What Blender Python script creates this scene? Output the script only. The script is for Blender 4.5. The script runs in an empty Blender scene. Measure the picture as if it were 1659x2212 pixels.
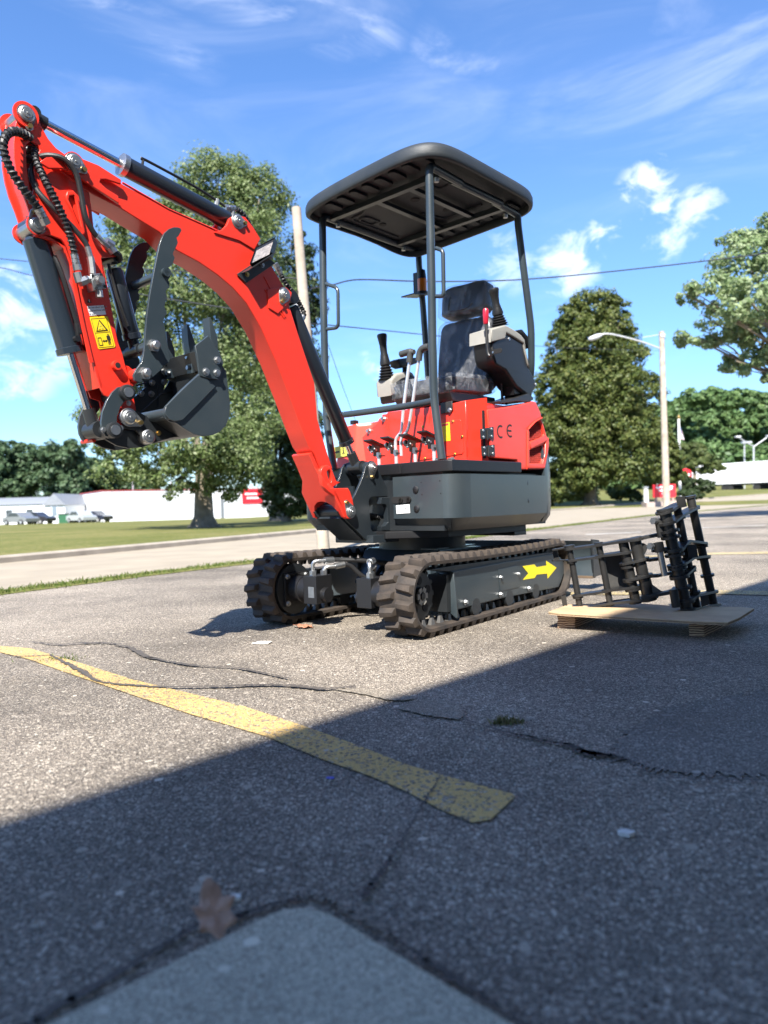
import bpy, bmesh, math, random
import numpy as np
from mathutils import Vector, Matrix
rnd = random.Random(7)
scene = bpy.context.scene
COL = scene.collection

# ------------------------------------------------------------------ camera
F_PX, PITCH, ROLL, CAM_H = 1603.36, 0.0100, 0.0290, 0.5829     # survey picture is 1659 x 2212
cp, sp_, cr, sr = math.cos(PITCH), math.sin(PITCH), math.cos(ROLL), math.sin(ROLL)
FWD = Vector((0, cp, -sp_)); RT0 = Vector((1, 0, 0)); UP0 = Vector((0, sp_, cp))
RT = RT0*cr - UP0*sr; UP = RT0*sr + UP0*cr
cam_d = bpy.data.cameras.new('camera'); cam = bpy.data.objects.new('camera', cam_d); COL.objects.link(cam)
M = Matrix.Identity(4)
for i, v in enumerate((RT, UP, -FWD)):
    for k in range(3): M[k][i] = v[k]
M[2][3] = CAM_H
cam.matrix_world = M
cam_d.sensor_fit = 'VERTICAL'; cam_d.sensor_height = 36; cam_d.sensor_width = 27
cam_d.lens = F_PX/2212*36
cam_d.clip_start = .05; cam_d.clip_end = 3000
cam_d.dof.use_dof = True; cam_d.dof.focus_distance = 3.0; cam_d.dof.aperture_fstop = cam_d.lens/1000/.0095
scene.camera = cam

# ------------------------------------------------------------------ world, sun, exposure
SUN_EL = math.radians(47); SUN_DIR = Vector((.20, .98))        # way the light travels over the ground
w = bpy.data.worlds.new('World'); scene.world = w; w.use_nodes = True
nt = w.node_tree; nt.nodes.clear()
N = lambda t: nt.nodes.new(t)
L = nt.links.new
out = N('ShaderNodeOutputWorld'); bg = N('ShaderNodeBackground'); bg.inputs['Strength'].default_value = .088
sky = N('ShaderNodeTexSky'); sky.sky_type = 'NISHITA'; sky.sun_disc = False; sky.sun_elevation = SUN_EL
sky.sun_rotation = math.atan2(-SUN_DIR.x, -SUN_DIR.y); sky.air_density = 1.0; sky.dust_density = .25; sky.ozone_density = 2.5
hsv = N('ShaderNodeHueSaturation'); hsv.inputs['Saturation'].default_value = 1.14; hsv.inputs['Value'].default_value = 1.12
L(sky.outputs[0], hsv.inputs['Color'])
tc = N('ShaderNodeTexCoord')
sz = N('ShaderNodeSeparateXYZ'); L(tc.outputs['Generated'], sz.inputs[0])
gr = N('ShaderNodeValToRGB'); e0 = gr.color_ramp.elements; e0.new(.12); e0.new(.35)
for q, (p, c) in zip(e0, ((0, (.56, .69, .86)), (.12, (.62, .74, .95)), (.35, (.86, .91, 1.06)), (.75, (.84, .92, 1.07)))): q.position = p; q.color = (*c, 1)
if len(e0) < 4: pass
L(sz.outputs['Z'], gr.inputs[0])
gm_ = N('ShaderNodeMixRGB'); gm_.blend_type = 'MULTIPLY'; gm_.inputs[0].default_value = 1; L(hsv.outputs[0], gm_.inputs[1]); L(gr.outputs[0], gm_.inputs[2])
def cloud(scale, rot, loc, lo, hi, detail, rough, dist):
    mp = N('ShaderNodeMapping'); mp.inputs['Scale'].default_value = scale; mp.inputs['Rotation'].default_value = rot
    mp.inputs['Location'].default_value = loc
    L(tc.outputs['Generated'], mp.inputs[0])
    nz = N('ShaderNodeTexNoise'); nz.inputs['Scale'].default_value = 1; nz.inputs['Detail'].default_value = detail
    nz.inputs['Roughness'].default_value = rough; nz.inputs['Distortion'].default_value = dist
    L(mp.outputs[0], nz.inputs['Vector'])
    rp = N('ShaderNodeMapRange'); rp.interpolation_type = 'SMOOTHSTEP'
    rp.inputs['From Min'].default_value = lo; rp.inputs['From Max'].default_value = hi
    L(nz.outputs['Fac'], rp.inputs['Value'])
    return rp.outputs[0]
def mth(op, a, b):
    m = N('ShaderNodeMath'); m.operation = op
    for i, v in enumerate((a, b)):
        if isinstance(v, (int, float)): m.inputs[i].default_value = v
        else: L(v, m.inputs[i])
    return m.outputs[0]
def ramp(v, a, b):
    rp = N('ShaderNodeMapRange'); rp.interpolation_type = 'SMOOTHSTEP'
    rp.inputs['From Min'].default_value = a; rp.inputs['From Max'].default_value = b; L(v, rp.inputs['Value']); return rp.outputs[0]
def dot(d):
    n = N('ShaderNodeVectorMath'); n.operation = 'DOT_PRODUCT'; n.inputs[1].default_value = d; L(tc.outputs['Generated'], n.inputs[0]); return n.outputs['Value']
def look(az, el): az, el = math.radians(az), math.radians(el); return Vector((math.sin(az)*math.cos(el), math.cos(az)*math.cos(el), math.sin(el)))
def absv(v): return mth('ABSOLUTE', v, 0)
def near_(c, r, soft=.1): return ramp(dot(c), math.cos(math.radians(r)), math.cos(math.radians(r*soft)))
def streak(a, b, w):                 # a soft band between two directions of the sky
    n = a.cross(b).normalized(); c = (a+b).normalized(); half = math.degrees(a.angle(b))/2
    return mth('MULTIPLY', ramp(absv(dot(n)), math.sin(math.radians(w)), 0), near_(c, half*1.15, .55))
fine = cloud((17, 17, 26), (0, 0, 0), (.3, 1.1, .7), 0, 1, 9, .60, .5)
wsp = cloud((3.0, 3.0, 12), (0, .25, 0), (1.9, .7, .25), .40, .80, 9, .62, 1.0)
gen = mth('MULTIPLY', cloud((2.2, 1.8, 7.5), (0, .3, .3), (1.9, .7, .25), .52, .95, 8, .60, .7), .30)
acc = gen
for a, b, w_, k in ((look(-24, 37), look(2, 31.5), 3.2, .46), (look(-22, 33), look(-11, 30.3), 2.0, .32), (look(3, 31.5), look(10, 30), 2.4, .24), (look(-60, 40), look(-32, 34), 4, .5), (look(30, 40), look(70, 30), 5, .5)):
    acc = mth('MAXIMUM', acc, mth('MULTIPLY', mth('MULTIPLY', streak(a, b, w_), ramp(wsp, .0, .75)), k))
for c, r, k in ((look(22, 35), 16, .17), (look(26, 27), 8, .20), (look(-50, 20), 14, .25), (look(60, 25), 16, .3)):
    acc = mth('MAXIMUM', acc, mth('MULTIPLY', mth('MULTIPLY', near_(c, r, .05), ramp(wsp, -.15, .85)), k))
for c, r, k in ((look(20.3, 20.9), 2.9, .70), (look(17.3, 18.4), 2.2, .6), (look(14.2, 17.2), 3.4, .55), (look(21, 18.2), 2.4, .55), (look(23.3, 19.5), 2.4, .5), (look(10, 17.5), 3, .3),
                (look(-26.5, 14.8), 3.2, .50), (look(-24, 11.8), 3.6, .45), (look(-26, 10.2), 3.6, .40), (look(-1, 10.4), 1.6, .45), (look(-45, 14), 7, .7), (look(45, 18), 8, .7), (look(-75, 16), 8, .6), (look(85, 14), 9, .6)):
    acc = mth('MAXIMUM', acc, mth('MULTIPLY', ramp(mth('ADD', mth('MULTIPLY', near_(c, r, 0), .75), mth('MULTIPLY', ramp(fine, .30, .70), .75)), .74, 1.62), k))
cl = acc
mx = N('ShaderNodeMixRGB'); mx.inputs[2].default_value = (7.8, 8.0, 8.4, 1)
L(cl, mx.inputs[0]); L(gm_.outputs[0], mx.inputs[1]); L(mx.outputs[0], bg.inputs[0]); L(bg.outputs[0], out.inputs[0])

sun_d = bpy.data.lights.new('sun', 'SUN'); sun_d.energy = 5.0; sun_d.angle = math.radians(.53); sun_d.color = (1, .955, .88)
sun = bpy.data.objects.new('sun', sun_d); COL.objects.link(sun)
ldir = Vector((SUN_DIR.x*math.cos(SUN_EL), SUN_DIR.y*math.cos(SUN_EL), -math.sin(SUN_EL)))
sun.rotation_euler = ldir.to_track_quat('-Z', 'Y').to_euler(); sun.location = (-4, -10, 14)
scene.view_settings.view_transform = 'Standard'; scene.view_settings.look = 'None'
scene.view_settings.exposure = 1.47; scene.view_settings.gamma = 1; scene.view_settings.use_curve_mapping = False
try:
    scene.cycles.max_bounces = 6; scene.cycles.transparent_max_bounces = 8
except Exception: pass

# ------------------------------------------------------------------ survey: a sighted direction meets a known plane
OX, OY, YAW, YAW_T = .2031, 4.0478, 3.9769, 4.0756      # machine on the lot; upper works and tracks differ by 5.7 degrees
def ray(x, y):
    a, b = x-829.5, y-1106
    X = (a*cr-b*sr)/F_PX; Y = (a*sr+b*cr)/F_PX
    return RT0*X + FWD - UP0*Y
def meet(x, y, n, d, yaw, ox=OX, oy=OY):
    c, s = math.cos(yaw), math.sin(yaw)
    R = lambda v: Vector((c*v.x+s*v.y, -s*v.x+c*v.y, v.z))
    o = R(Vector((-ox, -oy, CAM_H))); v = R(ray(x, y)); n = Vector(n)
    return o + v*((d-n.dot(o))/n.dot(v))
def sY(p, Y, yaw=YAW): q = meet(*p, (0, 1, 0), Y, yaw); return (q.x, q.z)      # side plane of the machine -> (X, Z)
def sX(p, X, yaw=YAW): q = meet(*p, (1, 0, 0), X, yaw); return (q.y, q.z)
def sZ(p, Z, yaw=YAW): q = meet(*p, (0, 0, 1), Z, yaw); return (q.x, q.y)
def gnd(p, z=0.): q = meet(*p, (0, 0, 1), z, 0, 0, 0); return (q.x, q.y)         # world ground point
def far(p, d): return meet(*p, (0, 1, 0), d, 0, 0, 0)                            # world point d metres ahead
K = .33072
z1 = lambda x, y: (x*K, 208.5+y*K)
z2 = lambda x, y: (137.2+x*K, 466.3+y*K)
z3 = lambda x, y: (630.9+x*K, 301.7+y*K)
z4 = lambda x, y: (685.8+x*K, 685.8+y*K)
zb = lambda x, y: (658.3+x*.16536, 932.6+y*.16536)
zA = lambda x, y: (493.7+x*.26455, 1141.1+y*.26455)
zB = lambda x, y: (877.8+x*.26455, 1124.7+y*.26455)
z5 = lambda x, y: (932.6+x*.14881, 592.5+y*.14881)
z7 = lambda x, y: (795.5+x*.12898, 702.2+y*.12898)
zh = lambda x, y: (707.7+x*.06614, 899.7+y*.06614)
zp = lambda x, y: (1110.4+x*K, 1014.9+y*K)
zd = lambda x, y: (164.6+x*.07276, 630.9+y*.07276)

# ------------------------------------------------------------------ materials
def mat(name, col, rough=.5, metal=0, coat=0, bump=0, bscale=60, var=0, vscale=6, spec=.5, dirt=None):
    m = bpy.data.materials.new(name); m.use_nodes = True; t = m.node_tree; b = t.nodes['Principled BSDF']
    b.inputs['Base Color'].default_value = (*col, 1); b.inputs['Roughness'].default_value = rough
    b.inputs['Metallic'].default_value = metal; b.inputs['Coat Weight'].default_value = coat; b.inputs['Coat Roughness'].default_value = .12
    b.inputs['Specular IOR Level'].default_value = spec
    co = t.nodes.new('ShaderNodeTexCoord')
    if var:
        n = t.nodes.new('ShaderNodeTexNoise'); n.inputs['Scale'].default_value = vscale; n.inputs['Detail'].default_value = 6
        t.links.new(co.outputs['Object'], n.inputs['Vector'])
        r = t.nodes.new('ShaderNodeMapRange'); r.inputs['From Min'].default_value = .3; r.inputs['From Max'].default_value = .7
        t.links.new(n.outputs['Fac'], r.inputs['Value'])
        x = t.nodes.new('ShaderNodeMixRGB'); t.links.new(r.outputs[0], x.inputs[0])
        d = dirt or tuple(max(0, c*(1-var)) for c in col)
        x.inputs[1].default_value = (*col, 1); x.inputs[2].default_value = (*d, 1)
        t.links.new(x.outputs[0], b.inputs['Base Color'])
        r2 = t.nodes.new('ShaderNodeMapRange'); r2.inputs['To Min'].default_value = max(.04, rough-.09); r2.inputs['To Max'].default_value = min(1, rough+.12)
        t.links.new(n.outputs['Fac'], r2.inputs['Value']); t.links.new(r2.outputs[0], b.inputs['Roughness'])
    if bump:
        n = t.nodes.new('ShaderNodeTexNoise'); n.inputs['Scale'].default_value = bscale; n.inputs['Detail'].default_value = 4
        t.links.new(co.outputs['Object'], n.inputs['Vector'])
        q = t.nodes.new('ShaderNodeBump'); q.inputs['Strength'].default_value = bump; q.inputs['Distance'].default_value = .004
        t.links.new(n.outputs['Fac'], q.inputs['Height']); t.links.new(q.outputs[0], b.inputs['Normal'])
    return m
RED = mat('red_paint', (.70, .034, .017), .34, coat=.35, bump=.10, bscale=260, var=.10, vscale=9)
REDP = mat('red_hood_plastic', (.72, .052, .028), .38, coat=.25, bump=.06, bscale=200, var=.08, vscale=7)
GREY = mat('slate_grey_paint', (.022, .033, .041), .36, coat=.3, bump=.08, bscale=220, var=.22, vscale=5, dirt=(.036, .046, .051))
GREYD = mat('dark_steel_paint', (.011, .014, .017), .42, coat=.15, bump=.08, bscale=200, var=.25, vscale=7, dirt=(.018, .020, .022))
NAVY = mat('navy_cylinder_paint', (.016, .024, .034), .28, coat=.4, bump=.04, bscale=200)
SWG = mat('deep_slate_paint', (.0125, .0175, .0225), .38, coat=.2, bump=.08, bscale=220, var=.2, vscale=6, dirt=(.018, .023, .027))
BARREL = mat('cylinder_black_paint', (.009, .012, .017), .3, coat=.4, bump=.04, bscale=200)
BLACK = mat('black_plastic', (.009, .009, .010), .42, bump=.12, bscale=500)
BLKP = mat('black_gloss_paint', (.0085, .0085, .009), .42, coat=.08, bump=.05, bscale=160, var=.2, vscale=11, dirt=(.022, .021, .019))
RUB = mat('track_rubber', (.017, .0145, .013), .72, bump=.35, bscale=90, var=.6, vscale=14, dirt=(.062, .046, .034))
HOSE = mat('hose_rubber', (.016, .016, .017), .5, bump=.15, bscale=300)
STEEL = mat('zinc_steel', (.52, .53, .53), .40, metal=1, var=.25, vscale=40)
CHROME = mat('chrome_rod', (.72, .72, .73), .1, metal=1)
BRASS = mat('yellow_zinc', (.55, .38, .14), .35, metal=1)
ALU = mat('bright_lever_tube', (.86, .87, .88), .3, metal=.7)
CONS = mat('console_grey_plastic', (.29, .28, .25), .55, bump=.25, bscale=700, var=.12, vscale=12)
ROOF = mat('roof_plastic', (.015, .021, .028), .5, bump=.3, bscale=400, var=.35, vscale=5, dirt=(.028, .033, .037))
ROOFD = mat('roof_underside_plastic', (.007, .010, .014), .6, bump=.3, bscale=400)
VINYL = mat('seat_vinyl', (.028, .029, .032), .35, bump=.3, bscale=30)
GRIPM = mat('lever_grip', (.045, .047, .045), .5, bump=.1, bscale=400)
YEL = mat('yellow_decal', (.80, .58, .015), .4, var=.08, vscale=20)
YELD = mat('arrow_yellow', (.90, .72, .01), .4, var=.06, vscale=30)
DECK = mat('decal_black', (.02, .017, .012), .5)
DECW = mat('decal_white', (.80, .80, .80), .45)
DECR = mat('decal_red', (.65, .05, .04), .5)
DECG = mat('decal_grey_ink', (.22, .22, .25), .5)
LIME = mat('decal_olive_yellow', (.52, .47, .08), .45)
REDG = mat('red_lever_grip', (.42, .012, .03), .3, coat=.3)
AMB = mat('amber_lens', (.75, .19, .015), .2, coat=.5)
LENS = mat('lamp_lens', (.62, .57, .57), .18, coat=.6, bump=.6, bscale=120, var=.3, vscale=30)
HOLE = mat('dark_recess', (.006, .006, .007), .8)
def foil():
    m = bpy.data.materials.new('clear_plastic_wrap'); m.use_nodes = True; t = m.node_tree; b = t.nodes['Principled BSDF']
    o = t.nodes['Material Output']
    b.inputs['Base Color'].default_value = (.72, .74, .78, 1); b.inputs['Roughness'].default_value = .16
    co = t.nodes.new('ShaderNodeTexCoord'); mp = t.nodes.new('ShaderNodeMapping'); mp.inputs['Scale'].default_value = (7, 9, 5); mp.inputs['Rotation'].default_value = (.7, .3, .2)
    n = t.nodes.new('ShaderNodeTexNoise'); n.inputs['Scale'].default_value = 1.6; n.inputs['Detail'].default_value = 7; n.inputs['Distortion'].default_value = 1.5
    t.links.new(co.outputs['Object'], mp.inputs[0]); t.links.new(mp.outputs[0], n.inputs['Vector'])
    q = t.nodes.new('ShaderNodeBump'); q.inputs['Strength'].default_value = 1; q.inputs['Distance'].default_value = .05
    t.links.new(n.outputs['Fac'], q.inputs['Height']); t.links.new(q.outputs[0], b.inputs['Normal'])
    tr = t.nodes.new('ShaderNodeBsdfTransparent'); tr.inputs[0].default_value = (.93, .94, .96, 1)
    r = t.nodes.new('ShaderNodeMapRange'); r.inputs['From Min'].default_value = .42; r.inputs['From Max'].default_value = .78; r.inputs['To Min'].default_value = .04; r.inputs['To Max'].default_value = .27
    t.links.new(n.outputs['Fac'], r.inputs['Value'])
    mx = t.nodes.new('ShaderNodeMixShader'); t.links.new(r.outputs[0], mx.inputs[0]); t.links.new(tr.outputs[0], mx.inputs[1]); t.links.new(b.outputs[0], mx.inputs[2])
    t.links.new(mx.outputs[0], o.inputs[0]); return m
WRAP = foil()

# ------------------------------------------------------------------ mesh helpers
class MB:
    def __init__(s): s.v = []; s.f = []
    def add(s, v, f):
        o = len(s.v); s.v += [tuple(p) for p in v]; s.f += [tuple(i+o for i in q) for q in f]; return s
    def box(s, a, b, rz=0, c=None):
        (x0, y0, z0), (x1, y1, z1_) = a, b
        v = [(x, y, z) for x in (x0, x1) for y in (y0, y1) for z in (z0, z1_)]
        return s.add(v, [(0, 1, 3, 2), (4, 6, 7, 5), (0, 4, 5, 1), (2, 3, 7, 6), (0, 2, 6, 4), (1, 5, 7, 3)])
    def obox(s, c, ax, ay, az):        # box from centre and three half-axis vectors
        c = Vector(c); ax, ay, az = Vector(ax), Vector(ay), Vector(az)
        v = [c+ax*i+ay*j+az*k for i in (-1, 1) for j in (-1, 1) for k in (-1, 1)]
        return s.add(v, [(0, 1, 3, 2), (4, 6, 7, 5), (0, 4, 5, 1), (2, 3, 7, 6), (0, 2, 6, 4), (1, 5, 7, 3)])
    def tube(s, pts, r, n=10, cap=True, closed=False):
        P = [Vector(p) for p in pts]; m = len(P); rr = r if isinstance(r, (list, tuple)) else [r]*m
        o = len(s.v); up = None; fs = []
        for i in range(m):
            if closed: t = (P[(i+1) % m]-P[i-1])
            else: t = (P[min(i+1, m-1)]-P[max(i-1, 0)])
            t.normalize()
            if up is None: up = Vector((0, 0, 1)) if abs(t.z) < .9 else Vector((1, 0, 0))
            a = t.cross(up)
            if a.length < 1e-5: a = t.orthogonal()
            a.normalize(); b = a.cross(t).normalized(); up = b
            for k in range(n):
                g = 2*math.pi*k/n
                s.v.append(tuple(P[i]+(a*math.cos(g)+b*math.sin(g))*rr[i]))
        for i in range(m if closed else m-1):
            j = (i+1) % m
            for k in range(n):
                fs.append((o+i*n+k, o+i*n+(k+1) % n, o+j*n+(k+1) % n, o+j*n+k))
        if cap and not closed:
            fs.append(tuple(o+k for k in range(n))[::-1]); fs.append(tuple(o+(m-1)*n+k for k in range(n)))
        s.f += fs; return s
    def cyl(s, a, b, r, r2=None, n=18): return s.tube([a, b], [r, r if r2 is None else r2], n)
    def prism(s, pts, axis, a, b):     # convex-ish polygon extruded along an axis
        def P(p, h):
            return (p[0], h, p[1]) if axis == 'Y' else ((h, p[0], p[1]) if axis == 'X' else (p[0], p[1], h))
        n = len(pts); v = [P(p, a) for p in pts]+[P(p, b) for p in pts]
        return s.add(v, [tuple(range(n)), tuple(range(n, 2*n))[::-1]]+[(i, (i+1) % n, n+(i+1) % n, n+i) for i in range(n)])
    def build(s, name, m, parent=None, bevel=0, smooth=35, rz=0, seg=2, mats=None):
        me = bpy.data.meshes.new(name); me.from_pydata(s.v, [], s.f)
        bm = bmesh.new(); bm.from_mesh(me)
        bmesh.ops.remove_doubles(bm, verts=bm.verts, dist=1e-6)
        bmesh.ops.recalc_face_normals(bm, faces=bm.faces)
        if bevel:
            ed = [e for e in bm.edges if len(e.link_faces) == 2 and e.calc_face_angle(0) > math.radians(28)]
            bmesh.ops.bevel(bm, geom=ed, offset=bevel, segments=seg, profile=.7, affect='EDGES', clamp_overlap=True)
        if smooth:
            for f in bm.faces: f.smooth = True
            for e in bm.edges:
                if len(e.link_faces) == 2 and e.calc_face_angle(0) > math.radians(smooth): e.smooth = False
        bm.to_mesh(me); bm.free()
        o = link(name, me, m, parent, rz)
        if bevel: wn(o)
        return o
def wn(o):
    md = o.modifiers.new('weighted_normals', 'WEIGHTED_NORMAL'); md.weight = 100; md.keep_sharp = True; md.mode = 'FACE_AREA'
def link(name, me, m, parent=None, rz=0):
    if m is not None and not me.materials: me.materials.append(m)
    o = bpy.data.objects.new(name, me); COL.objects.link(o)
    if parent: o.parent = parent
    if rz: o.rotation_euler.z = rz
    return o
AX = {'Y': Matrix(((1, 0, 0), (0, 0, -1), (0, 1, 0))), 'X': Matrix(((0, 0, 1), (1, 0, 0), (0, 1, 0))), 'Z': Matrix.Identity(3)}
def plate_mesh(pts, axis, a, b, holes=(), bevel=.002):
    cu = bpy.data.curves.new('c', 'CURVE'); cu.dimensions = '2D'; cu.fill_mode = 'BOTH'
    cu.extrude = max(abs(b-a)/2-bevel, 1e-4); cu.bevel_depth = bevel; cu.bevel_resolution = 1; cu.offset = -bevel
    for ring in [pts]+list(holes):
        sp = cu.splines.new('POLY'); sp.points.add(len(ring)-1); sp.use_cyclic_u = True
        for q, p in zip(sp.points, ring): q.co = (p[0], p[1], 0, 1)
    ob = bpy.data.objects.new('c', cu); COL.objects.link(ob)
    dg = bpy.context.evaluated_depsgraph_get(); me = bpy.data.meshes.new_from_object(ob.evaluated_get(dg))
    bpy.data.objects.remove(ob); bpy.data.curves.remove(cu)
    T = AX[axis].to_4x4(); h = (a+b)/2
    T.translation = {'Y': (0, h, 0), 'X': (h, 0, 0), 'Z': (0, 0, h)}[axis]
    me.transform(T); me.materials.clear()
    bm = bmesh.new(); bm.from_mesh(me); bmesh.ops.remove_doubles(bm, verts=bm.verts, dist=1e-5)
    for f in bm.faces: f.smooth = True
    for e in bm.edges:
        if len(e.link_faces) == 2 and e.calc_face_angle(0) > math.radians(50): e.smooth = False
    bmesh.ops.recalc_face_normals(bm, faces=bm.faces); bm.to_mesh(me); bm.free()
    return me
def plate(name, pts, axis, a, b, m, parent, holes=(), bevel=.002, rz=0):
    me = plate_mesh(pts, axis, a, b, holes, bevel); me.name = name
    o = link(name, me, m, parent, rz); wn(o); return o
def catmull(P, n=6, closed=False):
    P = [Vector(p) for p in P]; o = []; m = len(P)
    for i in range(m if closed else m-1):
        if closed: a, b, c, d = P[i-1], P[i], P[(i+1) % m], P[(i+2) % m]
        else: a, b, c, d = P[max(i-1, 0)], P[i], P[i+1], P[min(i+2, m-1)]
        for k in range(n):
            t = k/n; o.append(.5*((2*b)+(c-a)*t+(2*a-5*b+4*c-d)*t*t+(3*b-a-3*c+d)*t**3))
    if not closed: o.append(P[-1])
    return o
def curve2(P, n=5): return [(p.x, p.y) for p in catmull([(x, y, 0) for x, y in P], n)]
def circ(c, r, n=24, a0=0, a1=360): return [(c[0]+r*math.cos(math.radians(a0+(a1-a0)*k/n)), c[1]+r*math.sin(math.radians(a0+(a1-a0)*k/n))) for k in range(n if a1-a0 == 360 else n+1)]
def rrect(x0, y0, x1, y1, r, n=5):
    o = []
    for cx, cy, a in ((x1-r, y1-r, 0), (x0+r, y1-r, 90), (x0+r, y0+r, 180), (x1-r, y0+r, 270)): o += circ((cx, cy), r, n, a, a+90)
    return o
def thing(name, label, cat, loc=(0, 0, 0), rz=0, group=None):
    o = bpy.data.objects.new(name, None); COL.objects.link(o); o.location = loc; o.rotation_euler.z = rz; o.empty_display_size = .1
    return tag(o, label, cat, group)
def tag(o, label, cat, group=None):
    o['label'] = label; o['category'] = cat
    if group: o['group'] = group
    return o
def struct(o): o['kind'] = 'structure'; return o
def stuff(o): o['kind'] = 'stuff'; return o
def text(name, s, size, M4, m, parent, ext=.0006):
    cu = bpy.data.curves.new(name, 'FONT'); cu.body = s; cu.size = size; cu.extrude = ext; cu.align_x = 'LEFT'; cu.resolution_u = 3
    ob = bpy.data.objects.new(name, cu); COL.objects.link(ob); dg = bpy.context.evaluated_depsgraph_get()
    me = bpy.data.meshes.new_from_object(ob.evaluated_get(dg)); bpy.data.objects.remove(ob); bpy.data.curves.remove(cu)
    me.transform(M4); me.materials.clear(); me.name = name
    return link(name, me, m, parent)

# ================================================================== SETTING
def sstep(a, b, x):
    t = min(1, max(0, (x-a)/(b-a))); return t*t*(3-2*t)
def terrain(x, y):
    t = sstep(-.15, .2, x/max(y, 1))
    return max(-1.4, -.009*max(0, y-25))*(1-t) + .02*min(max(0, y-45), 150)*t
def resample(P, n):
    P = [Vector((p[0], p[1], 0)) for p in P]; d = [0]
    for a, b in zip(P, P[1:]): d.append(d[-1]+(b-a).length)
    o = []; j = 0
    for k in range(n+1):
        s = d[-1]*k/n
        while j < len(P)-2 and d[j+1] < s: j += 1
        t = (s-d[j])/max(1e-9, d[j+1]-d[j]); o.append(P[j].lerp(P[j+1], t))
    return o
def sheet(name, A, B, nu, nv, off, m):
    A, B = resample(A, nu), resample(B, nu); v = []; f = []
    for i in range(nu+1):
        for j in range(nv+1):
            p = A[i].lerp(B[i], j/nv); v.append((p.x, p.y, terrain(p.x, p.y)+off))
    for i in range(nu):
        for j in range(nv):
            a = i*(nv+1)+j; f.append((a, a+1, a+nv+2, a+nv+1))
    o = MB().add(v, f).build(name, m, smooth=60)
    if o.data.polygons and o.data.polygons[0].normal.z < 0: o.data.flip_normals()
    return struct(o)

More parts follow.
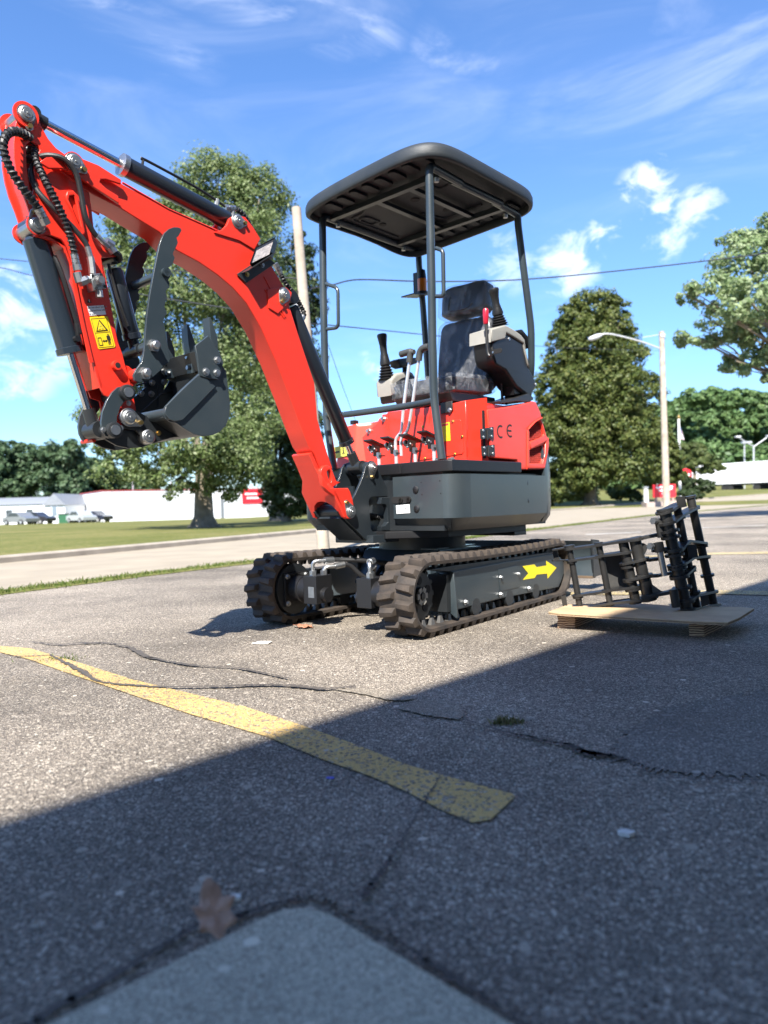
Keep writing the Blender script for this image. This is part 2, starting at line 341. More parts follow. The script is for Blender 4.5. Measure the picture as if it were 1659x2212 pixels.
def asphalt(name, stones=135, dark=(.085, .070, .057), mid=(.225, .190, .150), light=(.55, .48, .385), thr=.69, paint=None, patchy=1., wear=.5, bumpk=1.):
    m = bpy.data.materials.new(name); m.use_nodes = True; t = m.node_tree; b = t.nodes['Principled BSDF']; n_ = t.nodes.new; l = t.links.new
    co = n_('ShaderNodeTexCoord'); P = co.outputs['Object']
    wn = n_('ShaderNodeTexNoise'); wn.inputs['Scale'].default_value = 40; wn.inputs['Detail'].default_value = 2; l(P, wn.inputs['Vector'])
    wx = n_('ShaderNodeMixRGB'); wx.blend_type = 'ADD'; wx.inputs[0].default_value = .012; l(P, wx.inputs[1]); l(wn.outputs['Color'], wx.inputs[2])
    v1 = n_('ShaderNodeTexVoronoi'); v1.inputs['Scale'].default_value = stones; l(wx.outputs[0], v1.inputs['Vector'])
    v2 = n_('ShaderNodeTexVoronoi'); v2.inputs['Scale'].default_value = stones*2.3; l(wx.outputs[0], v2.inputs['Vector'])
    s1 = n_('ShaderNodeSeparateColor'); l(v1.outputs['Color'], s1.inputs[0]); s2 = n_('ShaderNodeSeparateColor'); l(v2.outputs['Color'], s2.inputs[0])
    def ramp(fac, stops):
        r = n_('ShaderNodeValToRGB'); e = r.color_ramp.elements
        while len(e) < len(stops): e.new(.5)
        for q, (p, c) in zip(e, stops): q.position = p; q.color = (*c, 1)
        if not isinstance(fac, float): l(fac, r.inputs[0])
        return r.outputs[0]
    c1 = ramp(s1.outputs[0], [(0, dark), (.42, mid), (thr, mid), (thr+.08, light), (1, tuple(min(.7, c*1.25) for c in light))])
    c2 = ramp(s2.outputs[1], [(0, tuple(c*.6 for c in dark)), (.5, mid), (.85, tuple(c*1.7 for c in mid)), (1, light)])
    # small stones between the large ones
    e1 = n_('ShaderNodeMapRange'); e1.inputs['From Min'].default_value = .25; e1.inputs['From Max'].default_value = .55; l(v1.outputs['Distance'], e1.inputs['Value'])
    mx = n_('ShaderNodeMixRGB'); l(e1.outputs[0], mx.inputs[0]); l(c1, mx.inputs[1]); l(c2, mx.inputs[2])
    # broad wear: dusty bleached zones, dark oily zones
    g = n_('ShaderNodeTexNoise'); g.inputs['Scale'].default_value = .65; g.inputs['Detail'].default_value = 5; g.inputs['Roughness'].default_value = .6; l(P, g.inputs['Vector'])
    gr = n_('ShaderNodeMapRange'); gr.inputs['From Min'].default_value = .36; gr.inputs['From Max'].default_value = .66
    gr.inputs['To Min'].default_value = 1-.40*patchy; gr.inputs['To Max'].default_value = 1+.36*patchy; l(g.outputs['Fac'], gr.inputs['Value'])
    mu = n_('ShaderNodeMixRGB'); mu.blend_type = 'MULTIPLY'; mu.inputs[0].default_value = 1; l(mx.outputs[0], mu.inputs[1]); l(gr.outputs[0], mu.inputs[2])
    last = mu.outputs[0]
    g2 = n_('ShaderNodeTexNoise'); g2.inputs['Scale'].default_value = 3.3; g2.inputs['Detail'].default_value = 8; g2.inputs['Roughness'].default_value = .7; l(P, g2.inputs['Vector'])
    d2 = n_('ShaderNodeMapRange'); d2.inputs['From Min'].default_value = .56; d2.inputs['From Max'].default_value = .75; d2.inputs['To Max'].default_value = .4*patchy; l(g2.outputs['Fac'], d2.inputs['Value'])
    md = n_('ShaderNodeMixRGB'); l(d2.outputs[0], md.inputs[0]); l(last, md.inputs[1]); md.inputs[2].default_value = (.27, .22, .16, 1); last = md.outputs[0]
    v3_ = n_('ShaderNodeTexVoronoi'); v3_.inputs['Scale'].default_value = 34; l(wx.outputs[0], v3_.inputs['Vector']); s3 = n_('ShaderNodeSeparateColor'); l(v3_.outputs['Color'], s3.inputs[0])
    big = n_('ShaderNodeMath'); big.operation = 'GREATER_THAN'; big.inputs[1].default_value = .80; l(s3.outputs[0], big.inputs[0])
    sz_ = n_('ShaderNodeMath'); sz_.operation = 'MULTIPLY_ADD'; sz_.inputs[1].default_value = .30; sz_.inputs[2].default_value = .10; l(s3.outputs[1], sz_.inputs[0])
    lt_ = n_('ShaderNodeMath'); lt_.operation = 'LESS_THAN'; l(v3_.outputs['Distance'], lt_.inputs[0]); l(sz_.outputs[0], lt_.inputs[1])
    bm_ = n_('ShaderNodeMath'); bm_.operation = 'MULTIPLY'; l(big.outputs[0], bm_.inputs[0]); l(lt_.outputs[0], bm_.inputs[1])
    bc = n_('ShaderNodeMixRGB'); l(bm_.outputs[0], bc.inputs[0]); l(last, bc.inputs[1]); l(ramp(s3.outputs[2], [(0, tuple(c*.8 for c in mid)), (.45, tuple(c*.9 for c in light)), (1, tuple(min(.75, c*1.25) for c in light))]), bc.inputs[2]); last = bc.outputs[0]
    oz = n_('ShaderNodeTexNoise'); oz.inputs['Scale'].default_value = 1.7; oz.inputs['Detail'].default_value = 7; oz.inputs['Distortion'].default_value = .6; l(P, oz.inputs['Vector'])
    od = n_('ShaderNodeMapRange'); od.inputs['From Min'].default_value = .60; od.inputs['From Max'].default_value = .74; od.inputs['To Max'].default_value = .5*patchy; l(oz.outputs['Fac'], od.inputs['Value'])
    om = n_('ShaderNodeMixRGB'); om.blend_type = 'MULTIPLY'; l(od.outputs[0], om.inputs[0]); l(last, om.inputs[1]); om.inputs[2].default_value = (.45, .43, .42, 1); last = om.outputs[0]
    if paint:
        pn = n_('ShaderNodeTexNoise'); pn.inputs['Scale'].default_value = 105; pn.inputs['Detail'].default_value = 6; pn.inputs['Roughness'].default_value = .7; l(P, pn.inputs['Vector'])
        pa = n_('ShaderNodeMath'); pa.operation = 'ADD'; l(pn.outputs['Fac'], pa.inputs[0])
        pb = n_('ShaderNodeMath'); pb.operation = 'MULTIPLY'; pb.inputs[1].default_value = .55; l(s1.outputs[2], pb.inputs[0]); l(pb.outputs[0], pa.inputs[1])
        pr = n_('ShaderNodeMapRange'); pr.inputs['From Min'].default_value = wear; pr.inputs['From Max'].default_value = wear+.20; l(pa.outputs[0], pr.inputs['Value'])
        pm = n_('ShaderNodeMixRGB'); l(pr.outputs[0], pm.inputs[0]); l(last, pm.inputs[1])
        pc = n_('ShaderNodeMixRGB'); pc.blend_type = 'MULTIPLY'; pc.inputs[0].default_value = .55; pc.inputs[1].default_value = (*paint, 1); l(gr.outputs[0], pc.inputs[2])
        l(pc.outputs[0], pm.inputs[2]); last = pm.outputs[0]
    l(last, b.inputs['Base Color']); b.inputs['Roughness'].default_value = .8; b.inputs['Specular IOR Level'].default_value = .35
    ad = n_('ShaderNodeMath'); ad.operation = 'MULTIPLY_ADD'; l(v1.outputs['Distance'], ad.inputs[0]); ad.inputs[1].default_value = -1; l(v2.outputs['Distance'], ad.inputs[2])
    bp = n_('ShaderNodeBump'); bp.inputs['Strength'].default_value = .8*bumpk; bp.inputs['Distance'].default_value = .006
    l(ad.outputs[0], bp.inputs['Height']); l(bp.outputs[0], b.inputs['Normal'])
    return m
ASPH = asphalt('weathered_asphalt')
PATCH = asphalt('patched_asphalt', stones=165, dark=(.075, .065, .056), mid=(.155, .135, .112), light=(.40, .36, .30), thr=.80, patchy=.7, bumpk=.7)
YLINE = asphalt('worn_yellow_paint', paint=(.68, .455, .165), wear=.55)
YLINE2 = asphalt('faded_yellow_paint', paint=(.58, .45, .2), wear=.66)
WLINE = asphalt('faded_white_paint', paint=(.6, .58, .54), wear=.72)
CRACK = mat('crack_filler', (.065, .056, .048), .75, bump=.6, bscale=90, var=.5, vscale=30, dirt=(.09, .076, .06))
DUST = asphalt('sandy_silt', stones=170, dark=(.13, .11, .085), mid=(.235, .20, .155), light=(.45, .40, .32), thr=.78, bumpk=.8)
CONC = asphalt('stoop_concrete', stones=190, dark=(.30, .275, .205), mid=(.42, .385, .29), light=(.56, .52, .40), thr=.80, patchy=.45, bumpk=.45)
ROAD = mat('concrete_road', (.31, .265, .195), .9, bump=.5, bscale=25, var=.22, vscale=1.6, dirt=(.25, .21, .155))
KERB = mat('kerb_concrete', (.36, .31, .25), .9, bump=.4, bscale=40, var=.3, vscale=3)
def lawnmat(name, a, b_, c):
    m = bpy.data.materials.new(name); m.use_nodes = True; t = m.node_tree; b = t.nodes['Principled BSDF']; n_ = t.nodes.new; l = t.links.new
    co = n_('ShaderNodeTexCoord')
    n1 = n_('ShaderNodeTexNoise'); n1.inputs['Scale'].default_value = .35; n1.inputs['Detail'].default_value = 6; l(co.outputs['Object'], n1.inputs['Vector'])
    n2 = n_('ShaderNodeTexNoise'); n2.inputs['Scale'].default_value = 14; n2.inputs['Detail'].default_value = 6; l(co.outputs['Object'], n2.inputs['Vector'])
    ad = n_('ShaderNodeMath'); ad.operation = 'MULTIPLY_ADD'; ad.inputs[1].default_value = .6; l(n2.outputs['Fac'], ad.inputs[0])
    sc = n_('ShaderNodeMath'); sc.operation = 'MULTIPLY'; sc.inputs[1].default_value = .5; l(n1.outputs['Fac'], sc.inputs[0]); l(sc.outputs[0], ad.inputs[2])
    r = n_('ShaderNodeValToRGB'); e = r.color_ramp.elements; e.new(.5)
    for q, (p, cc) in zip(e, ((.40, a), (.55, b_), (.70, c))): q.position = p; q.color = (*cc, 1)
    l(ad.outputs[0], r.inputs[0]); l(r.outputs[0], b.inputs['Base Color']); b.inputs['Roughness'].default_value = .95; b.inputs['Specular IOR Level'].default_value = .15
    bp = n_('ShaderNodeBump'); bp.inputs['Strength'].default_value = .9; bp.inputs['Distance'].default_value = .05; l(n2.outputs['Fac'], bp.inputs['Height']); l(bp.outputs[0], b.inputs['Normal'])
    return m
LAWN = lawnmat('mown_lawn', (.070, .085, .020), (.125, .130, .036), (.22, .185, .08))

STRIP = [(-26, -36), (-2.85, 5.46), (-1.44, 7.87), (1.4, 11.88), (2.4, 13.7), (4.2, 16.4), (8.8, 23.7), (18.5, 35.7), (45, 62), (95, 108), (190, 190)]
CURB = [(-34, -52), (-4.8, 9.25), (-1.74, 16.35), (1.6, 25), (6.5, 36), (14, 47.5), (24, 58), (48, 80), (95, 122), (190, 204)]
def shift(P, d):
    o = []
    for i, p in enumerate(P):
        a, b = P[max(0, i-1)], P[min(len(P)-1, i+1)]; t = Vector((b[0]-a[0], b[1]-a[1])).normalized(); o.append((p[0]-t.y*d, p[1]+t.x*d))
    return o
# one ground sheet out to the horizon, the lot, verge, road and kerb on it
gv = []; gf = []; xs = list(range(-420, 621, 20)); ys = list(range(-80, 901, 20))
for y in ys:
    for x in xs: gv.append((x, y, terrain(x, y)-.05 if y > -60 else -.05))
for j in range(len(ys)-1):
    for i in range(len(xs)-1): a = j*len(xs)+i; gf.append((a, a+1, a+len(xs)+1, a+len(xs)))
struct(MB().add(gv, gf).build('ground', LAWN, smooth=60))
sheet('lawn', shift(CURB, .15), shift(CURB, 160), 90, 20, .05, LAWN)
lot_right = [(60, -60), (62, -20), (64, 10), (70, 20), (80, 30), (100, 40), (120, 50), (130, 60), (160, 80), (200, 120), (260, 160)]
sheet('parking_lot', STRIP, lot_right, 120, 24, 0, ASPH)
sheet('road', shift(STRIP, .30), shift(CURB, 0), 90, 4, -.012, ROAD)
sheet('verge', shift(STRIP, -.02), shift(STRIP, .32), 90, 2, .004, LAWN)
# kerb with a real step
k = MB(); C0, C1 = resample(shift(CURB, -.02), 90), resample(shift(CURB, .17), 90); kv = []; kf = []
for a, b in zip(C0, C1):
    za, zb_ = terrain(a.x, a.y), terrain(b.x, b.y)
    kv += [(a.x, a.y, za-.05), (a.x, a.y, za+.055), (a.x*.85+b.x*.15, a.y*.85+b.y*.15, za+.075), (b.x, b.y, zb_+.075), (b.x, b.y, zb_-.05)]
for i in range(90):
    for j in range(4): q = i*5+j; kf.append((q, q+1, q+6, q+5))
struct(k.add(kv, kf).build('kerb', KERB, smooth=30))

def ribbon(name, P, wd, m, z, jit=.0, n=4, seed=0, taper=True):
    r = random.Random(seed); Q = catmull([(p[0], p[1], 0) for p in P], n*3); Q = [q+Vector((r.gauss(0, .0022), r.gauss(0, .0022), 0)) for q in Q]; v = []; f = []; L_ = len(Q)
    for i, p in enumerate(Q):
        t = (Q[min(i+1, L_-1)]-Q[max(i-1, 0)]).normalized(); nn = Vector((-t.y, t.x, 0)); w_ = .5*(wd if not isinstance(wd, (list, tuple)) else wd[min(len(wd)-1, i*len(wd)//L_)])/2
        if taper: w_ *= min(1, .15+i/3, .15+(L_-1-i)/3)
        a = p+nn*w_*(1+r.uniform(-jit, jit)); b = p-nn*w_*(1+r.uniform(-jit, jit))
        v += [(a.x, a.y, z), (b.x, b.y, z)]
    f = [(2*i, 2*i+1, 2*i+3, 2*i+2) for i in range(L_-1)]
    o = MB().add(v, f).build(name, m, smooth=0)
    if o.data.polygons[0].normal.z < 0: o.data.flip_normals()
    return struct(o)
def ribbon2(name, U_, D_, m, z):
    v = [(*gnd(p), z) for p in U_]+[(*gnd(p), z) for p in D_]; n = len(U_)
    o = MB().add(v, [(i, i+1, n+i+1, n+i) for i in range(n-1)]).build(name, m, smooth=0)
    if o.data.polygons[0].normal.z < 0: o.data.flip_normals()
    return struct(o)
ribbon2('painted_line', [(-160, 1352), (0, 1397), (64, 1402), (176, 1435), (286, 1470), (410, 1500), (529, 1529), (656, 1571), (770, 1612), (878, 1655), (1000, 1690), (1106, 1718), (1113, 1724)],
        [(-160, 1358), (0, 1411), (60, 1425), (127, 1449), (296, 1507), (420, 1548), (571, 1592), (700, 1645), (800, 1680), (878, 1713), (950, 1752), (1020, 1781), (1060, 1775)], YLINE, .004)
ribbon2('painted_line', [zp(250, 803), zp(700, 800), zp(1100, 792), zp(1400, 790), zp(1900, 800)], [zp(250, 818), zp(700, 820), zp(1100, 815), zp(1400, 816), zp(1900, 830)], YLINE2, .004)
ribbon2('painted_line', [zp(860, 563), zp(1300, 543), zp(1900, 532)], [zp(860, 572), zp(1300, 556), zp(1900, 546)], YLINE2, .004)
ribbon2('painted_line', [zp(470, 421), zp(830, 404)], [zp(470, 428), zp(830, 411)], WLINE, .004)
ribbon2('painted_line', [zp(1220, 377), zp(1640, 360)], [zp(1220, 383), zp(1640, 366)], WLINE, .004)
q4 = lambda x, y: gnd((x*.5291, 1316.7+y*.5291))
q5 = lambda x, y: gnd((822.9+x*.50396, 1316.7+y*.50396))
ribbon('filled_crack', [q4(x, y) for x, y in ((-60, 192), (0, 195), (100, 197), (215, 191))], .016, CRACK, .008, .5, 5, 1)
ribbon('filled_crack', [q4(x, y) for x, y in ((205, 190), (240, 210), (300, 240), (345, 266), (385, 293), (440, 308), (520, 316), (700, 325), (900, 322), (1050, 316), (1200, 320), (1330, 332), (1455, 322))], [.02, .035, .05, .03, .02, .035, .03, .04, .045, .05, .03], CRACK, .008, .45, 6, 2)
ribbon('filled_crack', [q4(x, y) for x, y in ((470, 152), (530, 160), (590, 195), (640, 208), (720, 224), (800, 236), (960, 245), (1080, 268), (1190, 292))], [.03, .05, .05, .03, .04, .02, .03, .02], CRACK, .008, .45, 6, 3)
ribbon('filled_crack', [q4(x, y) for x, y in ((120, 136), (230, 148), (330, 143), (430, 142), (500, 150))], [.02, .03, .05, .03], CRACK, .008, .5, 5, 4)
ribbon('filled_crack', [q5(x, y) for x, y in ((350, 480), (450, 511), (560, 545), (620, 552), (700, 575), (800, 590), (860, 620), (930, 633), (1000, 640), (1060, 660), (1150, 718))], [.008, .014, .02, .03, .03, .05, .06, .03, .012, .008], CRACK, .008, .4, 6, 5)
ribbon('filled_crack', [q5(x, y) for x, y in ((1140, 718), (1300, 740), (1480, 742), (1680, 748))], [.006, .009, .008, .012], CRACK, .008, .5, 6, 6)
ribbon('open_crack', [gnd(p) for p in ((950, 1684), (940, 1705), (917, 1738), (905, 1762), (880, 1800), (852, 1850), (838, 1872), (815, 1902), (800, 1925), (786, 1950))], [.005, .009, .007, .008, .010, .014, .016, .02], CRACK, .008, .5, 5, 7)
ribbon('open_crack', [gnd(p) for p in ((0, 1322), (70, 1310), (190, 1306), (300, 1288))], .012, CRACK, .008, .5, 5, 8)
def blob(name, P, m, z, n=5):
    Q = catmull([(*p, 0) for p in P], n*3, True); c_ = sum(Q, Vector())/len(Q); r = random.Random(len(name)); v = [(c_.x+(q.x-c_.x)*k, c_.y+(q.y-c_.y)*k, z) for q in Q for k in (1+r.uniform(-.13, .05),)]
    o = MB().add(v, [tuple(range(len(v)))]).build(name, m, smooth=0)
    if o.data.polygons[0].normal.z < 0: o.data.flip_normals()
    return struct(o)
blob('asphalt_patch', [q5(x, y) for x, y in ((960, 640), (1010, 560), (1150, 470), (1290, 400), (1500, 372), (1760, 350), (1800, 560), (1700, 720), (1450, 722), (1200, 715), (1060, 668))], PATCH, .004)
blob('silt', [q5(x, y) for x, y in ((60, 425), (180, 395), (290, 398), (360, 440), (345, 478), (250, 470), (150, 452))], DUST, .0055)
blob('silt', [q4(x, y) for x, y in ((1360, 330), (1500, 330), (1640, 352), (1700, 372), (1600, 378), (1480, 352))], DUST, .0055)
# concrete stoop corner under the camera
sl = [gnd(p, .02) for p in ((610, 1968), (590, 1973), (565, 1983), (100, 2212))]
A_, B_ = gnd((560, 1985), .02), gnd((100, 2212), .02); C_, D_ = gnd((715, 1973), .02), gnd((1110, 2212), .02)
ext = lambda a, b, k: (a[0]+(b[0]-a[0])*k, a[1]+(b[1]-a[1])*k)
slab = [A_, ext(A_, B_, 3.4), (-1.0, -.55), (.75, -.1), ext(C_, D_, 2.2), C_, gnd((690, 1966), .02), gnd((660, 1961), .02), gnd((620, 1963), .02), gnd((588, 1973), .02)]
struct(plate('concrete_stoop', slab, 'Z', -.08, .022, CONC, None, bevel=.006))
ribbon('open_crack', [gnd(p) for p in ((40, 2240), (150, 2170), (260, 2108), (350, 2052), (430, 2008), (500, 1992), (560, 1973), (600, 1958), (640, 1951))], [.022, .02, .016, .018, .02, .012, .01], CRACK, .007, .45, 6, 11)
ribbon('open_crack', [gnd(p) for p in ((850, 2040), (900, 2070), (960, 2110), (1060, 2175), (1150, 2235))], [.006, .016, .02, .012, .012], CRACK, .007, .5, 6, 12)
ribbon('silt', [gnd(p) for p in ((600, 1952), (660, 1945), (710, 1955), (760, 1985), (820, 2015), (860, 2040))], [.012, .02, .022, .018, .012], DUST, .0062, .4, 6, 13)

# the building at the photographer's back whose roof shades the foreground
WALLM = mat('painted_block_wall', (.46, .42, .36), .85, bump=.4, bscale=30, var=.15, vscale=2)
TRIMM = mat('metal_roof_trim', (.22, .16, .12), .5, var=.1)
DOORM = mat('steel_door', (.16, .17, .18), .45)
GLASS = mat('window_glass', (.03, .04, .05), .05, spec=.8)
Hb = 6.2; e_ = Vector((.677, .736)).normalized(); dd = Hb/math.tan(SUN_EL)
base = Vector((-.75, 1.42))-SUN_DIR*dd
t_ = thing('workshop_building', 'tan block workshop behind the camera whose roof shades the near asphalt', 'building', (base.x, base.y, 0), math.atan2(e_.y, e_.x))
MB().box((-16, -9, -.1), (11.5, -.06, Hb-.25)).build('wall', WALLM, t_)
rf = MB().box((-16.1, -9.1, Hb-.25), (11.6, 0, Hb)).build('roof', TRIMM, t_, bevel=.02)
dr = MB().box((2.7, -.08, 0), (3.7, -.03, 2.1)).build('door', DOORM, t_, bevel=.005); MB().cyl((3.55, -.03, 1.0), (3.55, .03, 1.0), .03).build('handle', STEEL, dr)
for x0 in (-8, -4, 6):
    wn_ = MB().box((x0, -.08, 1.1), (x0+1.6, -.035, 2.3)).build('window', DOORM, t_, bevel=.005); MB().box((x0+.07, -.05, 1.17), (x0+1.53, -.03, 2.23)).build('pane', GLASS, wn_)

# ------------------------------------------------------------------ foliage
def leafmat(name, cols, trans=.42):
    m = bpy.data.materials.new(name); m.use_nodes = True; t = m.node_tree; b = t.nodes['Principled BSDF']; o = t.nodes['Material Output']; n_ = t.nodes.new; l = t.links.new
    g = n_('ShaderNodeNewGeometry'); r = n_('ShaderNodeValToRGB'); e = r.color_ramp.elements
    while len(e) < len(cols): e.new(.5)
    for i, (q, c) in enumerate(zip(e, cols)): q.position = i/(len(cols)-1); q.color = (*c, 1)
    l(g.outputs['Random Per Island'], r.inputs[0]); l(r.outputs[0], b.inputs['Base Color']); b.inputs['Roughness'].default_value = .5; b.inputs['Specular IOR Level'].default_value = .3
    tr = n_('ShaderNodeBsdfTranslucent'); l(r.outputs[0], tr.inputs[0]); mx = n_('ShaderNodeMixShader'); mx.inputs[0].default_value = trans
    l(b.outputs[0], mx.inputs[1]); l(tr.outputs[0], mx.inputs[2]); l(mx.outputs[0], o.inputs[0]); return m
LF_SILV = leafmat('silver_poplar_leaf', [(.075, .115, .034), (.12, .17, .052), (.18, .23, .085), (.27, .31, .16)])
LF_DARK = leafmat('dark_leaf', [(.022, .040, .015), (.036, .058, .019), (.055, .080, .027)], .2)
LF_LIND = leafmat('linden_leaf', [(.046, .070, .018), (.078, .108, .026), (.115, .140, .036), (.155, .165, .048)], .35)
LF_FAR = leafmat('far_leaf', [(.048, .092, .045), (.075, .125, .058), (.105, .155, .075)], .35)
LF_HILL = leafmat('hill_leaf', [(.062, .120, .042), (.095, .165, .056), (.14, .21, .075)], .25)
LF_SAGE = leafmat('sage_leaf', [(.15, .22, .09), (.22, .30, .13), (.30, .38, .19), (.40, .46, .28)], .5)
LF_YEW = leafmat('arborvitae_leaf', [(.035, .055, .010), (.06, .08, .015), (.095, .11, .022)], .2)
GRASSB = leafmat('grass_blade', [(.07, .11, .02), (.11, .16, .03), (.19, .20, .06)], .35)
BARK = mat('bark', (.24, .20, .145), .95, bump=1, bscale=14, var=.45, vscale=5)
def leaf_mesh(name, blobs, n, size, seed, clump=.28, per=70, droop=.3):
    g = np.random.default_rng(seed)
    vol = np.array([b[3]*b[4]*b[5] for b in blobs])**.75; cnt = np.maximum(8, (n*vol/vol.sum())).astype(int)
    P = []; Nn = []
    for b, c in zip(blobs, cnt):
        k = max(3, c//per)
        d = g.normal(size=(k, 3)); d /= np.linalg.norm(d, axis=1)[:, None]
        rad = g.uniform(.35, 1.0, k)**.5
        cc = np.array(b[:3])+d*rad[:, None]*np.array(b[3:6])
        cs = clump*(b[3]*b[4]*b[5])**(1/3)*g.uniform(.55, 1.35, k)
        idx = g.integers(0, k, c); off = g.normal(size=(c, 3))
        off /= np.linalg.norm(off, axis=1)[:, None]; off *= (g.uniform(.15, 1, c)**.5)[:, None]
        P.append(cc[idx]+off*cs[idx][:, None]*np.array([1, 1, .72]))
        Nn.append(off*.9+d[idx]*.35+np.array([0, 0, .55]))
    P = np.concatenate(P); Nn = np.concatenate(Nn)+g.normal(size=P.shape)*.45; Nn /= np.linalg.norm(Nn, axis=1)[:, None]
    r = g.normal(size=P.shape); T = np.cross(Nn, r); T /= np.linalg.norm(T, axis=1)[:, None]; B = np.cross(Nn, T)
    s = size*g.uniform(.6, 1.4, len(P))[:, None]
    V = np.stack([P-T*s, P-B*s*.55+Nn*s*.12, P+T*s, P+B*s*.55+Nn*s*.12], 1).reshape(-1, 3)
    me = bpy.data.meshes.new(name); c = len(P)
    me.vertices.add(c*4); me.vertices.foreach_set('co', V.astype(np.float32).ravel())
    me.loops.add(c*4); me.loops.foreach_set('vertex_index', np.arange(c*4, dtype=np.int32))
    me.polygons.add(c); me.polygons.foreach_set('loop_start', np.arange(0, c*4, 4, dtype=np.int32))
    me.update(calc_edges=True); me.validate(); return me
def tree(name, label, group, base, tr, blobs, n, size, m, seed, cat='tree', clump=.28, per=70, top=None, limbs=True, bark=BARK):
    """blobs are (x, y, z, rx, ry, rz) in world; base is the foot of the trunk"""
    r = random.Random(seed); b = Vector(base); t = thing(name, label, cat, b, 0, group)
    bl = [(p[0]-b.x, p[1]-b.y, p[2]-b.z, *p[3:]) for p in blobs]
    link('crown', leaf_mesh('crown', bl, int(n*1.7), size, seed, clump, per), m, t)
    if tr:
        zc = sum(p[2]*p[3]**2 for p in bl)/sum(p[3]**2 for p in bl); xc = sum(p[0]*p[3]**2 for p in bl)/sum(p[3]**2 for p in bl); yc = sum(p[1]*p[3]**2 for p in bl)/sum(p[3]**2 for p in bl)
        mb = MB(); h0 = min(p[2]-p[5] for p in bl); fork = max(h0, zc*.28)
        fk = Vector((xc*.15, yc*.15, fork))
        mb.tube([(0, 0, -.3), (0, 0, .0), (0, 0, .25), (fk.x*.3, fk.y*.3, fork*.55), fk], [tr*1.9, tr*1.7, tr*1.15, tr, tr*.85], 12)
        for k in range(5):
            a = k*1.2566; mb.tube([(math.cos(a)*tr*2.3, math.sin(a)*tr*2.3, -.12), (math.cos(a)*tr*1.2, math.sin(a)*tr*1.2, .10), (math.cos(a)*tr*.5, math.sin(a)*tr*.5, .5)], [tr*.3, tr*.45, tr*.4], 7)
        if limbs:
            for p in bl:
                c = Vector(p[:3]); mid = fk.lerp(c, .5)+Vector((r.uniform(-.3, .3), r.uniform(-.3, .3), -.08*(c-fk).length))
                rr = tr*min(.40, .16+.24*p[3]/max(q[3] for q in bl))
                ps = catmull([fk-Vector((0, 0, .1)), fk.lerp(mid, .5)+Vector((0, 0, .1)), mid, c], 4); mb.tube(ps, [rr*(1-.75*i/(len(ps)-1)) for i in range(len(ps))], 7)
                for _ in range(2):
                    e = c+Vector((r.uniform(-.7, .7)*p[3], r.uniform(-.7, .7)*p[4], r.uniform(-.2, .8)*p[5])); mb.tube([mid.lerp(c, .4), mid.lerp(e, .6), e], [rr*.4, rr*.28, rr*.1], 5)
        mb.build('trunk', bark, t, smooth=60)
    return t
def pb(x, y, d, rx, ry, rz=None):       # a foliage mass seen at a picture point, d metres ahead; radii given in picture units
    p = far((x, y), d); s = d/F_PX; return (p.x, p.y, p.z, rx*s, (rx+ry)*.5*s, ry*s)
def foot(x, y, d):
    p = far((x, y), d); return (p.x, p.y, terrain(p.x, p.y))

# ================================================================== EXCAVATOR (X forward, Y operator's left, Z up; metres)
EXC = thing('mini_excavator', 'red and slate grey mini excavator with open canopy, thumb bucket and rubber tracks', 'excavator', (OX, OY, 0), YAW)
RT_ = YAW_T-YAW
def P1(pts, Y): return [sY(z1(*p), Y) for p in pts]
def P2(pts, Y): return [sY(z2(*p), Y) for p in pts]
def P4(pts, Y): return [sY(z4(*p), Y) for p in pts]
def v3(xz, Y): return (xz[0], Y, xz[1])
def pin(c, y0, y1, r, parent, keeper=None, cap=True, m=STEEL, name='pivot_pin'):
    """cross pin through (X,Z)=c; keeper = (X,Z) of the small retaining bolt"""
    s = 1 if y1 > y0 else -1
    mb = MB().tube([(c[0], y0, c[1]), (c[0], y1-s*.004, c[1]), (c[0], y1, c[1])], [r, r, r*.8], 20)
    if cap: mb.tube([(c[0], y1-s*.003, c[1]), (c[0], y1+s*.004, c[1])], [r*.62, r*.55], 14); mb.tube([(c[0], y1, c[1]), (c[0], y1+s*.007, c[1])], [r*.2, r*.14], 8)
    o = mb.build(name, m, parent)
    if keeper:
        d = Vector((keeper[0]-c[0], keeper[1]-c[1])); a = math.degrees(math.atan2(d.y, d.x))
        pts = circ(c, r*1.25, 14, a+65, a+295)+circ(keeper, r*.5, 8, a-80, a+80)
        ym = y1-s*.012; o2 = plate('retaining_plate', pts, 'Y', ym-.003, ym+.003, STEEL, parent, bevel=.001)
        MB().cyl((keeper[0], ym, keeper[1]), (keeper[0], ym+s*.013, keeper[1]), r*.32, n=6).build('keeper_bolt', BRASS, parent)
    return o
def bolt(p, n, r, m, parent, h=.008, name='bolt'):
    p = Vector(p); n = Vector(n).normalized()
    mb = MB().cyl(p, p+n*.002, r*1.35, n=14); mb.cyl(p+n*.002, p+n*h, r, r*.92, n=6)
    return mb.build(name, m, parent, smooth=20)

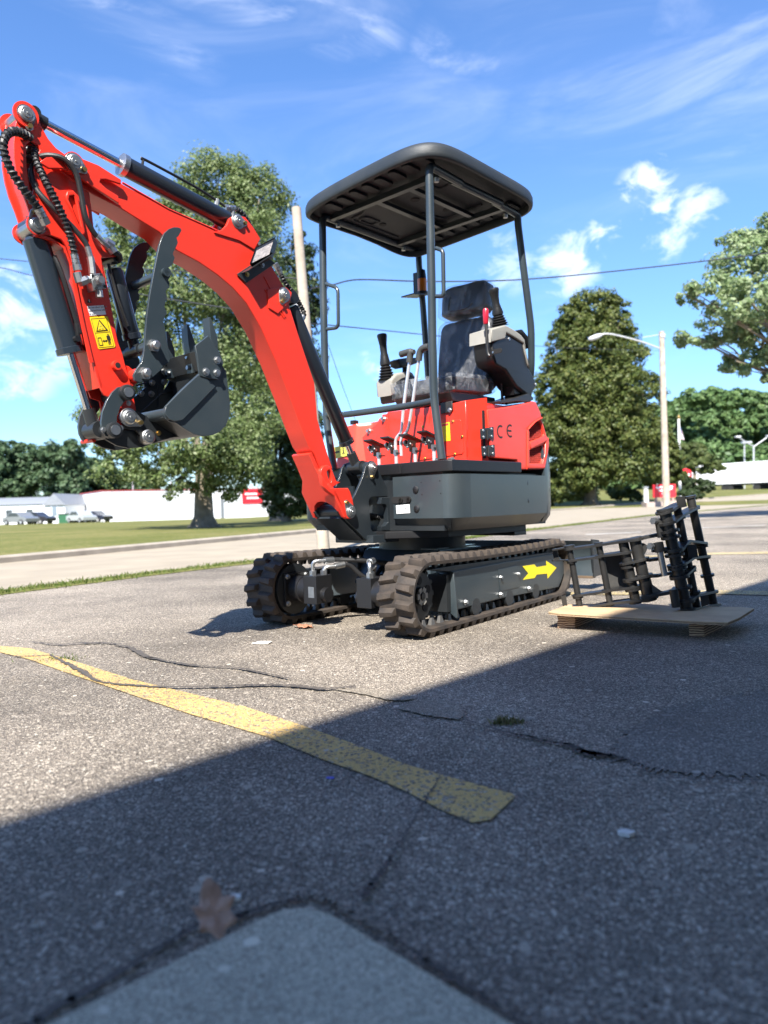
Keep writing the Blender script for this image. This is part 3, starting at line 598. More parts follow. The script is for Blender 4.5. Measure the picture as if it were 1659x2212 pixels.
# ---------------------------------------------------------------- boom
YB = .056                                        # half width of the boom box
boom_top = P1([(400, 392), (440, 383), (500, 398), (560, 420), (640, 452), (760, 535), (800, 572), (1100, 732), (1400, 872), (1450, 882)], YB)
boom_back = P2([(1105, 95), (1180, 110), (1260, 160), (1320, 260), (1385, 370), (1445, 470), (1480, 600), (1530, 760), (1590, 940), (1640, 1090)], YB)
boom_low = [sY(p, YB) for p in ((686, 905), (706, 975), (719, 1012))]
inner = P2([(1655, 1655)], YB)+[sY(zb(*p), YB) for p in ((205, 520), (130, 300))]+P2([(1600, 1500), (1560, 1395), (1480, 1180), (1390, 950), (1290, 730), (1195, 570), (1105, 470), (1005, 385), (880, 300), (740, 225)], YB)
inner2 = P1([(1040, 885), (900, 800), (775, 722), (640, 655), (560, 612), (470, 545), (400, 490)], YB)
boom_poly = boom_top+boom_back+boom_low+inner[1:]+inner2
BOOM = plate('boom', boom_poly, 'Y', -YB, YB, RED, EXC, bevel=.004)
# tip ears, outside the arm plates
PIV = sY(z1(487, 430), .085)
ear = P1([(258, 430), (300, 400), (400, 392), (440, 382), (500, 396), (560, 418), (640, 450), (790, 545), (788, 572), (690, 540), (655, 540), (648, 560), (690, 600), (770, 650), (775, 700), (640, 612), (560, 560), (480, 500), (400, 470), (320, 470)], .075)
for s in (1, -1): plate('boom_tip_plate', ear, 'Y', s*.066, s*.078, RED, BOOM, bevel=.002)
MB().cyl((PIV[0], -.082, PIV[1]), (PIV[0], .084, PIV[1]), .036).build('pivot_boss', RED, BOOM)
pin(PIV, -.09, .094, .026, BOOM, P1([(553, 477)], .09)[0])
# arm cylinder ears on the back of the boom
CE_ = P1([(1560, 812)], .07)[0]
ear2 = P1([(1400, 890), (1450, 872), (1480, 840), (1500, 795), (1535, 772), (1600, 788), (1650, 850), (1700, 930), (1660, 1000), (1560, 940)], .06)
for s in (1, -1): plate('cylinder_lug', ear2, 'Y', s*.046, s*.062, RED, BOOM)
pin(CE_, -.066, .074, .025, BOOM, P1([(1603, 825)], .07)[0])
# boom cylinder lugs
CB_ = P2([(1450, 512)], .07)[0]
ear3 = P2([(1330, 480), (1400, 470), (1450, 465), (1490, 500), (1480, 560), (1440, 600), (1400, 640), (1340, 600)], .06)
for s in (1, -1): plate('cylinder_lug', ear3, 'Y', s*.046, s*.062, RED, BOOM)
pin(CB_, -.066, .074, .026, BOOM, P2([(1432, 558)], .07)[0])
# stiffening rib welded on the side; lower bead shapes sunlight beside lamp shadow
for a, b in (((1310, 395), (1450, 660)), ((1315, 480), (1440, 665))):
    pa, pb_ = P2([a, b], YB+.002); MB().tube([v3(pa, YB), v3(pb_, YB)], .004, 6).build('weld_or_lit_bead', RED, BOOM)
pa = P1([(800, 562), (1100, 735), (1440, 885)], YB)
MB().tube([v3(q, YB-.001) for q in pa], .004, 6).build('weld_or_lit_bead', RED, BOOM)
# foot: wrap plate, yoke web with its arch, two fork plates, lifting eye
FOOT = sY((757, 1105), .105)
fork = [sY(zb(*p), .105) for p in ((215, 560), (330, 740), (560, 735), (590, 780), (622, 880), (650, 1045), (640, 1095), (600, 1140), (545, 1135), (505, 1080), (480, 1000), (455, 960), (395, 850), (300, 780), (230, 700))]
for s in (1, -1): plate('fork_plate', fork if s > 0 else fork[2:-2], 'Y', s*.083, s*.108, RED, BOOM, bevel=.004)
WT = Vector(inner[0]); WB_ = Vector((FOOT[0]+.036, FOOT[1]-.022)); wl_ = (WT-WB_).length; wu = (WT-WB_)/wl_
web = [(-.108, 0), (-.108, wl_*.55), (-.066, wl_*.80), (-.058, wl_*1.15), (.058, wl_*1.15), (.066, wl_*.80), (.108, wl_*.55), (.108, 0), (.088, .0), (.080, .030), (.060, .064), (.032, .083), (0, .088), (-.032, .083), (-.060, .064), (-.080, .030), (-.088, 0)]
me = plate_mesh(web, 'Z', -.010, .010, (), .003)
me.transform(Matrix(((0, wu.x, wu.y, WB_.x), (1, 0, 0, 0), (0, wu.y, -wu.x, WB_.y), (0, 0, 0, 1)))); wn(link('yoke_web', me, RED, BOOM))
lean = math.atan2(-wu.x, wu.y)
wrap = [(-.063, .0), (-.063, .15), (.063, .15), (.063, 0)]
me = plate_mesh([(-.061, wl_*.72), (-.061, wl_*1.32), (.061, wl_*1.32), (.061, wl_*.72)], 'Z', -.013, .006, (), .003)
me.transform(Matrix(((0, wu.x, wu.y, WB_.x+.004), (1, 0, 0, 0), (0, wu.y, -wu.x, WB_.y), (0, 0, 0, 1)))); wn(link('wrap_plate', me, RED, BOOM))
eye = [sY(zb(*p), .075) for p in ((200, 560), (205, 490), (240, 445), (290, 435), (330, 455), (400, 640), (460, 660), (320, 745), (270, 690), (250, 630))]
eyeh = [sY(zb(*p), .075) for p in ((285, 560), (280, 520), (305, 498), (330, 520), (345, 620), (335, 665), (315, 650))]
plate('lifting_eye', eye, 'Y', .058, .082, RED, BOOM, (eyeh,), bevel=.004)
pin(FOOT, -.112, .118, .026, BOOM, sY(zb(558, 925), .115))
# work lamp on its bracket
LB = P2([(1160, 370), (1220, 430), (1410, 300), (1345, 250)], .09)
lampb = plate('lamp_bracket', LB, 'Y', .058, .064, GREYD, EXC)
shelf = MB(); A0, A1 = P2([(1160, 370), (1345, 250)], .06); shelf.add([v3(A0, .06), v3(A1, .06), v3(A1, .118), v3(A0, .118), *[(p[0]+.004, y, p[1]-.005) for p, y in ((A0, .06), (A1, .06), (A1, .118), (A0, .118))]], [(0, 1, 2, 3), (7, 6, 5, 4), (0, 4, 5, 1), (1, 5, 6, 2), (2, 6, 7, 3), (3, 7, 4, 0)])
shelf.build('shelf', GREYD, lampb)
bolt(v3(P2([(1198, 383)], .064)[0], .064), (0, 1, 0), .008, BRASS, lampb); bolt(v3(P2([(1298, 322)], .064)[0], .064), (0, 1, 0), .008, STEEL, lampb)
LM = thing_p = None
def corner(p, Y): q = sY(z2(*p), Y); return Vector((q[0], Y, q[1]))
f0, f1, f2, f3 = corner((1255, 205), .105), corner((1378, 140), .105), corner((1345, 250), .105), corner((1215, 315), .105)
dv = (corner((1440, 190), .07)-corner((1378, 140), .13)); dv = Vector((-.055, -.045, .004))
lampm = MB().add([f0, f1, f2, f3, f0+dv, f1+dv*1.05, f2+dv*1.05, f3+dv], [(0, 1, 5, 4), (1, 2, 6, 5), (2, 3, 7, 6), (3, 0, 4, 7), (4, 5, 6, 7)])
ce = (f0+f1+f2+f3)/4; g = [ce+(p-ce)*.9+dv*.12 for p in (f0, f1, f2, f3)]
lampm.add([f0, f1, f2, f3]+g, [(0, 1, 5, 4), (1, 2, 6, 5), (2, 3, 7, 6), (3, 0, 4, 7)])
LAMP = lampm.build('work_lamp', BLACK, EXC, bevel=.002)
MB().add(g, [(0, 1, 2, 3)]).build('lens', LENS, LAMP, smooth=0)

# ---------------------------------------------------------------- arm (dipper)
YA = .052
arm_out = P1([(138, 62), (160, 50), (188, 52), (215, 68), (235, 100), (268, 190), (315, 275), (365, 335), (425, 378), (500, 385), (545, 410), (565, 455), (560, 520), (585, 640), (600, 740), (612, 850), (650, 930), (720, 985), (765, 1010), (760, 1045), (662, 1052), (672, 1130), (700, 1260), (735, 1430), (770, 1600)], YA)
arm_low = P2([(385, 900), (405, 980), (440, 1100), (468, 1230), (480, 1310), (462, 1375), (420, 1392), (360, 1380), (335, 1340), (330, 1240), (318, 1190), (262, 1170), (240, 1120)], YA)
arm_in = P1([(625, 1760), (580, 1560), (545, 1400), (505, 1200), (470, 1080), (440, 985), (400, 930), (330, 905), (270, 905), (228, 885), (212, 840), (205, 790), (175, 700), (135, 600), (108, 500), (92, 400), (90, 300), (98, 200), (115, 110)], YA)
hole = P1([(172, 310), (205, 288), (250, 320), (262, 350), (232, 400), (222, 480), (226, 570), (214, 640), (196, 600), (180, 500), (172, 400)], YA)
ARM = plate('dipper_arm', arm_out+arm_low+arm_in, 'Y', YA-.010, YA, RED, EXC, (hole,), bevel=.002)
plate('side_plate', arm_out+arm_low+arm_in, 'Y', -YA, -YA+.010, RED, ARM, (hole,), bevel=.002)
def web_strip(name, pts, t, y0, y1, m, parent):      # a plate bent along a path in X,Z, spanning y0..y1
    Q = [Vector((p[0], 0, p[1])) for p in pts]; v = []; f = []
    for i, p in enumerate(Q):
        tg = (Q[min(i+1, len(Q)-1)]-Q[max(i-1, 0)]).normalized(); nn = Vector((tg.z, 0, -tg.x))*t/2
        for a, y in ((nn, y0), (nn, y1), (-nn, y1), (-nn, y0)): v.append((p.x+a.x, y, p.z+a.z))
    for i in range(len(Q)-1):
        for k in range(4): f.append((4*i+k, 4*i+(k+1) % 4, 4*i+4+(k+1) % 4, 4*i+4+k))
    f += [(0, 1, 2, 3), tuple(len(v)-4+k for k in (3, 2, 1, 0))]
    return MB().add(v, f).build(name, m, parent)
web_strip('front_web', P1([(232, 900), (330, 930), (420, 985), (462, 1100), (500, 1240), (540, 1420), (580, 1600), (630, 1790)], YA)+P2([(248, 1120)], YA), .009, -YA-.014, YA+.0, RED, ARM)
web_strip('front_web', P1([(118, 130), (108, 210), (104, 300), (106, 400), (122, 500), (150, 600), (188, 700), (215, 790)], YA-.02), .009, -YA, YA-.02, RED, ARM)
web_strip('back_web', P1([(262, 200), (310, 285), (360, 345), (420, 390)], YA), .008, -YA, YA-.003, RED, ARM)
web_strip('back_web', P1([(662, 1070), (690, 1200), (728, 1400), (762, 1580)], YA)+P2([(400, 985), (435, 1110)], YA), .009, -YA, YA-.004, RED, ARM)
web_strip('back_web', P1([(548, 560), (575, 660), (590, 760), (604, 860), (640, 940)], YA), .009, -YA, YA-.004, RED, ARM)
# raised edge strip and doubler on the lower left face
plate('edge_strip', P1([(470, 1105), (500, 1240), (548, 1480), (590, 1660), (610, 1740), (580, 1740), (540, 1560), (470, 1235), (455, 1110)], YA), 'Y', YA, YA+.006, RED, ARM)
lo = P1([(430, 625), (470, 620), (500, 660), (520, 760), (548, 890), (540, 912), (525, 900), (470, 760), (420, 670)], YA)
lh = P1([(445, 655), (475, 650), (490, 700), (505, 780), (520, 850), (505, 830), (468, 740), (440, 680)], YA)
plate('stiffener_loop', lo, 'Y', YA, YA+.012, RED, ARM, (lh,), bevel=.003)
AT = P1([(184, 105)], .075)[0]; BB = P1([(255, 832)], .075)[0]; BC = P2([(430, 1315)], .09)[0]; BD = P2([(403, 1157)], .09)[0]
for c, r in ((AT, .042), (BB, .034), (BC, .040)):
    for s in (1, -1): MB().cyl((c[0], s*YA, c[1]), (c[0], s*(YA+.009), c[1]), r, n=28).build('pivot_boss', RED, ARM, bevel=.002)
pin(AT, -.066, .07, .026, ARM, P1([(200, 190)], .07)[0]); pin(BB, -.066, .07, .025, ARM, P1([(232, 750)], .07)[0])
# grease boss and thumb pivot boss
for q in ((337, 980),): 
    c = P2([q], YA)[0]; MB().tube([v3(c, YA), v3(c, YA+.02)], .018, 14).build('grease_boss', RED, ARM, bevel=.003); MB().tube([v3(c, YA+.012), v3(c, YA+.021)], .010, 10).build('grease_port', HOLE, ARM)
TP = P2([(530, 1030)], .118)[0]
MB().cyl((TP[0], -.10, TP[1]), (TP[0], .10, TP[1]), .026).build('thumb_pivot_tube', RED, ARM)
tb = [(TP[0]+dx, TP[1]+dz) for dx, dz in ((.10, .05), (.02, .035), (-.03, .0), (-.0, -.035), (.08, -.06))]
for s in (1, -1): plate('thumb_lug', tb, 'Y', s*.030, s*.044, RED, ARM)
# decals
dm = sY(zd(690, 1000), YA+.001); 
DZ = YA+.0012
def decal(name, pts, m, off=.0, f=zd, Y=DZ, th=.0007): return plate(name, [sY(f(*p), Y+off) for p in pts], 'Y', Y+off, Y+off+th, m, ARM, bevel=.0002)
decal('white_label', [(320, 418), (815, 388), (890, 665), (400, 702)], DECW)
decal('yellow_label', [(395, 760), (420, 738), (900, 712), (940, 740), (1160, 1600), (1140, 1640), (690, 1700), (650, 1670)], YEL)
decal('warning_triangle', [(680, 812), (595, 1175), (948, 1140)], DECK, .001)
decal('warning_field', [(686, 870), (636, 1145), (885, 1122)], YEL, .002)
for p in (((690, 960), (740, 985), (745, 1030), (700, 1010)), ((660, 1060), (720, 1075), (705, 1115), (665, 1100)), ((760, 1020), (800, 1060), (790, 1110), (750, 1080))): decal('hazard_mark', p, LIME, .003)
def frame_line(pts, wd=.0012, m=DECK, off=.001, f=zd):
    P = [Vector((*sY(f(*p), DZ+off), 0)) for p in pts]; mb = MB()
    for a, b in zip(P, P[1:]): mb.tube([(a.x, DZ+off, a.y), (b.x, DZ+off, b.y)], wd, 5)
    return mb.build('print_line', m, ARM)
frame_line([(445, 795), (885, 765), (1120, 1590), (1105, 1605), (685, 1650), (445, 795)], .0006); frame_line([(570, 1215), (1005, 1178)], .0006)
frame_line([(640, 1360), (730, 1350), (795, 1570), (695, 1582), (640, 1360)], .0011)
decal('double_arrow', [(775, 1450), (825, 1415), (822, 1440), (875, 1436), (870, 1410), (930, 1438), (885, 1485), (882, 1462), (830, 1468), (832, 1492)], DECK, .001)
decal('person_symbol', [(890, 1300), (935, 1288), (985, 1290), (1000, 1320), (1025, 1420), (1012, 1425), (985, 1345), (1040, 1550), (1018, 1560), (975, 1430), (990, 1555), (965, 1560), (925, 1330), (930, 1420), (918, 1420)], DECK, .001)
c = sY(zd(935, 1262), DZ); plate('person_symbol', circ(c, .0026, 12), 'Y', DZ+.001, DZ+.0017, DECK, ARM, bevel=.0002)
decal('alert_mark', [(360, 195), (325, 320), (465, 318)], DECK); decal('alert_mark', [(370, 225), (390, 222), (405, 300), (385, 302)], DECW, .001)
def side_text(s, at, right, size, m, parent, Y, f=zd, ext=.0004):
    a = sY(f(*at), Y); b = sY(f(*right), Y); ex = Vector((b[0]-a[0], 0, b[1]-a[1])).normalized(); ez = Vector((-ex.z, 0, ex.x))
    if ez.z < 0: ez = -ez
    n = Vector((0, 1, 0)); T = Matrix(((ex.x, ez.x, 0, a[0]), (0, 0, 1, Y), (ex.z, ez.z, 0, a[1]), (0, 0, 0, 1)))
    return text('lettering', s, size, T, m, parent, ext)
for s, a in (('Do not allow people', (345, 490)), ('near machine when', (372, 580)), ('in use!', (392, 668))): side_text(s, a, (a[0]+400, a[1]-27), .0088, DECG, ARM, DZ+.0012)

# ---------------------------------------------------------------- cylinders
def cylinder(name, a, b, split, rb, rr, parent=EXC, collar=True, m=BARREL, eye=(.030, .030), Y=0):
    """a = barrel eye, b = rod eye, both (X,Z); barrel covers the first `split` of the way"""
    A, B = Vector((a[0], Y, a[1])), Vector((b[0], Y, b[1])); d = (B-A).normalized(); s = A.lerp(B, split)
    o = MB().tube([A+d*.035, A+d*.045, s-d*.004, s], [rb*.8, rb, rb, rb*.93], 24).build(name, m, parent)
    MB().cyl(A-Vector((0, .045, 0)), A+Vector((0, .045, 0)), eye[0], n=20).build('barrel_eye', m, o, bevel=.002)
    if collar: MB().tube([s-d*.012, s-d*.010, s+d*.010, s+d*.012], [rb*1.0, rb*1.12, rb*1.12, rb*.9], 24).build('gland_collar', STEEL if m is BARREL and collar == 2 else m, o)
    MB().cyl(s-d*.01, B-d*eye[1]*1.9, rr, n=18).build('rod', CHROME, o)
    MB().tube([B-d*eye[1]*2.6, B-d*eye[1]*.4], [rr*1.45, rr*1.55], 16).build('rod_end', GREYD, o)
    MB().cyl(B-Vector((0, .042, 0)), B+Vector((0, .042, 0)), eye[1], n=20).build('rod_eye', GREYD, o, bevel=.002)
    return o, A, B, d, s
s0 = sY(z1(800, 478), 0); aA = sY(z1(1535, 838), 0); aB = sY(z1(198, 128), 0)
sp = (Vector(s0)-Vector(aA)).length/(Vector(aB)-Vector(aA)).length
AC, A, B, d, s = cylinder('arm_cylinder', aA, aB, sp, .037, .016, collar=2, eye=(.030, .020))
nrm = Vector((d.z, 0, -d.x)); nrm = nrm if nrm.z > 0 else -nrm
MB().tube(catmull([s-d*.075+nrm*.034, s-d*.075+nrm*.058, s-d*.085+nrm*.066, s-d*.3+nrm*.068, A+d*.12+nrm*.062, A+d*.03+nrm*.05], 6), .0055, 8).build('hydraulic_pipe', BLKP, AC)
for k in (.10, .02): MB().cyl(A+d*k+nrm*.03, A+d*k+nrm*.066, .010, n=8).build('pipe_fitting', STEEL, AC)
bA = sY(z1(238, 852), 0); bB = sY(z2(205, 1400), 0); s0 = sY(z2(58, 880), 0)
bA = (bA[0]+.0, bA[1])
sp = (Vector(s0)-Vector(bA)).length/(Vector(bB)-Vector(bA)).length
off = sY(z1(330, 1100), 0); 
BKC, A, B, d, s = cylinder('bucket_cylinder', sY(z1(205, 850), 0), bB, sp, .043, .0155, m=NAVY)
MB().tube(catmull([A+d*.10+Vector((-.03, .035, 0)), A+d*.17+Vector((-.032, .047, 0)), A+d*.36+Vector((-.03, .05, 0)), s-d*.09+Vector((-.028, .05, 0)), s-d*.04+Vector((-.02, .045, -.0)), s-d*.035+Vector((-.008, .035, 0))], 6), .0085, 8).build('hydraulic_pipe', BLACK, BKC)
MB().cyl(s-d*.035+Vector((-.008, .02, 0)), s-d*.035+Vector((-.012, .058, 0)), .011, n=8).build('pipe_fitting', BLACK, BKC)
cA = sY(z2(1462, 545), 0); cB = sY(zb(680, 460), 0); s0 = sY(z4(187, 815), 0)
sp = (Vector(s0)-Vector(cA)).length/(Vector(cB)-Vector(cA)).length
BOC, A, B, d, s = cylinder('boom_cylinder', cA, cB, sp, .034, .016)
tA = sY(z2(312, 285), 0); tB = sY(z2(470, 880), 0); s0 = sY(z2(445, 790), 0)
sp = (Vector(s0)-Vector(tA)).length/(Vector(tB)-Vector(tA)).length
THC, A, B, d, s = cylinder('thumb_cylinder', tA, tB, sp, .031, .014, eye=(.022, .022))
MB().tube([A+d*.03+Vector((.036, .03, 0)), A.lerp(s, .5)+Vector((.036, .03, 0)), s+Vector((.03, .028, .03))], .006, 8).build('hydraulic_pipe', BLKP, THC)

# ---------------------------------------------------------------- thumb
YT = .115
tpts = [(765, 80), (745, 74), (720, 74), (690, 85), (660, 112), (642, 145), (628, 185), (612, 260), (585, 400), (560, 540), (545, 650), (536, 760), (528, 880), (512, 955), (472, 1008), (458, 1040), (468, 1075), (500, 1090), (560, 1075), (600, 1040), (635, 1010), (655, 980), (690, 955), (700, 930), (690, 880), (672, 800), (664, 740)]
teeth = [(655, 700), (650, 690), (664, 655), (676, 640), (664, 600), (660, 590), (672, 545), (678, 530), (668, 495), (674, 480), (694, 470), (690, 430), (684, 420), (702, 388), (712, 375), (690, 345), (688, 335), (712, 318), (728, 275), (716, 250), (718, 238), (740, 196), (748, 175), (740, 142), (752, 132), (772, 95)]
THUMB = plate('thumb', P2(tpts+teeth, YT), 'Y', YT-.012, YT, GREY, EXC, bevel=.0015)
plate('thumb_plate', P2(tpts+teeth, YT), 'Y', -YT, -YT+.012, GREY, THUMB, bevel=.0015)
c = P2([(662, 372)], YT)[0]; MB().tube([(c[0], -YT, c[1]), (c[0], YT+.016, c[1]), (c[0], YT+.016, c[1]), (c[0], YT+.004, c[1])], [.017, .017, .010, .009], 16).build('spacer_tube', GREY, THUMB)
T1 = P2([(585, 850)], YT)[0]
MB().cyl((T1[0], -YT+.012, T1[1]), (T1[0], YT-.012, T1[1]), .021).build('cross_tube', GREY, THUMB)
for c in (T1, TP):
    MB().tube([(c[0], YT, c[1]), (c[0], YT+.014, c[1])], [.024, .024], 6).build('hex_nut', STEEL, THUMB, smooth=20)
    MB().tube([(c[0], YT+.012, c[1]), (c[0], YT+.026, c[1]), (c[0], YT+.030, c[1])], [.016, .016, .011], 18).build('pivot_pin', STEEL, THUMB)
    MB().cyl((c[0], -YT-.02, c[1]), (c[0], -YT, c[1]), .024, n=6).build('hex_nut', STEEL, THUMB, smooth=20)

# ---------------------------------------------------------------- bucket
YK = .19
side = P2([(665, 1245), (770, 1135), (885, 1030), (900, 1045), (1000, 1062), (1020, 1030), (1040, 985), (1062, 1010), (1075, 1120), (1088, 1220), (1086, 1300), (1062, 1370), (1020, 1412), (975, 1432), (910, 1440), (850, 1425), (790, 1390), (735, 1352), (695, 1345), (665, 1320), (655, 1285)], YK)
BUCKET = plate('bucket', side, 'Y', YK-.010, YK, GREY, EXC, bevel=.0015)
plate('bucket_side', side, 'Y', -YK, -YK+.010, GREY, BUCKET, bevel=.0015)
shell = P2([(1000, 880), (1025, 940), (1048, 1010), (1066, 1120), (1079, 1220), (1076, 1295), (1054, 1360), (1014, 1401), (970, 1421), (910, 1429), (855, 1416), (795, 1380), (735, 1340), (690, 1310)], YK)
web_strip('bucket_shell', shell, .008, -YK+.004, YK-.004, GREYD, BUCKET)
lip = P2([(985, 850), (1004, 900), (1030, 975)], YK)
web_strip('cutting_or_lit_edge', lip, .014, -YK-.002, YK+.002, GREYD, BUCKET)
stiff = P2([(660, 1245), (770, 1135), (885, 1030), (985, 1115), (880, 1225), (770, 1335), (720, 1345), (680, 1330), (655, 1290)], YK)
plate('side_stiffener', stiff, 'Y', YK, YK+.009, GREY, BUCKET)
cut = P2([(858, 850), (945, 782), (1000, 868), (1032, 925), (1042, 962), (1012, 1070), (955, 1065), (890, 1045), (875, 940)], YK+.01)
plate('side_cutter', cut, 'Y', YK+.001, YK+.013, GREY, BUCKET)
plate('side_cutter', cut, 'Y', -YK-.013, -YK-.001, GREY, BUCKET)
for q in ((1003, 943), (930, 1018), (1000, 1025)): c = P2([q], YK+.013)[0]; bolt(v3(c, YK+.013), (0, 1, 0), .0115, STEEL, BUCKET, .012)
for q in ((655, 1015), (655, 1085), (577, 1090), (572, 1163), (506, 1160)): c = P2([q], -YK+.01)[0]; bolt(v3(c, -YK+.01), (0, 1, 0), .010, STEEL, BUCKET, .014)
tt = [Vector((p[0], 0, p[1])) for p in P2([(975, 655), (1010, 840), (1022, 985)], YK)]
for y in (.15, 0, -.15):
    dirv = (tt[0]-tt[1]).normalized(); sh = .030
    n_ = Vector((dirv.z, 0, -dirv.x))
    mb = MB()
    st = [(tt[2], .020, .010), (tt[1], .021, .013), (tt[1].lerp(tt[0], .25), .024, .016), (tt[0], .021, .004)]
    v = []
    for p, wv, th in st:
        for a, b in ((-wv, -th), (wv, -th), (wv, th), (-wv, th)): v.append((p.x+n_.x*b, y+a, p.z+n_.z*b))
    f = [(0, 1, 2, 3), (15, 14, 13, 12)]+[(4*i+k, 4*i+(k+1) % 4, 4*i+4+(k+1) % 4, 4*i+4+k) for i in range(3) for k in range(4)]
    to = mb.add(v, f).build('bucket_tooth', GREY, BUCKET, bevel=.003)
    for q in (.25, .75):
        p = tt[2].lerp(tt[1], q)
        mb = MB().cyl((p.x+.022*(1 if n_.x > 0 else -1), y, p.z), (p.x+.005, y, p.z), .009, n=6).build('bolt', STEEL, to, smooth=20)
# ears, cross tube, pins and links
E1 = P2([(555, 1443)], .09)[0]
tc_ = P2([(690, 1290)], YK)[0]
MB().cyl((tc_[0], -YK+.004, tc_[1]), (tc_[0], YK-.004, tc_[1]), .021).build('torsion_tube', GREY, BUCKET)
earp = P2([(380, 1340), (400, 1290), (430, 1262), (480, 1275), (560, 1320), (690, 1255), (760, 1330), (860, 1430), (700, 1450), (600, 1480), (555, 1492), (515, 1475), (500, 1440), (470, 1400), (400, 1390)], .075)
for s in (1, -1): plate('bucket_ear', earp, 'Y', s*.064, s*.078, GREYD, BUCKET)
pin(BC, -.09, .098, .027, BUCKET, P2([(503, 1350)], .09)[0]); pin(E1, -.09, .096, .027, BUCKET); bolt(v3(P2([(620, 1418)], .078)[0], .078), (0, 1, 0), .008, BRASS, BUCKET)
for p, q in (((470, 1110), (540, 1090)), ((500, 1290), (640, 1160)), ((640, 1165), (860, 1110)), ((615, 1100), (620, 1250))):
    a, b = P2([p, q], -YK+.011); MB().tube([v3(a, -YK+.011), v3(b, -YK+.011)], .0035, 6).build('weld_or_lit_bead', GREYD, BUCKET)
F1 = P2([(318, 1402)], .09)[0]
rock = P2([(350, 1120), (400, 1112), (440, 1130), (450, 1175), (425, 1195), (390, 1215), (362, 1260), (345, 1310), (342, 1360), (355, 1400), (340, 1440), (310, 1450), (270, 1440), (248, 1400), (240, 1350), (248, 1280), (275, 1210), (310, 1155)], .085)
ROCK = plate('rocker_link', rock, 'Y', .080, .092, GREY, EXC); plate('rocker_plate', rock, 'Y', -.092, -.080, GREY, ROCK)
MB().cyl((BD[0], -.08, BD[1]), (BD[0], .08, BD[1]), .026).build('spacer_tube', GREYD, ROCK); MB().cyl((F1[0], -.105, F1[1]), (F1[0], .08, F1[1]), .027).build('spacer_tube', GREYD, ROCK)
for c in (BD, F1):
    MB().tube([v3(c, .09), v3(c, .112), v3(c, .114)], [.028, .028, .024], 20).build('pin_cap', GREYD, ROCK); MB().cyl(v3(c, .112), v3(c, .117), .018).build('pivot_pin', STEEL, ROCK)
for dx, dz in ((.035, .0), (-.03, .01)): bolt((F1[0]+dx, .093, F1[1]+dz), (0, 1, 0), .008, STEEL, ROCK)
bolt((BD[0]-.012, .09, BD[1]-.036), (0, 1, 0), .007, STEEL, ROCK)
lk = P2([(290, 1370), (340, 1360), (420, 1400), (520, 1410), (580, 1410), (600, 1450), (575, 1490), (520, 1510), (430, 1518), (350, 1500), (280, 1460), (270, 1410)], .06)
LINK = plate('bucket_link', lk, 'Y', .045, .058, GREYD, EXC); plate('link_plate', lk, 'Y', -.058, -.045, GREYD, LINK)
c0 = P2([(200, 1465)], -.02)[0]; MB().tube([v3(c0, -.11), v3(c0, -.02)], .008, 8).build('red_pin_tag', RED, LINK)

# ---------------------------------------------------------------- hoses on the arm
def hose(name, pts, r, parent=EXC, m=HOSE, spiral=True, fits=True):
    Q = catmull(pts, 14); o = MB().tube(Q, r*(.86 if spiral else 1), 10).build(name, m, parent)
    if spiral:
        ln = [0]
        for a, b in zip(Q, Q[1:]): ln.append(ln[-1]+(b-a).length)
        H = []; turns = ln[-1]/(r*1.25); n = int(turns*9); up = Vector((0, 1, .2)); j = 0
        for i in range(n+1):
            sdist = ln[-1]*i/n
            while j < len(Q)-2 and ln[j+1] < sdist: j += 1
            t = (sdist-ln[j])/max(1e-9, ln[j+1]-ln[j]); p = Q[j].lerp(Q[j+1], t); tg = (Q[j+1]-Q[j]).normalized()
            a = tg.cross(up); a.normalize(); b = a.cross(tg); g = 2*math.pi*turns*i/n
            H.append(p+(a*math.cos(g)+b*math.sin(g))*r*.92)
        MB().tube(H, r*.28, 5).build('spiral_guard', m, o)
    if fits:
        for e, k in ((0, 1), (-1, -2)):
            dv_ = (Q[e]-Q[k]).normalized(); MB().tube([Q[e]-dv_*.035, Q[e]], r*1.12, 12).build('crimp_sleeve', STEEL, o); MB().tube([Q[e]-dv_*.002, Q[e]+dv_*.018], r*1.25, 6).build('hex_nut', STEEL, o, smooth=20)
    return o
def HP(pts, Ys): return [(*[sY(z1(*p), y)[0]], y, sY(z1(*p), y)[1]) for p, y in zip(pts, Ys)]
hose('hydraulic_hose', HP([(285, 800), (240, 715), (150, 600), (70, 480), (28, 370), (22, 290), (60, 235), (120, 230), (190, 265), (250, 310)], [.09, .10, .11, .11, .11, .11, .10, .08, .05, .0]), .0135)
hose('hydraulic_hose', HP([(500, 1100), (470, 960), (420, 800), (345, 640), (290, 540), (245, 440), (225, 380), (235, 330)], [.09, .095, .10, .10, .09, .07, .05, .02]), .0115)
hose('hydraulic_hose', HP([(590, 1050), (560, 960), (480, 860), (380, 760), (300, 680), (235, 600), (205, 500), (225, 420), (240, 390)], [.085, .085, .08, .075, .065, .05, .04, .02, .0]), .0095, spiral=False)
hose('hydraulic_hose', HP([(680, 960), (620, 900), (560, 790), (530, 640), (495, 500), (420, 410), (330, 385), (250, 395), (200, 410)], [.075, .08, .085, .09, .095, .09, .07, .04, .0]), .0095, spiral=False)
hose('hydraulic_hose', HP([(262, 900), (205, 860), (190, 780), (196, 650)], [.06, .03, 0, -.02]), .009, spiral=False, fits=False)
for a in (((170, 350), (235, 345)), ((170, 410), (215, 405)), ((175, 500), (205, 500))):
    p, q = HP(a, (0, .02)); MB().cyl(p, q, .013).build('bulkhead_fitting', BLKP, ARM)
VB = P1([(592, 1160), (668, 1150), (698, 1252), (615, 1265)], .10)
VALVE = plate('shutoff_valve', VB, 'Y', YA, .098, STEEL, EXC, bevel=.003)
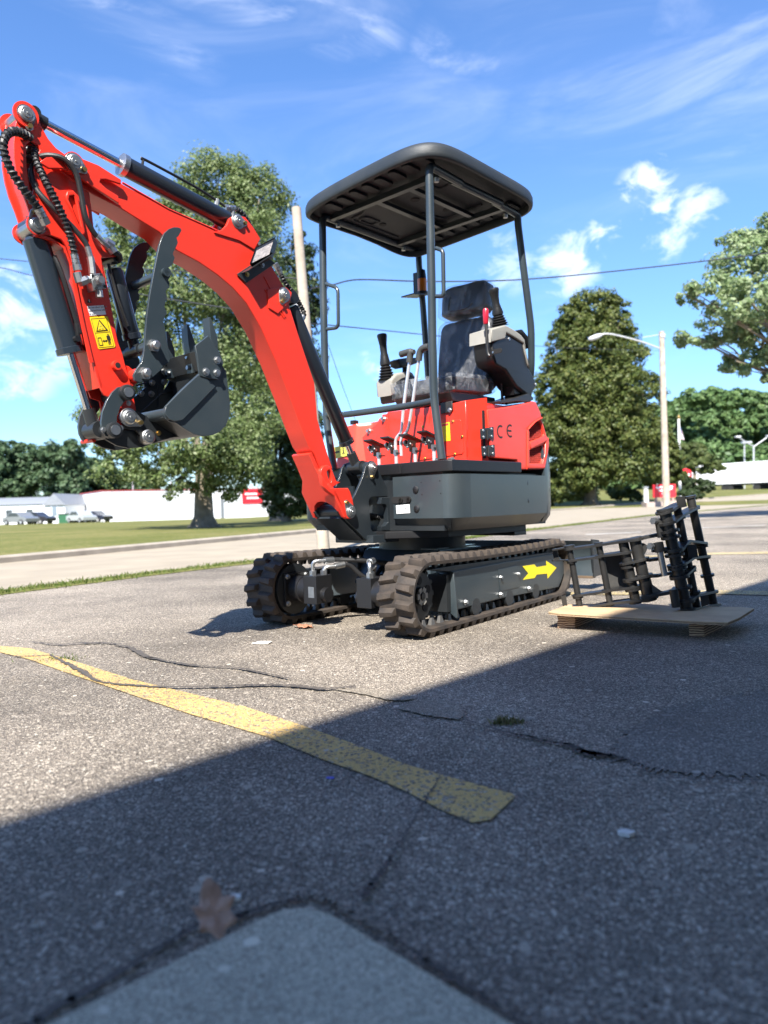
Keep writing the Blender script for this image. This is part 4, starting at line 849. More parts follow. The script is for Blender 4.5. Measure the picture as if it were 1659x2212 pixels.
cv = P1([(643, 1205)], .098)[0]; MB().tube([v3(cv, .096), v3(cv, .112)], .018, 6).build('hex_nut', STEEL, VALVE, smooth=20); MB().cyl(v3(cv, .11), v3(cv, .122), .013, n=12).build('cap', STEEL, VALVE)
for q in ((605, 1172), (660, 1165), (686, 1240), (628, 1252)): c = P1([q], .098)[0]; MB().cyl(v3(c, .097), v3(c, .101), .006, n=8).build('screw', GREYD, VALVE)
for a, b, r in (((560, 1195), (610, 1200), .013), ((520, 1215), (560, 1200), .016), ((500, 1150), (520, 1215), .014), ((645, 1265), (650, 1312), .013), ((600, 1120), (604, 1160), .012), ((590, 1050), (600, 1120), .012)):
    p, q = HP((a, b), (.085, .085)); MB().cyl(p, q, r, n=6).build('pipe_fitting', STEEL, VALVE, smooth=20)
for a, b, r in (((690, 950), (735, 980), .019), ((720, 985), (745, 1020), .016)): p, q = HP((a, b), (.06, .06)); MB().cyl(p, q, r, n=8).build('pipe_fitting', STEEL, ARM, smooth=20)
hose('hydraulic_hose', HP([(745, 1015), (778, 1040), (775, 1070), (735, 1080)], [.06, .055, .04, .02]), .010, spiral=False, fits=False)
p = HP([(1490, 730), (1540, 735), (1590, 775), (1640, 860), (1680, 960)], [0, 0, 0, -.02, -.03]); hose('hydraulic_hose', p, .012)
pp = [(*[sY(z2(*q), y)[0]], y, sY(z2(*q), y)[1]) for q, y in zip([(1395, 335), (1450, 440), (1500, 500), (1545, 580), (1570, 640), (1550, 690)], (-.02, -.02, -.02, -.03, -.03, -.02))]
hose('hydraulic_hose', pp, .011)

# ---------------------------------------------------------------- swing post
YS = .088
sw = [sY(zb(*p), YS) for p in ((835, 400), (870, 378), (905, 385), (935, 420), (950, 480), (1115, 800), (1113, 842), (880, 850), (850, 870), (838, 910), (868, 1270), (885, 1300), (920, 1312), (1155, 1292), (1160, 1372), (795, 1412), (540, 1150), (470, 1100), (440, 1040), (470, 985), (520, 975), (620, 890), (660, 820), (720, 690), (770, 560), (795, 455))]
SWING = plate('swing_post', sw, 'Y', YS-.014, YS, SWG, EXC); plate('side_plate', sw, 'Y', -YS, -YS+.014, SWG, SWING)
MB().cyl((FOOT[0], -.082, FOOT[1]), (FOOT[0], .082, FOOT[1]), .036).build('boom_pivot_tube', SWG, SWING, bevel=.002)
SC = sY(zb(880, 470), YS); MB().cyl((SC[0], -YS, SC[1]), (SC[0], YS, SC[1]), .030).build('cylinder_pivot_tube', SWG, SWING)
for a in (-1, 1): MB().cyl((SC[0], a*.045, SC[1]), (SC[0], a*.030, SC[1]), .035).build('collar', SWG, SWING)
pin(SC, -.095, .104, .024, SWING, sY(zb(888, 588), .1))
q0 = sY(zb(560, 1140), 0); q1 = sY(zb(790, 1400), 0)
web_strip('belly_web', [sY(zb(*p), YS) for p in ((500, 1120), (640, 1260), (790, 1405))], .012, -YS, YS-.014, SWG, SWING)
web_strip('rear_web', [sY(zb(*p), YS) for p in ((640, 900), (760, 870), (860, 880))], .012, -YS, YS-.014, SWG, SWING)
web_strip('rear_web', [sY(zb(*p), YS) for p in ((850, 700), (860, 900), (880, 1300))], .012, -YS, -.02, SWG, SWING)
# kingpost on the upper frame
KP = [sY(zb(*p), .10) for p in ((1000, 858), (1180, 850), (1180, 950), (1150, 955), (1165, 1140), (1210, 1290), (1010, 1290), (1000, 1235), (1050, 1230), (1090, 1180), (1080, 1000), (1060, 950), (1000, 940))]
KING = plate('kingpost_bracket', KP, 'Y', .070, .10, SWG, EXC); plate('bracket_plate', KP, 'Y', -.10, -.07, SWG, KING)
xk = sY(zb(1100, 1100), 0)[0]; MB().cyl((xk-.04, 0, .44), (xk-.04, 0, .68), .045).build('kingpin', SWG, KING)
for k, y in enumerate((.03, .0, -.03)):
    p = [(sY(zb(*q), y)[0], y, sY(zb(*q), y)[1]) for q in ((830, 1085+k*22), (950, 1110+k*22), (1080, 1150+k*20))]; hose('hydraulic_hose', p, .011, fits=False)

# ---------------------------------------------------------------- upper frame, skirts, floor
def wall_strip(name, path, levels, th, m, parent, bevel=.003):
    """panel following a plan path; levels = [(z, inset)], th = thickness inwards"""
    Q = [Vector((p[0], p[1], 0)) for p in path]; n = len(Q); nr = []
    for i in range(n):
        t = (Q[min(i+1, n-1)]-Q[max(i-1, 0)]).normalized(); nr.append(Vector((t.y, -t.x, 0)))
    if nr[0].x < 0 and abs(nr[0].x) > .3: nr = [-q for q in nr]
    v = []; f = []; m_ = len(levels)
    for i in range(n):
        for k, (z, ins) in enumerate(levels): p = Q[i]-nr[i]*ins; v.append((p.x, p.y, z))
        for k, (z, ins) in enumerate(levels): p = Q[i]-nr[i]*(ins+th); v.append((p.x, p.y, z))
    w2 = 2*m_
    for i in range(n-1):
        a, b = i*w2, (i+1)*w2
        for k in range(m_-1):
            f.append((a+k, a+k+1, b+k+1, b+k)); f.append((a+m_+k, b+m_+k, b+m_+k+1, a+m_+k+1))
        f.append((a, b, b+m_, a+m_)); f.append((a+m_-1, a+2*m_-1, b+2*m_-1, b+m_-1))
    for a in (0, (n-1)*w2):
        for k in range(m_-1): f.append((a+k, a+m_+k, a+m_+k+1, a+k+1))
    return MB().add(v, f).build(name, m, parent, bevel=bevel, smooth=40)
path = [(.398, .150), (.400, .30), (.400, .455)]+curve2([(.400, .455), (.388, .495), (.345, .522), (.27, .530)], 5)[1:]+[(.10, .525), (-.20, .512), (-.44, .494), (-.495, .488)]
SKIRT = wall_strip('side_skirt', path, [(.716, 0), (.512, 0), (.452, .055)], .022, GREY, EXC)
SK2 = wall_strip('side_skirt', [(x, -y) for x, y in path][::-1], [(.716, 0), (.512, 0), (.452, .055)], .022, GREY, EXC)
for q in (z4(642, 1125), z4(648, 1250)):
    y, z = sX(q, .401); MB().tube([(.396, y, z), (.404, y, z), (.408, y, z)], [.017, .017, .010], 20).build('plug_cap', BLACK, SKIRT)
for q in (z4(676, 1078), z4(798, 1067), z4(682, 1157), z4(804, 1149)):
    y, z = sX(q, .401); MB().cyl((.396, y, z), (.4008, y, z), .0035, n=10).build('bolt_hole', HOLE, SKIRT)
for q in (z4(1362, 1082), z4(1368, 1198)):
    x, z = sY(q, .499); MB().tube([(x, .48, z), (x, .503, z), (x, .507, z)], [.017, .017, .010], 20).build('plug_cap', BLACK, SKIRT)
# slot with two relief ports and the white pictogram label
y0, z0 = sX(z4(505, 1215), .402); y1, z1b = sX(z4(612, 1168), .402)
plate('port_slot', rrect(y0-.02, z0, y1, z1b, .018), 'X', .398, .4022, HOLE, SKIRT, bevel=.0005)
for q in (z4(545, 1193), z4(597, 1190)):
    y, z = sX(q, .403); o = MB().tube([(.400, y, z), (.409, y, z), (.409, y, z), (.404, y, z)], [.013, .013, .008, .007], 16).build('relief_port', BLKP, SKIRT)
L4 = [sX(z4(*p), .402) for p in ((512, 1228), (600, 1220), (604, 1277), (516, 1282))]
LAB = plate('pictogram_label', L4, 'X', .4005, .4014, DECW, SKIRT, bevel=.0002)
def lab(u, v): a = Vector(L4[0]).lerp(Vector(L4[1]), u); b = Vector(L4[3]).lerp(Vector(L4[2]), u); p = a.lerp(b, v); return (.4018, p.x, p.y)
def strokes(P, wd, m=DECG): return MB().tube([lab(*p) for p in P], wd, 5).build('print_line', m, LAB)
for u0, u1 in ((.07, .45), (.50, .93)):
    strokes([(u0, .10), (u1, .10), (u1, .60), (u0, .60), (u0, .10)], .0003); strokes([(u0, .66), (u1, .66), (u1, .9), (u0, .9), (u0, .66)], .0003)
strokes([(.10, .52), (.18, .46)], .0016, DECK); strokes([(.2, .44), (.26, .38), (.38, .30), (.42, .22)], .0012, DECG); strokes([(.36, .26), (.42, .34)], .0012, DECK)
strokes([(.56, .5), (.62, .38), (.72, .33), (.82, .38), (.88, .5)], .0006); strokes([(.58, .34), (.66, .24), (.72, .22), (.80, .25), (.87, .34)], .0006); strokes([(.64, .45), (.72, .42), (.8, .45)], .0008, DECK); strokes([(.72, .42), (.72, .54)], .0018, DECK)
strokes([(.13, .8), (.40, .78)], .0011); strokes([(.57, .79), (.86, .77)], .0011)
# floor with its black rim
rim = [(.26, -.47), (.36, -.40), (.392, -.14), (.392, .10), (.402, .40), (.405, .485), (.392, .512), (-.205, .512), (-.222, .50), (-.222, -.47)]
FLOOR = plate('floor_plate', rim, 'Z', .727, .783, BLACK, EXC, bevel=.006)
MB().box((.4025, .205, .733), (.4065, .209, .779)).build('seam', HOLE, FLOOR); 
for x, y in ((.355, .395), (.345, .478), (.36, .49), (.315, .44)):
    bolt((x, y, .783), (0, 0, 1), .010, STEEL, FLOOR, .011)
MB().prism([(.37, -.44), (.37, .44), (-.56, .44), (-.62, .3), (-.62, -.3), (-.56, -.44)], 'Z', .452, .727).build('chassis', GREYD, EXC)
MB().prism([(.46, -.15), (.46, .15), (.31, .30), (.26, .38), (-.40, .41), (-.58, .30), (-.58, -.30), (-.40, -.41), (.26, -.38), (.31, -.30)], 'Z', .416, .450).build('base_plate', BLACK, EXC, bevel=.004)
MB().prism([(.53, -.13), (.53, .13), (.36, .15), (.36, -.15)], 'Z', .398, .436).build('nose_plate', SWG, EXC, bevel=.004)
MB().prism([(-.30, .40), (-.42, .40), (-.44, .30), (-.44, -.40), (-.30, -.40)], 'Z', .395, .415).build('drain_guard', GREYD, EXC, bevel=.003)
MB().cyl((0, 0, .345), (0, 0, .415), .235, n=48).build('slew_ring', GREYD, EXC)
# counterweight
cw = [(-.512, .470), (-.545, .468), (-.60, .455), (-.66, .41), (-.715, .32), (-.75, .18), (-.76, 0)]; cw = cw+[(x, -y) for x, y in cw[::-1][1:]]
v = []; f = []; lv = [(.455, .80), (.50, .97), (.56, 1.0), (.74, 1.0), (.80, .985), (.86, .95), (.90, .90)]
for z, k in lv: v += [((x+.512)*k-.512 - (1-k)*.0, y*(1-(1-k)*.35), z) for x, y in cw]
n = len(cw)
for j in range(len(lv)-1):
    for i in range(n-1): f.append((j*n+i, j*n+i+1, j*n+n+i+1, j*n+n+i))
    f.append((j*n+n-1, j*n, j*n+n, j*n+2*n-1))
f += [tuple(range(n))[::-1], tuple((len(lv)-1)*n+i for i in range(n))]
MB().add(v, f).build('counterweight', GREY, EXC, bevel=.006, smooth=50)
# engine hood with the grilles, on the operator's left behind the hinges
z8 = lambda x, y: (1124.6+.14888*x, 850.3+.14888*y)
YH = .462
hp = [sY(z4(1112, 603), YH), sY(z4(1140, 596), YH), sY(z4(1250, 582), YH), sY(z4(1330, 568), YH), sY(z4(1400, 550), YH), sY(z8(190, 108), YH), sY(z8(225, 120), YH), sY(z8(295, 270), YH), sY(z8(306, 345), YH), sY(z8(345, 480), YH), sY(z8(385, 620), YH), sY(z8(402, 750), YH), sY(z8(388, 860), YH), sY(z8(340, 1098), YH), sY(z4(1308, 998), YH), sY(z4(1302, 932), YH), sY(z4(1130, 915), YH)]
ve1 = [sY(z8(*p), YH) for p in ((122, 540), (160, 485), (205, 440), (288, 392), (308, 450), (330, 530), (343, 590), (330, 628), (125, 702))]
ve2 = [sY(z8(*p), YH) for p in ((125, 820), (230, 785), (338, 745), (337, 870), (325, 940), (308, 1008), (122, 1008))]
HOOD = plate('engine_hood', hp, 'Y', YH-.024, YH, REDP, EXC, (ve1, ve2), bevel=.008)
inn = [(Vector(p)-Vector((-.3, .9)))*.985+Vector((-.3, .9)) for p in hp]
plate('hood_body', [tuple(p) for p in inn], 'Y', -.40, YH-.022, REDP, HOOD, bevel=.02)
for vv in (ve1, ve2):
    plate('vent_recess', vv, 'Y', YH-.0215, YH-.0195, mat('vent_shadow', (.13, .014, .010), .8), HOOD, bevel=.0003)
    xs = [p[0] for p in vv]; zs = [p[1] for p in vv]
    def inside(x, z):
        r_ = False; n = len(vv)
        for i in range(n):
            (xa, za), (xb, zb__) = vv[i], vv[(i+1) % n]
            if (za > z) != (zb__ > z) and x < (xb-xa)*(z-za)/(zb__-za)+xa: r_ = not r_
        return r_
    mb = MB(); st = .0125; j = 0; z = min(zs)
    while z < max(zs):
        x = min(xs)+(st/2 if j % 2 else 0)
        while x < max(xs):
            for (xa, za), (xb, zb_) in (((x, z), (x+st/2, z+st*.28)), ((x+st/2, z+st*.28), (x+st, z)), ((x+st/2, z+st*.28), (x+st/2, z+st*.85))):
                if inside(xa, za) and inside(xb, zb_): mb.tube([(xa, YH-.012, za), (xb, YH-.012, zb_)], .0017, 4, cap=False)
            x += st
        z += st*.85; j += 1
    stuff(mb.build('grille_mesh', mat('grille_red', (.42, .05, .035), .5), HOOD, smooth=0))
mb = MB(); fr = [sY(z8(*p), YH) for p in ((122, 705), (345, 600), (375, 640), (372, 690), (125, 815))]
plate('vent_bar', fr, 'Y', YH-.002, YH+.010, REDP, HOOD, bevel=.006)
plate('vent_bulge', [sY(z8(*p), YH) for p in ((95, 520), (110, 520), (200, 425), (295, 372), (300, 340), (200, 395), (130, 460))], 'Y', YH-.004, YH+.012, REDP, HOOD, bevel=.007)
plate('vent_bulge', [sY(z8(*p), YH) for p in ((90, 1015), (118, 1012), (310, 1012), (345, 870), (352, 700), (392, 640), (398, 750), (385, 860), (338, 1092), (85, 1098))], 'Y', YH-.004, YH+.008, REDP, HOOD, bevel=.007)
plate('vent_bulge', [sY(z8(*p), YH) for p in ((92, 530), (116, 540), (118, 1012), (88, 1060))], 'Y', YH-.004, YH+.007, REDP, HOOD, bevel=.005)
# CE mark
def ce(cxz, r, t, bar):
    c = Vector(cxz); o = [(c.x+s_*0, 0) for s_ in ()]
    out_ = circ((0, 0), r, 20, 60, 300); in_ = circ((0, 0), r-t, 20, 60, 300)[::-1]
    pl = [(c.x-px, c.y+pz) for px, pz in out_+in_]
    plate('conformity_mark', pl, 'Y', YH+.0002, YH+.0012, DECK, HOOD, bevel=.0002)
    if bar: plate('conformity_mark', [(c.x+r-t*.9, c.y-t/2), (c.x+r-t*.9, c.y+t/2), (c.x-r*.35, c.y+t/2), (c.x-r*.35, c.y-t/2)], 'Y', YH+.0002, YH+.0012, DECK, HOOD, bevel=.0002)
ce(sY(z4(1196, 745), YH), .034, .0085, False); ce(sY(z4(1258, 740), YH), .034, .0085, True)
# gap and hinges
MB().box((sY(z4(1118, 700), YH)[0]-.012, YH-.03, .80), (sY(z4(1105, 700), YH)[0]+.012, YH-.012, 1.04)).build('door_gap', HOLE, HOOD)
for q in ((1063, 728, 1148, 714, 1150, 786, 1066, 796), (1070, 842, 1155, 830, 1158, 898, 1074, 906)):
    hp4 = [sY(z4(q[i], q[i+1]), YH+.004) for i in (0, 2, 4, 6)]; h = plate('hinge', hp4, 'Y', YH+.001, YH+.006, BLKP, EXC, bevel=.001)
    cx = [sum(p[k] for p in hp4)/4 for k in (0, 1)]; MB().cyl((cx[0], YH+.006, hp4[0][1]), (cx[0], YH+.006, hp4[3][1]), .006, n=12).build('hinge_pin', BLKP, h)
    for i in range(4): p = Vector(hp4[i]).lerp(Vector(cx), .36); bolt((p.x, YH+.006, p.y), (0, 1, 0), .0055, STEEL, h, .005)
# seat pedestal: front panel and left cheek
XP = .13
def PX(pts, X=XP): return [sX(z4(*p), X) for p in pts]
fp = PX([(300, 1010), (262, 970), (258, 930), (262, 850), (285, 790), (340, 735), (397, 682), (430, 650), (460, 618), (600, 600), (700, 588), (850, 568), (966, 541), (972, 700), (978, 935), (500, 1000)])
PED = plate('seat_pedestal', fp, 'X', XP-.014, XP, RED, EXC, bevel=.004)
yb0 = max(p[0] for p in fp); MB().prism([(XP-.01, .785), (XP-.01, 1.075), (-.03, 1.095), (-.40, 1.095), (-.40, .785)], 'Y', -.16, .383).build('pedestal_box', RED, PED, bevel=.006)
zc_ = sX(z4(1060, 517), .07)[1]
v = [(XP-.004, yb0-.003, .785), (.012, .456, .785), (.012, .446, .785), (XP-.010, yb0-.014, .785)]; v += [(x, y, [fp[-4][1], zc_, zc_, fp[-4][1]][i]) for i, (x, y, z) in enumerate(v)]
MB().add(v, [(0, 1, 2, 3), (7, 6, 5, 4), (0, 4, 5, 1), (1, 5, 6, 2), (2, 6, 7, 3), (3, 7, 4, 0)]).build('pedestal_cheek', RED, PED, bevel=.002)
cov = PX([(640, 722), (648, 712), (928, 664), (942, 674), (956, 880), (948, 892), (660, 935), (648, 925)])
plate('access_cover', cov, 'X', XP, XP+.004, RED, PED, bevel=.0015)
for q in ((692, 712), (886, 680), (948, 778), (900, 892), (705, 920)): y, z = sX(z4(*q), XP); bolt((XP+.003, y, z), (1, 0, 0), .0055, BRASS, PED, .008)
for q in ((435, 663), (338, 741), (258, 858)): y, z = sX(z4(*q), XP); bolt((XP, y, z), (1, 0, 0), .011, STEEL, PED, .018)
yl = PX([(800, 696), (862, 682), (869, 804), (806, 812)], XP+.005); YLb = plate('yellow_label', yl, 'X', XP+.0045, XP+.0052, YEL, PED, bevel=.0002)
plate('label_header', PX([(806, 700), (858, 689), (860, 704), (808, 715)]), 'X', XP+.0053, XP+.0058, DECR, YLb, bevel=.0001)
for k in range(8): a = PX([(812, 722+k*10), (856, 713+k*10.2)], XP+.006); MB().tube([(XP+.0056, *a[0]), (XP+.0056, *a[1])], .0006, 4).build('print_line', LIME, YLb)
# seam lines of the pressed panel and the tool clip under the seat
for a, b in (((460, 620), (480, 985)), ((740, 590), (728, 700))): p, q = PX([a, b]); MB().tube([(XP, *p), (XP, *q)], .0022, 5).build('press_line', RED, PED)
cl_ = PX([(810, 560), (885, 545), (888, 605), (870, 620), (812, 632)]); plate('tool_clip', cl_, 'X', XP+.001, XP+.010, BLKP, PED)
y, z = sX(z4(872, 606), XP); bolt((XP+.01, y, z), (1, 0, 0), .009, STEEL, PED)
# right-hand hood beside the pedestal
rh = [(-.475, .785), (-.475, .97), (-.455, 1.015), (-.40, 1.032), (-.30, 1.040), (-.20, 1.048), (-.09, 1.062), (-.09, .785)]
pl_ = [(.185, -.475), (.190, -.40), (.182, -.335), (.119, -.262), (.119, -.05), (-.55, -.05), (-.55, -.475)]
MBh = MB(); v = [(x, y, .785) for x, y in pl_]+[(x-(.035 if x > 0 else 0), y+(.02 if y < -.4 else 0), 1.028+.09*(y+.475)) for x, y in pl_]; n = len(pl_)
RH = MBh.add(v, [tuple(range(n)), tuple(range(n, 2*n))[::-1]]+[(i, (i+1) % n, n+(i+1) % n, n+i) for i in range(n)]).build('right_hood', REDP, EXC, bevel=.022, seg=4)
MB().prism([(-.30, 1.045), (-.27, 1.075), (-.10, 1.095), (-.08, 1.05)], 'X', -.5, .02).build('hood_ridge', REDP, RH, bevel=.012)
y, z = sX(zh(880, 175), .12); MB().box((.10, y-.016, z-.015), (.14, y+.012, z+.008)).build('hood_latch', BLACK, RH, bevel=.003)
lb = [sX(zh(*p), .187) for p in ((205, 1005), (660, 905), (680, 1270), (235, 1385))]; LB2 = plate('olive_label', lb, 'X', .1853, .1862, LIME, RH, bevel=.0002)
c = sX(zh(510, 1120), .187); mb = MB(); mb.tube([(.1865, c[0]+.0, c[1])]*1+[(.1865, c[0], c[1])], .0001, 3); ring = [(.1865, c[0]+.0165*math.cos(a), c[1]+.021*math.sin(a)) for a in [i*2*math.pi/28 for i in range(28)]]
MB().tube(ring, .0008, 5, closed=True).build('print_line', DECK, LB2)
plate('information_symbol', [(c[0]-.009, c[1]-.016), (c[0]+.009, c[1]-.016), (c[0]+.009, c[1]-.012), (c[0]+.005, c[1]-.012), (c[0]+.005, c[1]+.007), (c[0]-.008, c[1]+.007), (c[0]-.008, c[1]+.004), (c[0]-.004, c[1]+.004), (c[0]-.004, c[1]-.012), (c[0]-.009, c[1]-.012)], 'X', .1863, .1867, DECK, LB2, bevel=.0001)
plate('information_symbol', [(c[0]-.005, c[1]+.010), (c[0]+.005, c[1]+.010), (c[0]+.005, c[1]+.016), (c[0]-.005, c[1]+.016)], 'X', .1863, .1867, DECK, LB2, bevel=.0001)
a, b = sX(zh(205, 1180), .187), sX(zh(380, 1140), .187); plate('print_bar', [(a[0], a[1]-.006), (b[0], b[1]-.006), (b[0], b[1]+.004), (a[0], a[1]+.004)], 'X', .1863, .1867, DECK, LB2, bevel=.0001)

# ---------------------------------------------------------------- canopy
def bend(pts, r=.05, n=5):
    P = [Vector(p) for p in pts]; o = [P[0]]
    for a, b, c in zip(P, P[1:], P[2:]):
        u, v = (a-b).normalized(), (c-b).normalized(); rr = min(r, (a-b).length*.45, (c-b).length*.45)
        for k in range(n+1):
            t = k/n; o.append((b+u*rr)*(1-t)**2+b*2*t*(1-t)+(b+v*rr)*t*t)
    return o+[P[-1]]
def X2(p, X): q = sX(p, X); return (X, *q)
def Y2(p, Y): q = sY(p, Y); return (q[0], Y, q[1])
CAN = None
fl = [X2((954.5, 992), .385), X2((937.5, 862), .392), X2((934, 740), .40), X2((932, 600), .405), X2((927.5, 392), .41)]
frt = Vector(X2((697, 505), .36)); fr = [X2((722, 1016), .375), X2((706, 915), .372), X2((702, 800), .368), X2((698.5, 640), .364), tuple(frt)]
flt = Vector(fl[-1])
rl = [Y2((1138, 880), .31), Y2((1148, 795), .395), Y2((1147.5, 708), .42), Y2((1131, 580), .42), Y2((1119, 485), .41)]
rr_ = [Y2((928, 862), -.36), Y2((925, 815), -.36), Y2((913, 650), -.35), Y2((905, 570), -.34)]
rlt, rrt = Vector(rl[-1]), Vector(rr_[-1])
ZR = 2.145
POSTR = .0195
def post(pts, toward, name='canopy_post'):
    end = Vector(pts[-1]); t = Vector((toward.x-end.x, toward.y-end.y, 0)).normalized(); top = Vector((end.x, end.y, ZR))
    return MB().tube(bend(list(pts)+[top, top+t*.26], .055), POSTR, 18).build(name, GREY, EXC)
PF = post(fl, rlt); post(fr, rrt); post(rl, flt); post(rr_, frt)
MB().tube([Vector((flt.x-.2, flt.y-.02, ZR)), Vector((rlt.x+.2, rlt.y+.02, ZR))], POSTR, 14).build('roof_rail', GREY, EXC)
MB().tube([Vector((frt.x-.2, frt.y, ZR)), Vector((rrt.x+.2, rrt.y, ZR))], POSTR, 14).build('roof_rail', GREY, EXC)
for k in (.30, -.26): MB().box((k-.016, -.33, ZR-.016), (k+.016, .42, ZR+.012)).build('roof_cross_rail', SWG, EXC, bevel=.003)
MB().box((-.30, -.02, ZR-.006), (.29, .012, ZR+.014)).build('roof_cross_rail', SWG, EXC, bevel=.003)
MB().box((-.30, .20, ZR-.006), (.29, .23, ZR+.014)).build('roof_cross_rail', SWG, EXC, bevel=.003)
for p in ((.31, .405), (-.31, .39), (.25, -.325), (-.30, -.325)): MB().tube([(p[0], p[1], ZR-.036), (p[0], p[1], ZR-.018)], [.012, .014], 12).build('roof_bolt', STEEL, EXC)
# front bar, grab handles
HB = [X2((707, 896), .374), X2((742, 896), .38), X2((880, 877), .39), X2((937, 866), .392)]
MB().tube(catmull(HB, 5), .0165, 16).build('front_guard_bar', GREY, EXC)
MB().tube([Vector(fr[1]), Vector(HB[0])], .0165, 12).build('guard_bar_joint', GREY, EXC)
for t_, ax in ((((942, 536), (957, 541), (958.5, 640), (942, 640)), .40), (((704, 613), (730, 622), (731, 708), (706, 711)), .366)):
    MB().tube(bend([X2(q, ax) for q in t_], .03, 6), .0095, 12).build('grab_handle', GREY, EXC)
# roof: moulded lid with a deep rim
def rloop(x0, x1, y0, y1, r, n=8):
    return [(p[0], p[1]) for p in rrect(x0, y0, x1, y1, r, n)]
RX0, RX1, RY0, RY1 = -.478, .522, -.405, .546
se = lambda t, q: math.copysign(abs(t)**q, t)
base_ = [((RX0+RX1)/2+(RX1-RX0)/2*se(math.cos(a), .36), (RY0+RY1)/2+(RY1-RY0)/2*se(math.sin(a), .36)) for a in [2*math.pi*i/120 for i in range(120)]]
def dense(P, k=4):
    o = []
    for a, b in zip(P, P[1:]+P[:1]):
        d_ = math.hypot(b[0]-a[0], b[1]-a[1]); m_ = max(1, int(d_/.05))
        for i in range(m_): o.append((a[0]+(b[0]-a[0])*i/m_, a[1]+(b[1]-a[1])*i/m_))
    return o
def rimz(x, y):          # lower lip: dips at the corners, arched along front and sides
    fx = (x-RX0)/(RX1-RX0); fy = (y-RY0)/(RY1-RY0)
    return 2.116+.040*fy - .012*sstep(.85, 1.0, fx)*sstep(.5, 0, fy) - .024*sstep(.45, 0, fx)*sstep(.25, .0, fy) + .018*math.sin(math.pi*min(1, max(0, fx)))*sstep(.15, 0, fy)
def linz(y): return 2.150+.048*(y-RY0)/(RY1-RY0)
cxr, cyr = (RX0+RX1)/2, (RY0+RY1)/2
rings = []
def rg(k, dz, fixed=None):
    rings.append([(cxr+(x-cxr)*k, cyr+(y-cyr)*k, (rimz(x, y)+dz) if fixed is None else fixed+.048*(y-RY0)/(RY1-RY0)+.018*(1-((x-cxr)/.55)**2*.6-((y-cyr)/.55)**2*.3)) for x, y in base_])
rg(.962, .030); rg(.962, .004); rg(.968, -.002); rg(.990, -.001); rg(.999, .004); rg(1.004, .018); rg(1.002, .044); rg(.990, .062); rg(.955, .076); rg(.88, 0, 2.192); rg(.6, 0, 2.226); rg(.25, 0, 2.240)
n = len(base_); v = [p for r_ in rings for p in r_]; f = []
for j in range(len(rings)-1):
    for i in range(n): f.append((j*n+i, j*n+(i+1) % n, j*n+n+(i+1) % n, j*n+n+i))
f.append(tuple((len(rings)-1)*n+i for i in range(n)))
ROOFO = MB().add(v, f).build('canopy_roof', ROOF, EXC, smooth=50)
MB().add([(p[0], p[1], linz(p[1])) for p in rings[0]], [tuple(range(n))[::-1]]).build('roof_lining', ROOFD, ROOFO)
for xx, s in ((.385, 1), (-.365, -1)):
    for k in range(8):
        yy = .40-k*.088; MB().prism(rrect(xx-.055, yy-.024, xx+.055, yy+.024, .02), 'Z', linz(yy)-.013, linz(yy)+.001).build('roof_rib', ROOFD, ROOFO, bevel=.005)
for p, r in (((.10, .10), .024), ((-.13, .13), .018), ((.0, -.22), .02)): MB().tube([(p[0], p[1], linz(p[1])-.003), (p[0], p[1], linz(p[1])+.001)], r, 20).build('drain_recess', HOLE, ROOFO)
for a in (((.24, -.12), (.20, -.18), (.20, -.28), (-.2, -.28)), ((.05, -.20), (.05, -.26), (.16, -.26), (.16, -.20), (.05, -.20)), ((-.22, .30), (-.22, .06), (-.05, .02)), ((.26, .34), (.10, .34), (.10, .26), (.26, .26), (.26, .34))):
    MB().tube(bend([(x, y, linz(y)-.002) for x, y in a], .03), .007, 8).build('roof_moulding', ROOFD, ROOFO)
# beacon, mirror plate
BR = Y2(z3(800, 1020), -.34)
bk = MB().add([Y2(z3(730, 1012), -.30), Y2(z3(885, 1020), -.30), Y2(z3(885, 1035), -.40), Y2(z3(745, 1035), -.40)], [(0, 1, 2, 3)])
MB().obox((BR[0]+.0, -.335, BR[2]), (.075, 0, -.012), (0, .05, 0), (0, 0, .004)).build('beacon_bracket', BLKP, EXC, bevel=.001)
BX = Vector((Y2(z3(850, 960), -.335)))
mb = MB(); bt = Y2(z3(850, 1008), -.335)[2]
bq = Vector((BX.x, -.335, 0)); zt = Y2(z3(850, 912), -.335)[2]
BEA = MB().tube([bq+Vector((0, 0, bt-.002)), bq+Vector((0, 0, bt+.014))], .034, 20).build('beacon', BLACK, EXC, bevel=.003)
hh = zt-bt-.014; mb = MB(); prof = []
for k in range(13): z = bt+.014+hh*k/12; prof.append((bq+Vector((0, 0, z)), .030 if k % 2 else .0285))
mb.tube([p for p, _ in prof], [r for _, r in prof], 20).build('amber_lens', AMB, BEA)
MB().tube([bq+Vector((0, 0, zt)), bq+Vector((0, 0, zt+.02)), bq+Vector((0, 0, zt+.055)), bq+Vector((0, 0, zt+.06))], [.028, .026, .022, .012], 16).build('beacon_cap', BLACK, BEA)
MB().obox(Vector(Y2(z3(806, 945), -.33)), (.004, 0, 0), (0, .014, 0), (0, 0, .070)).build('beacon_bracket', BLKP, EXC, bevel=.001)

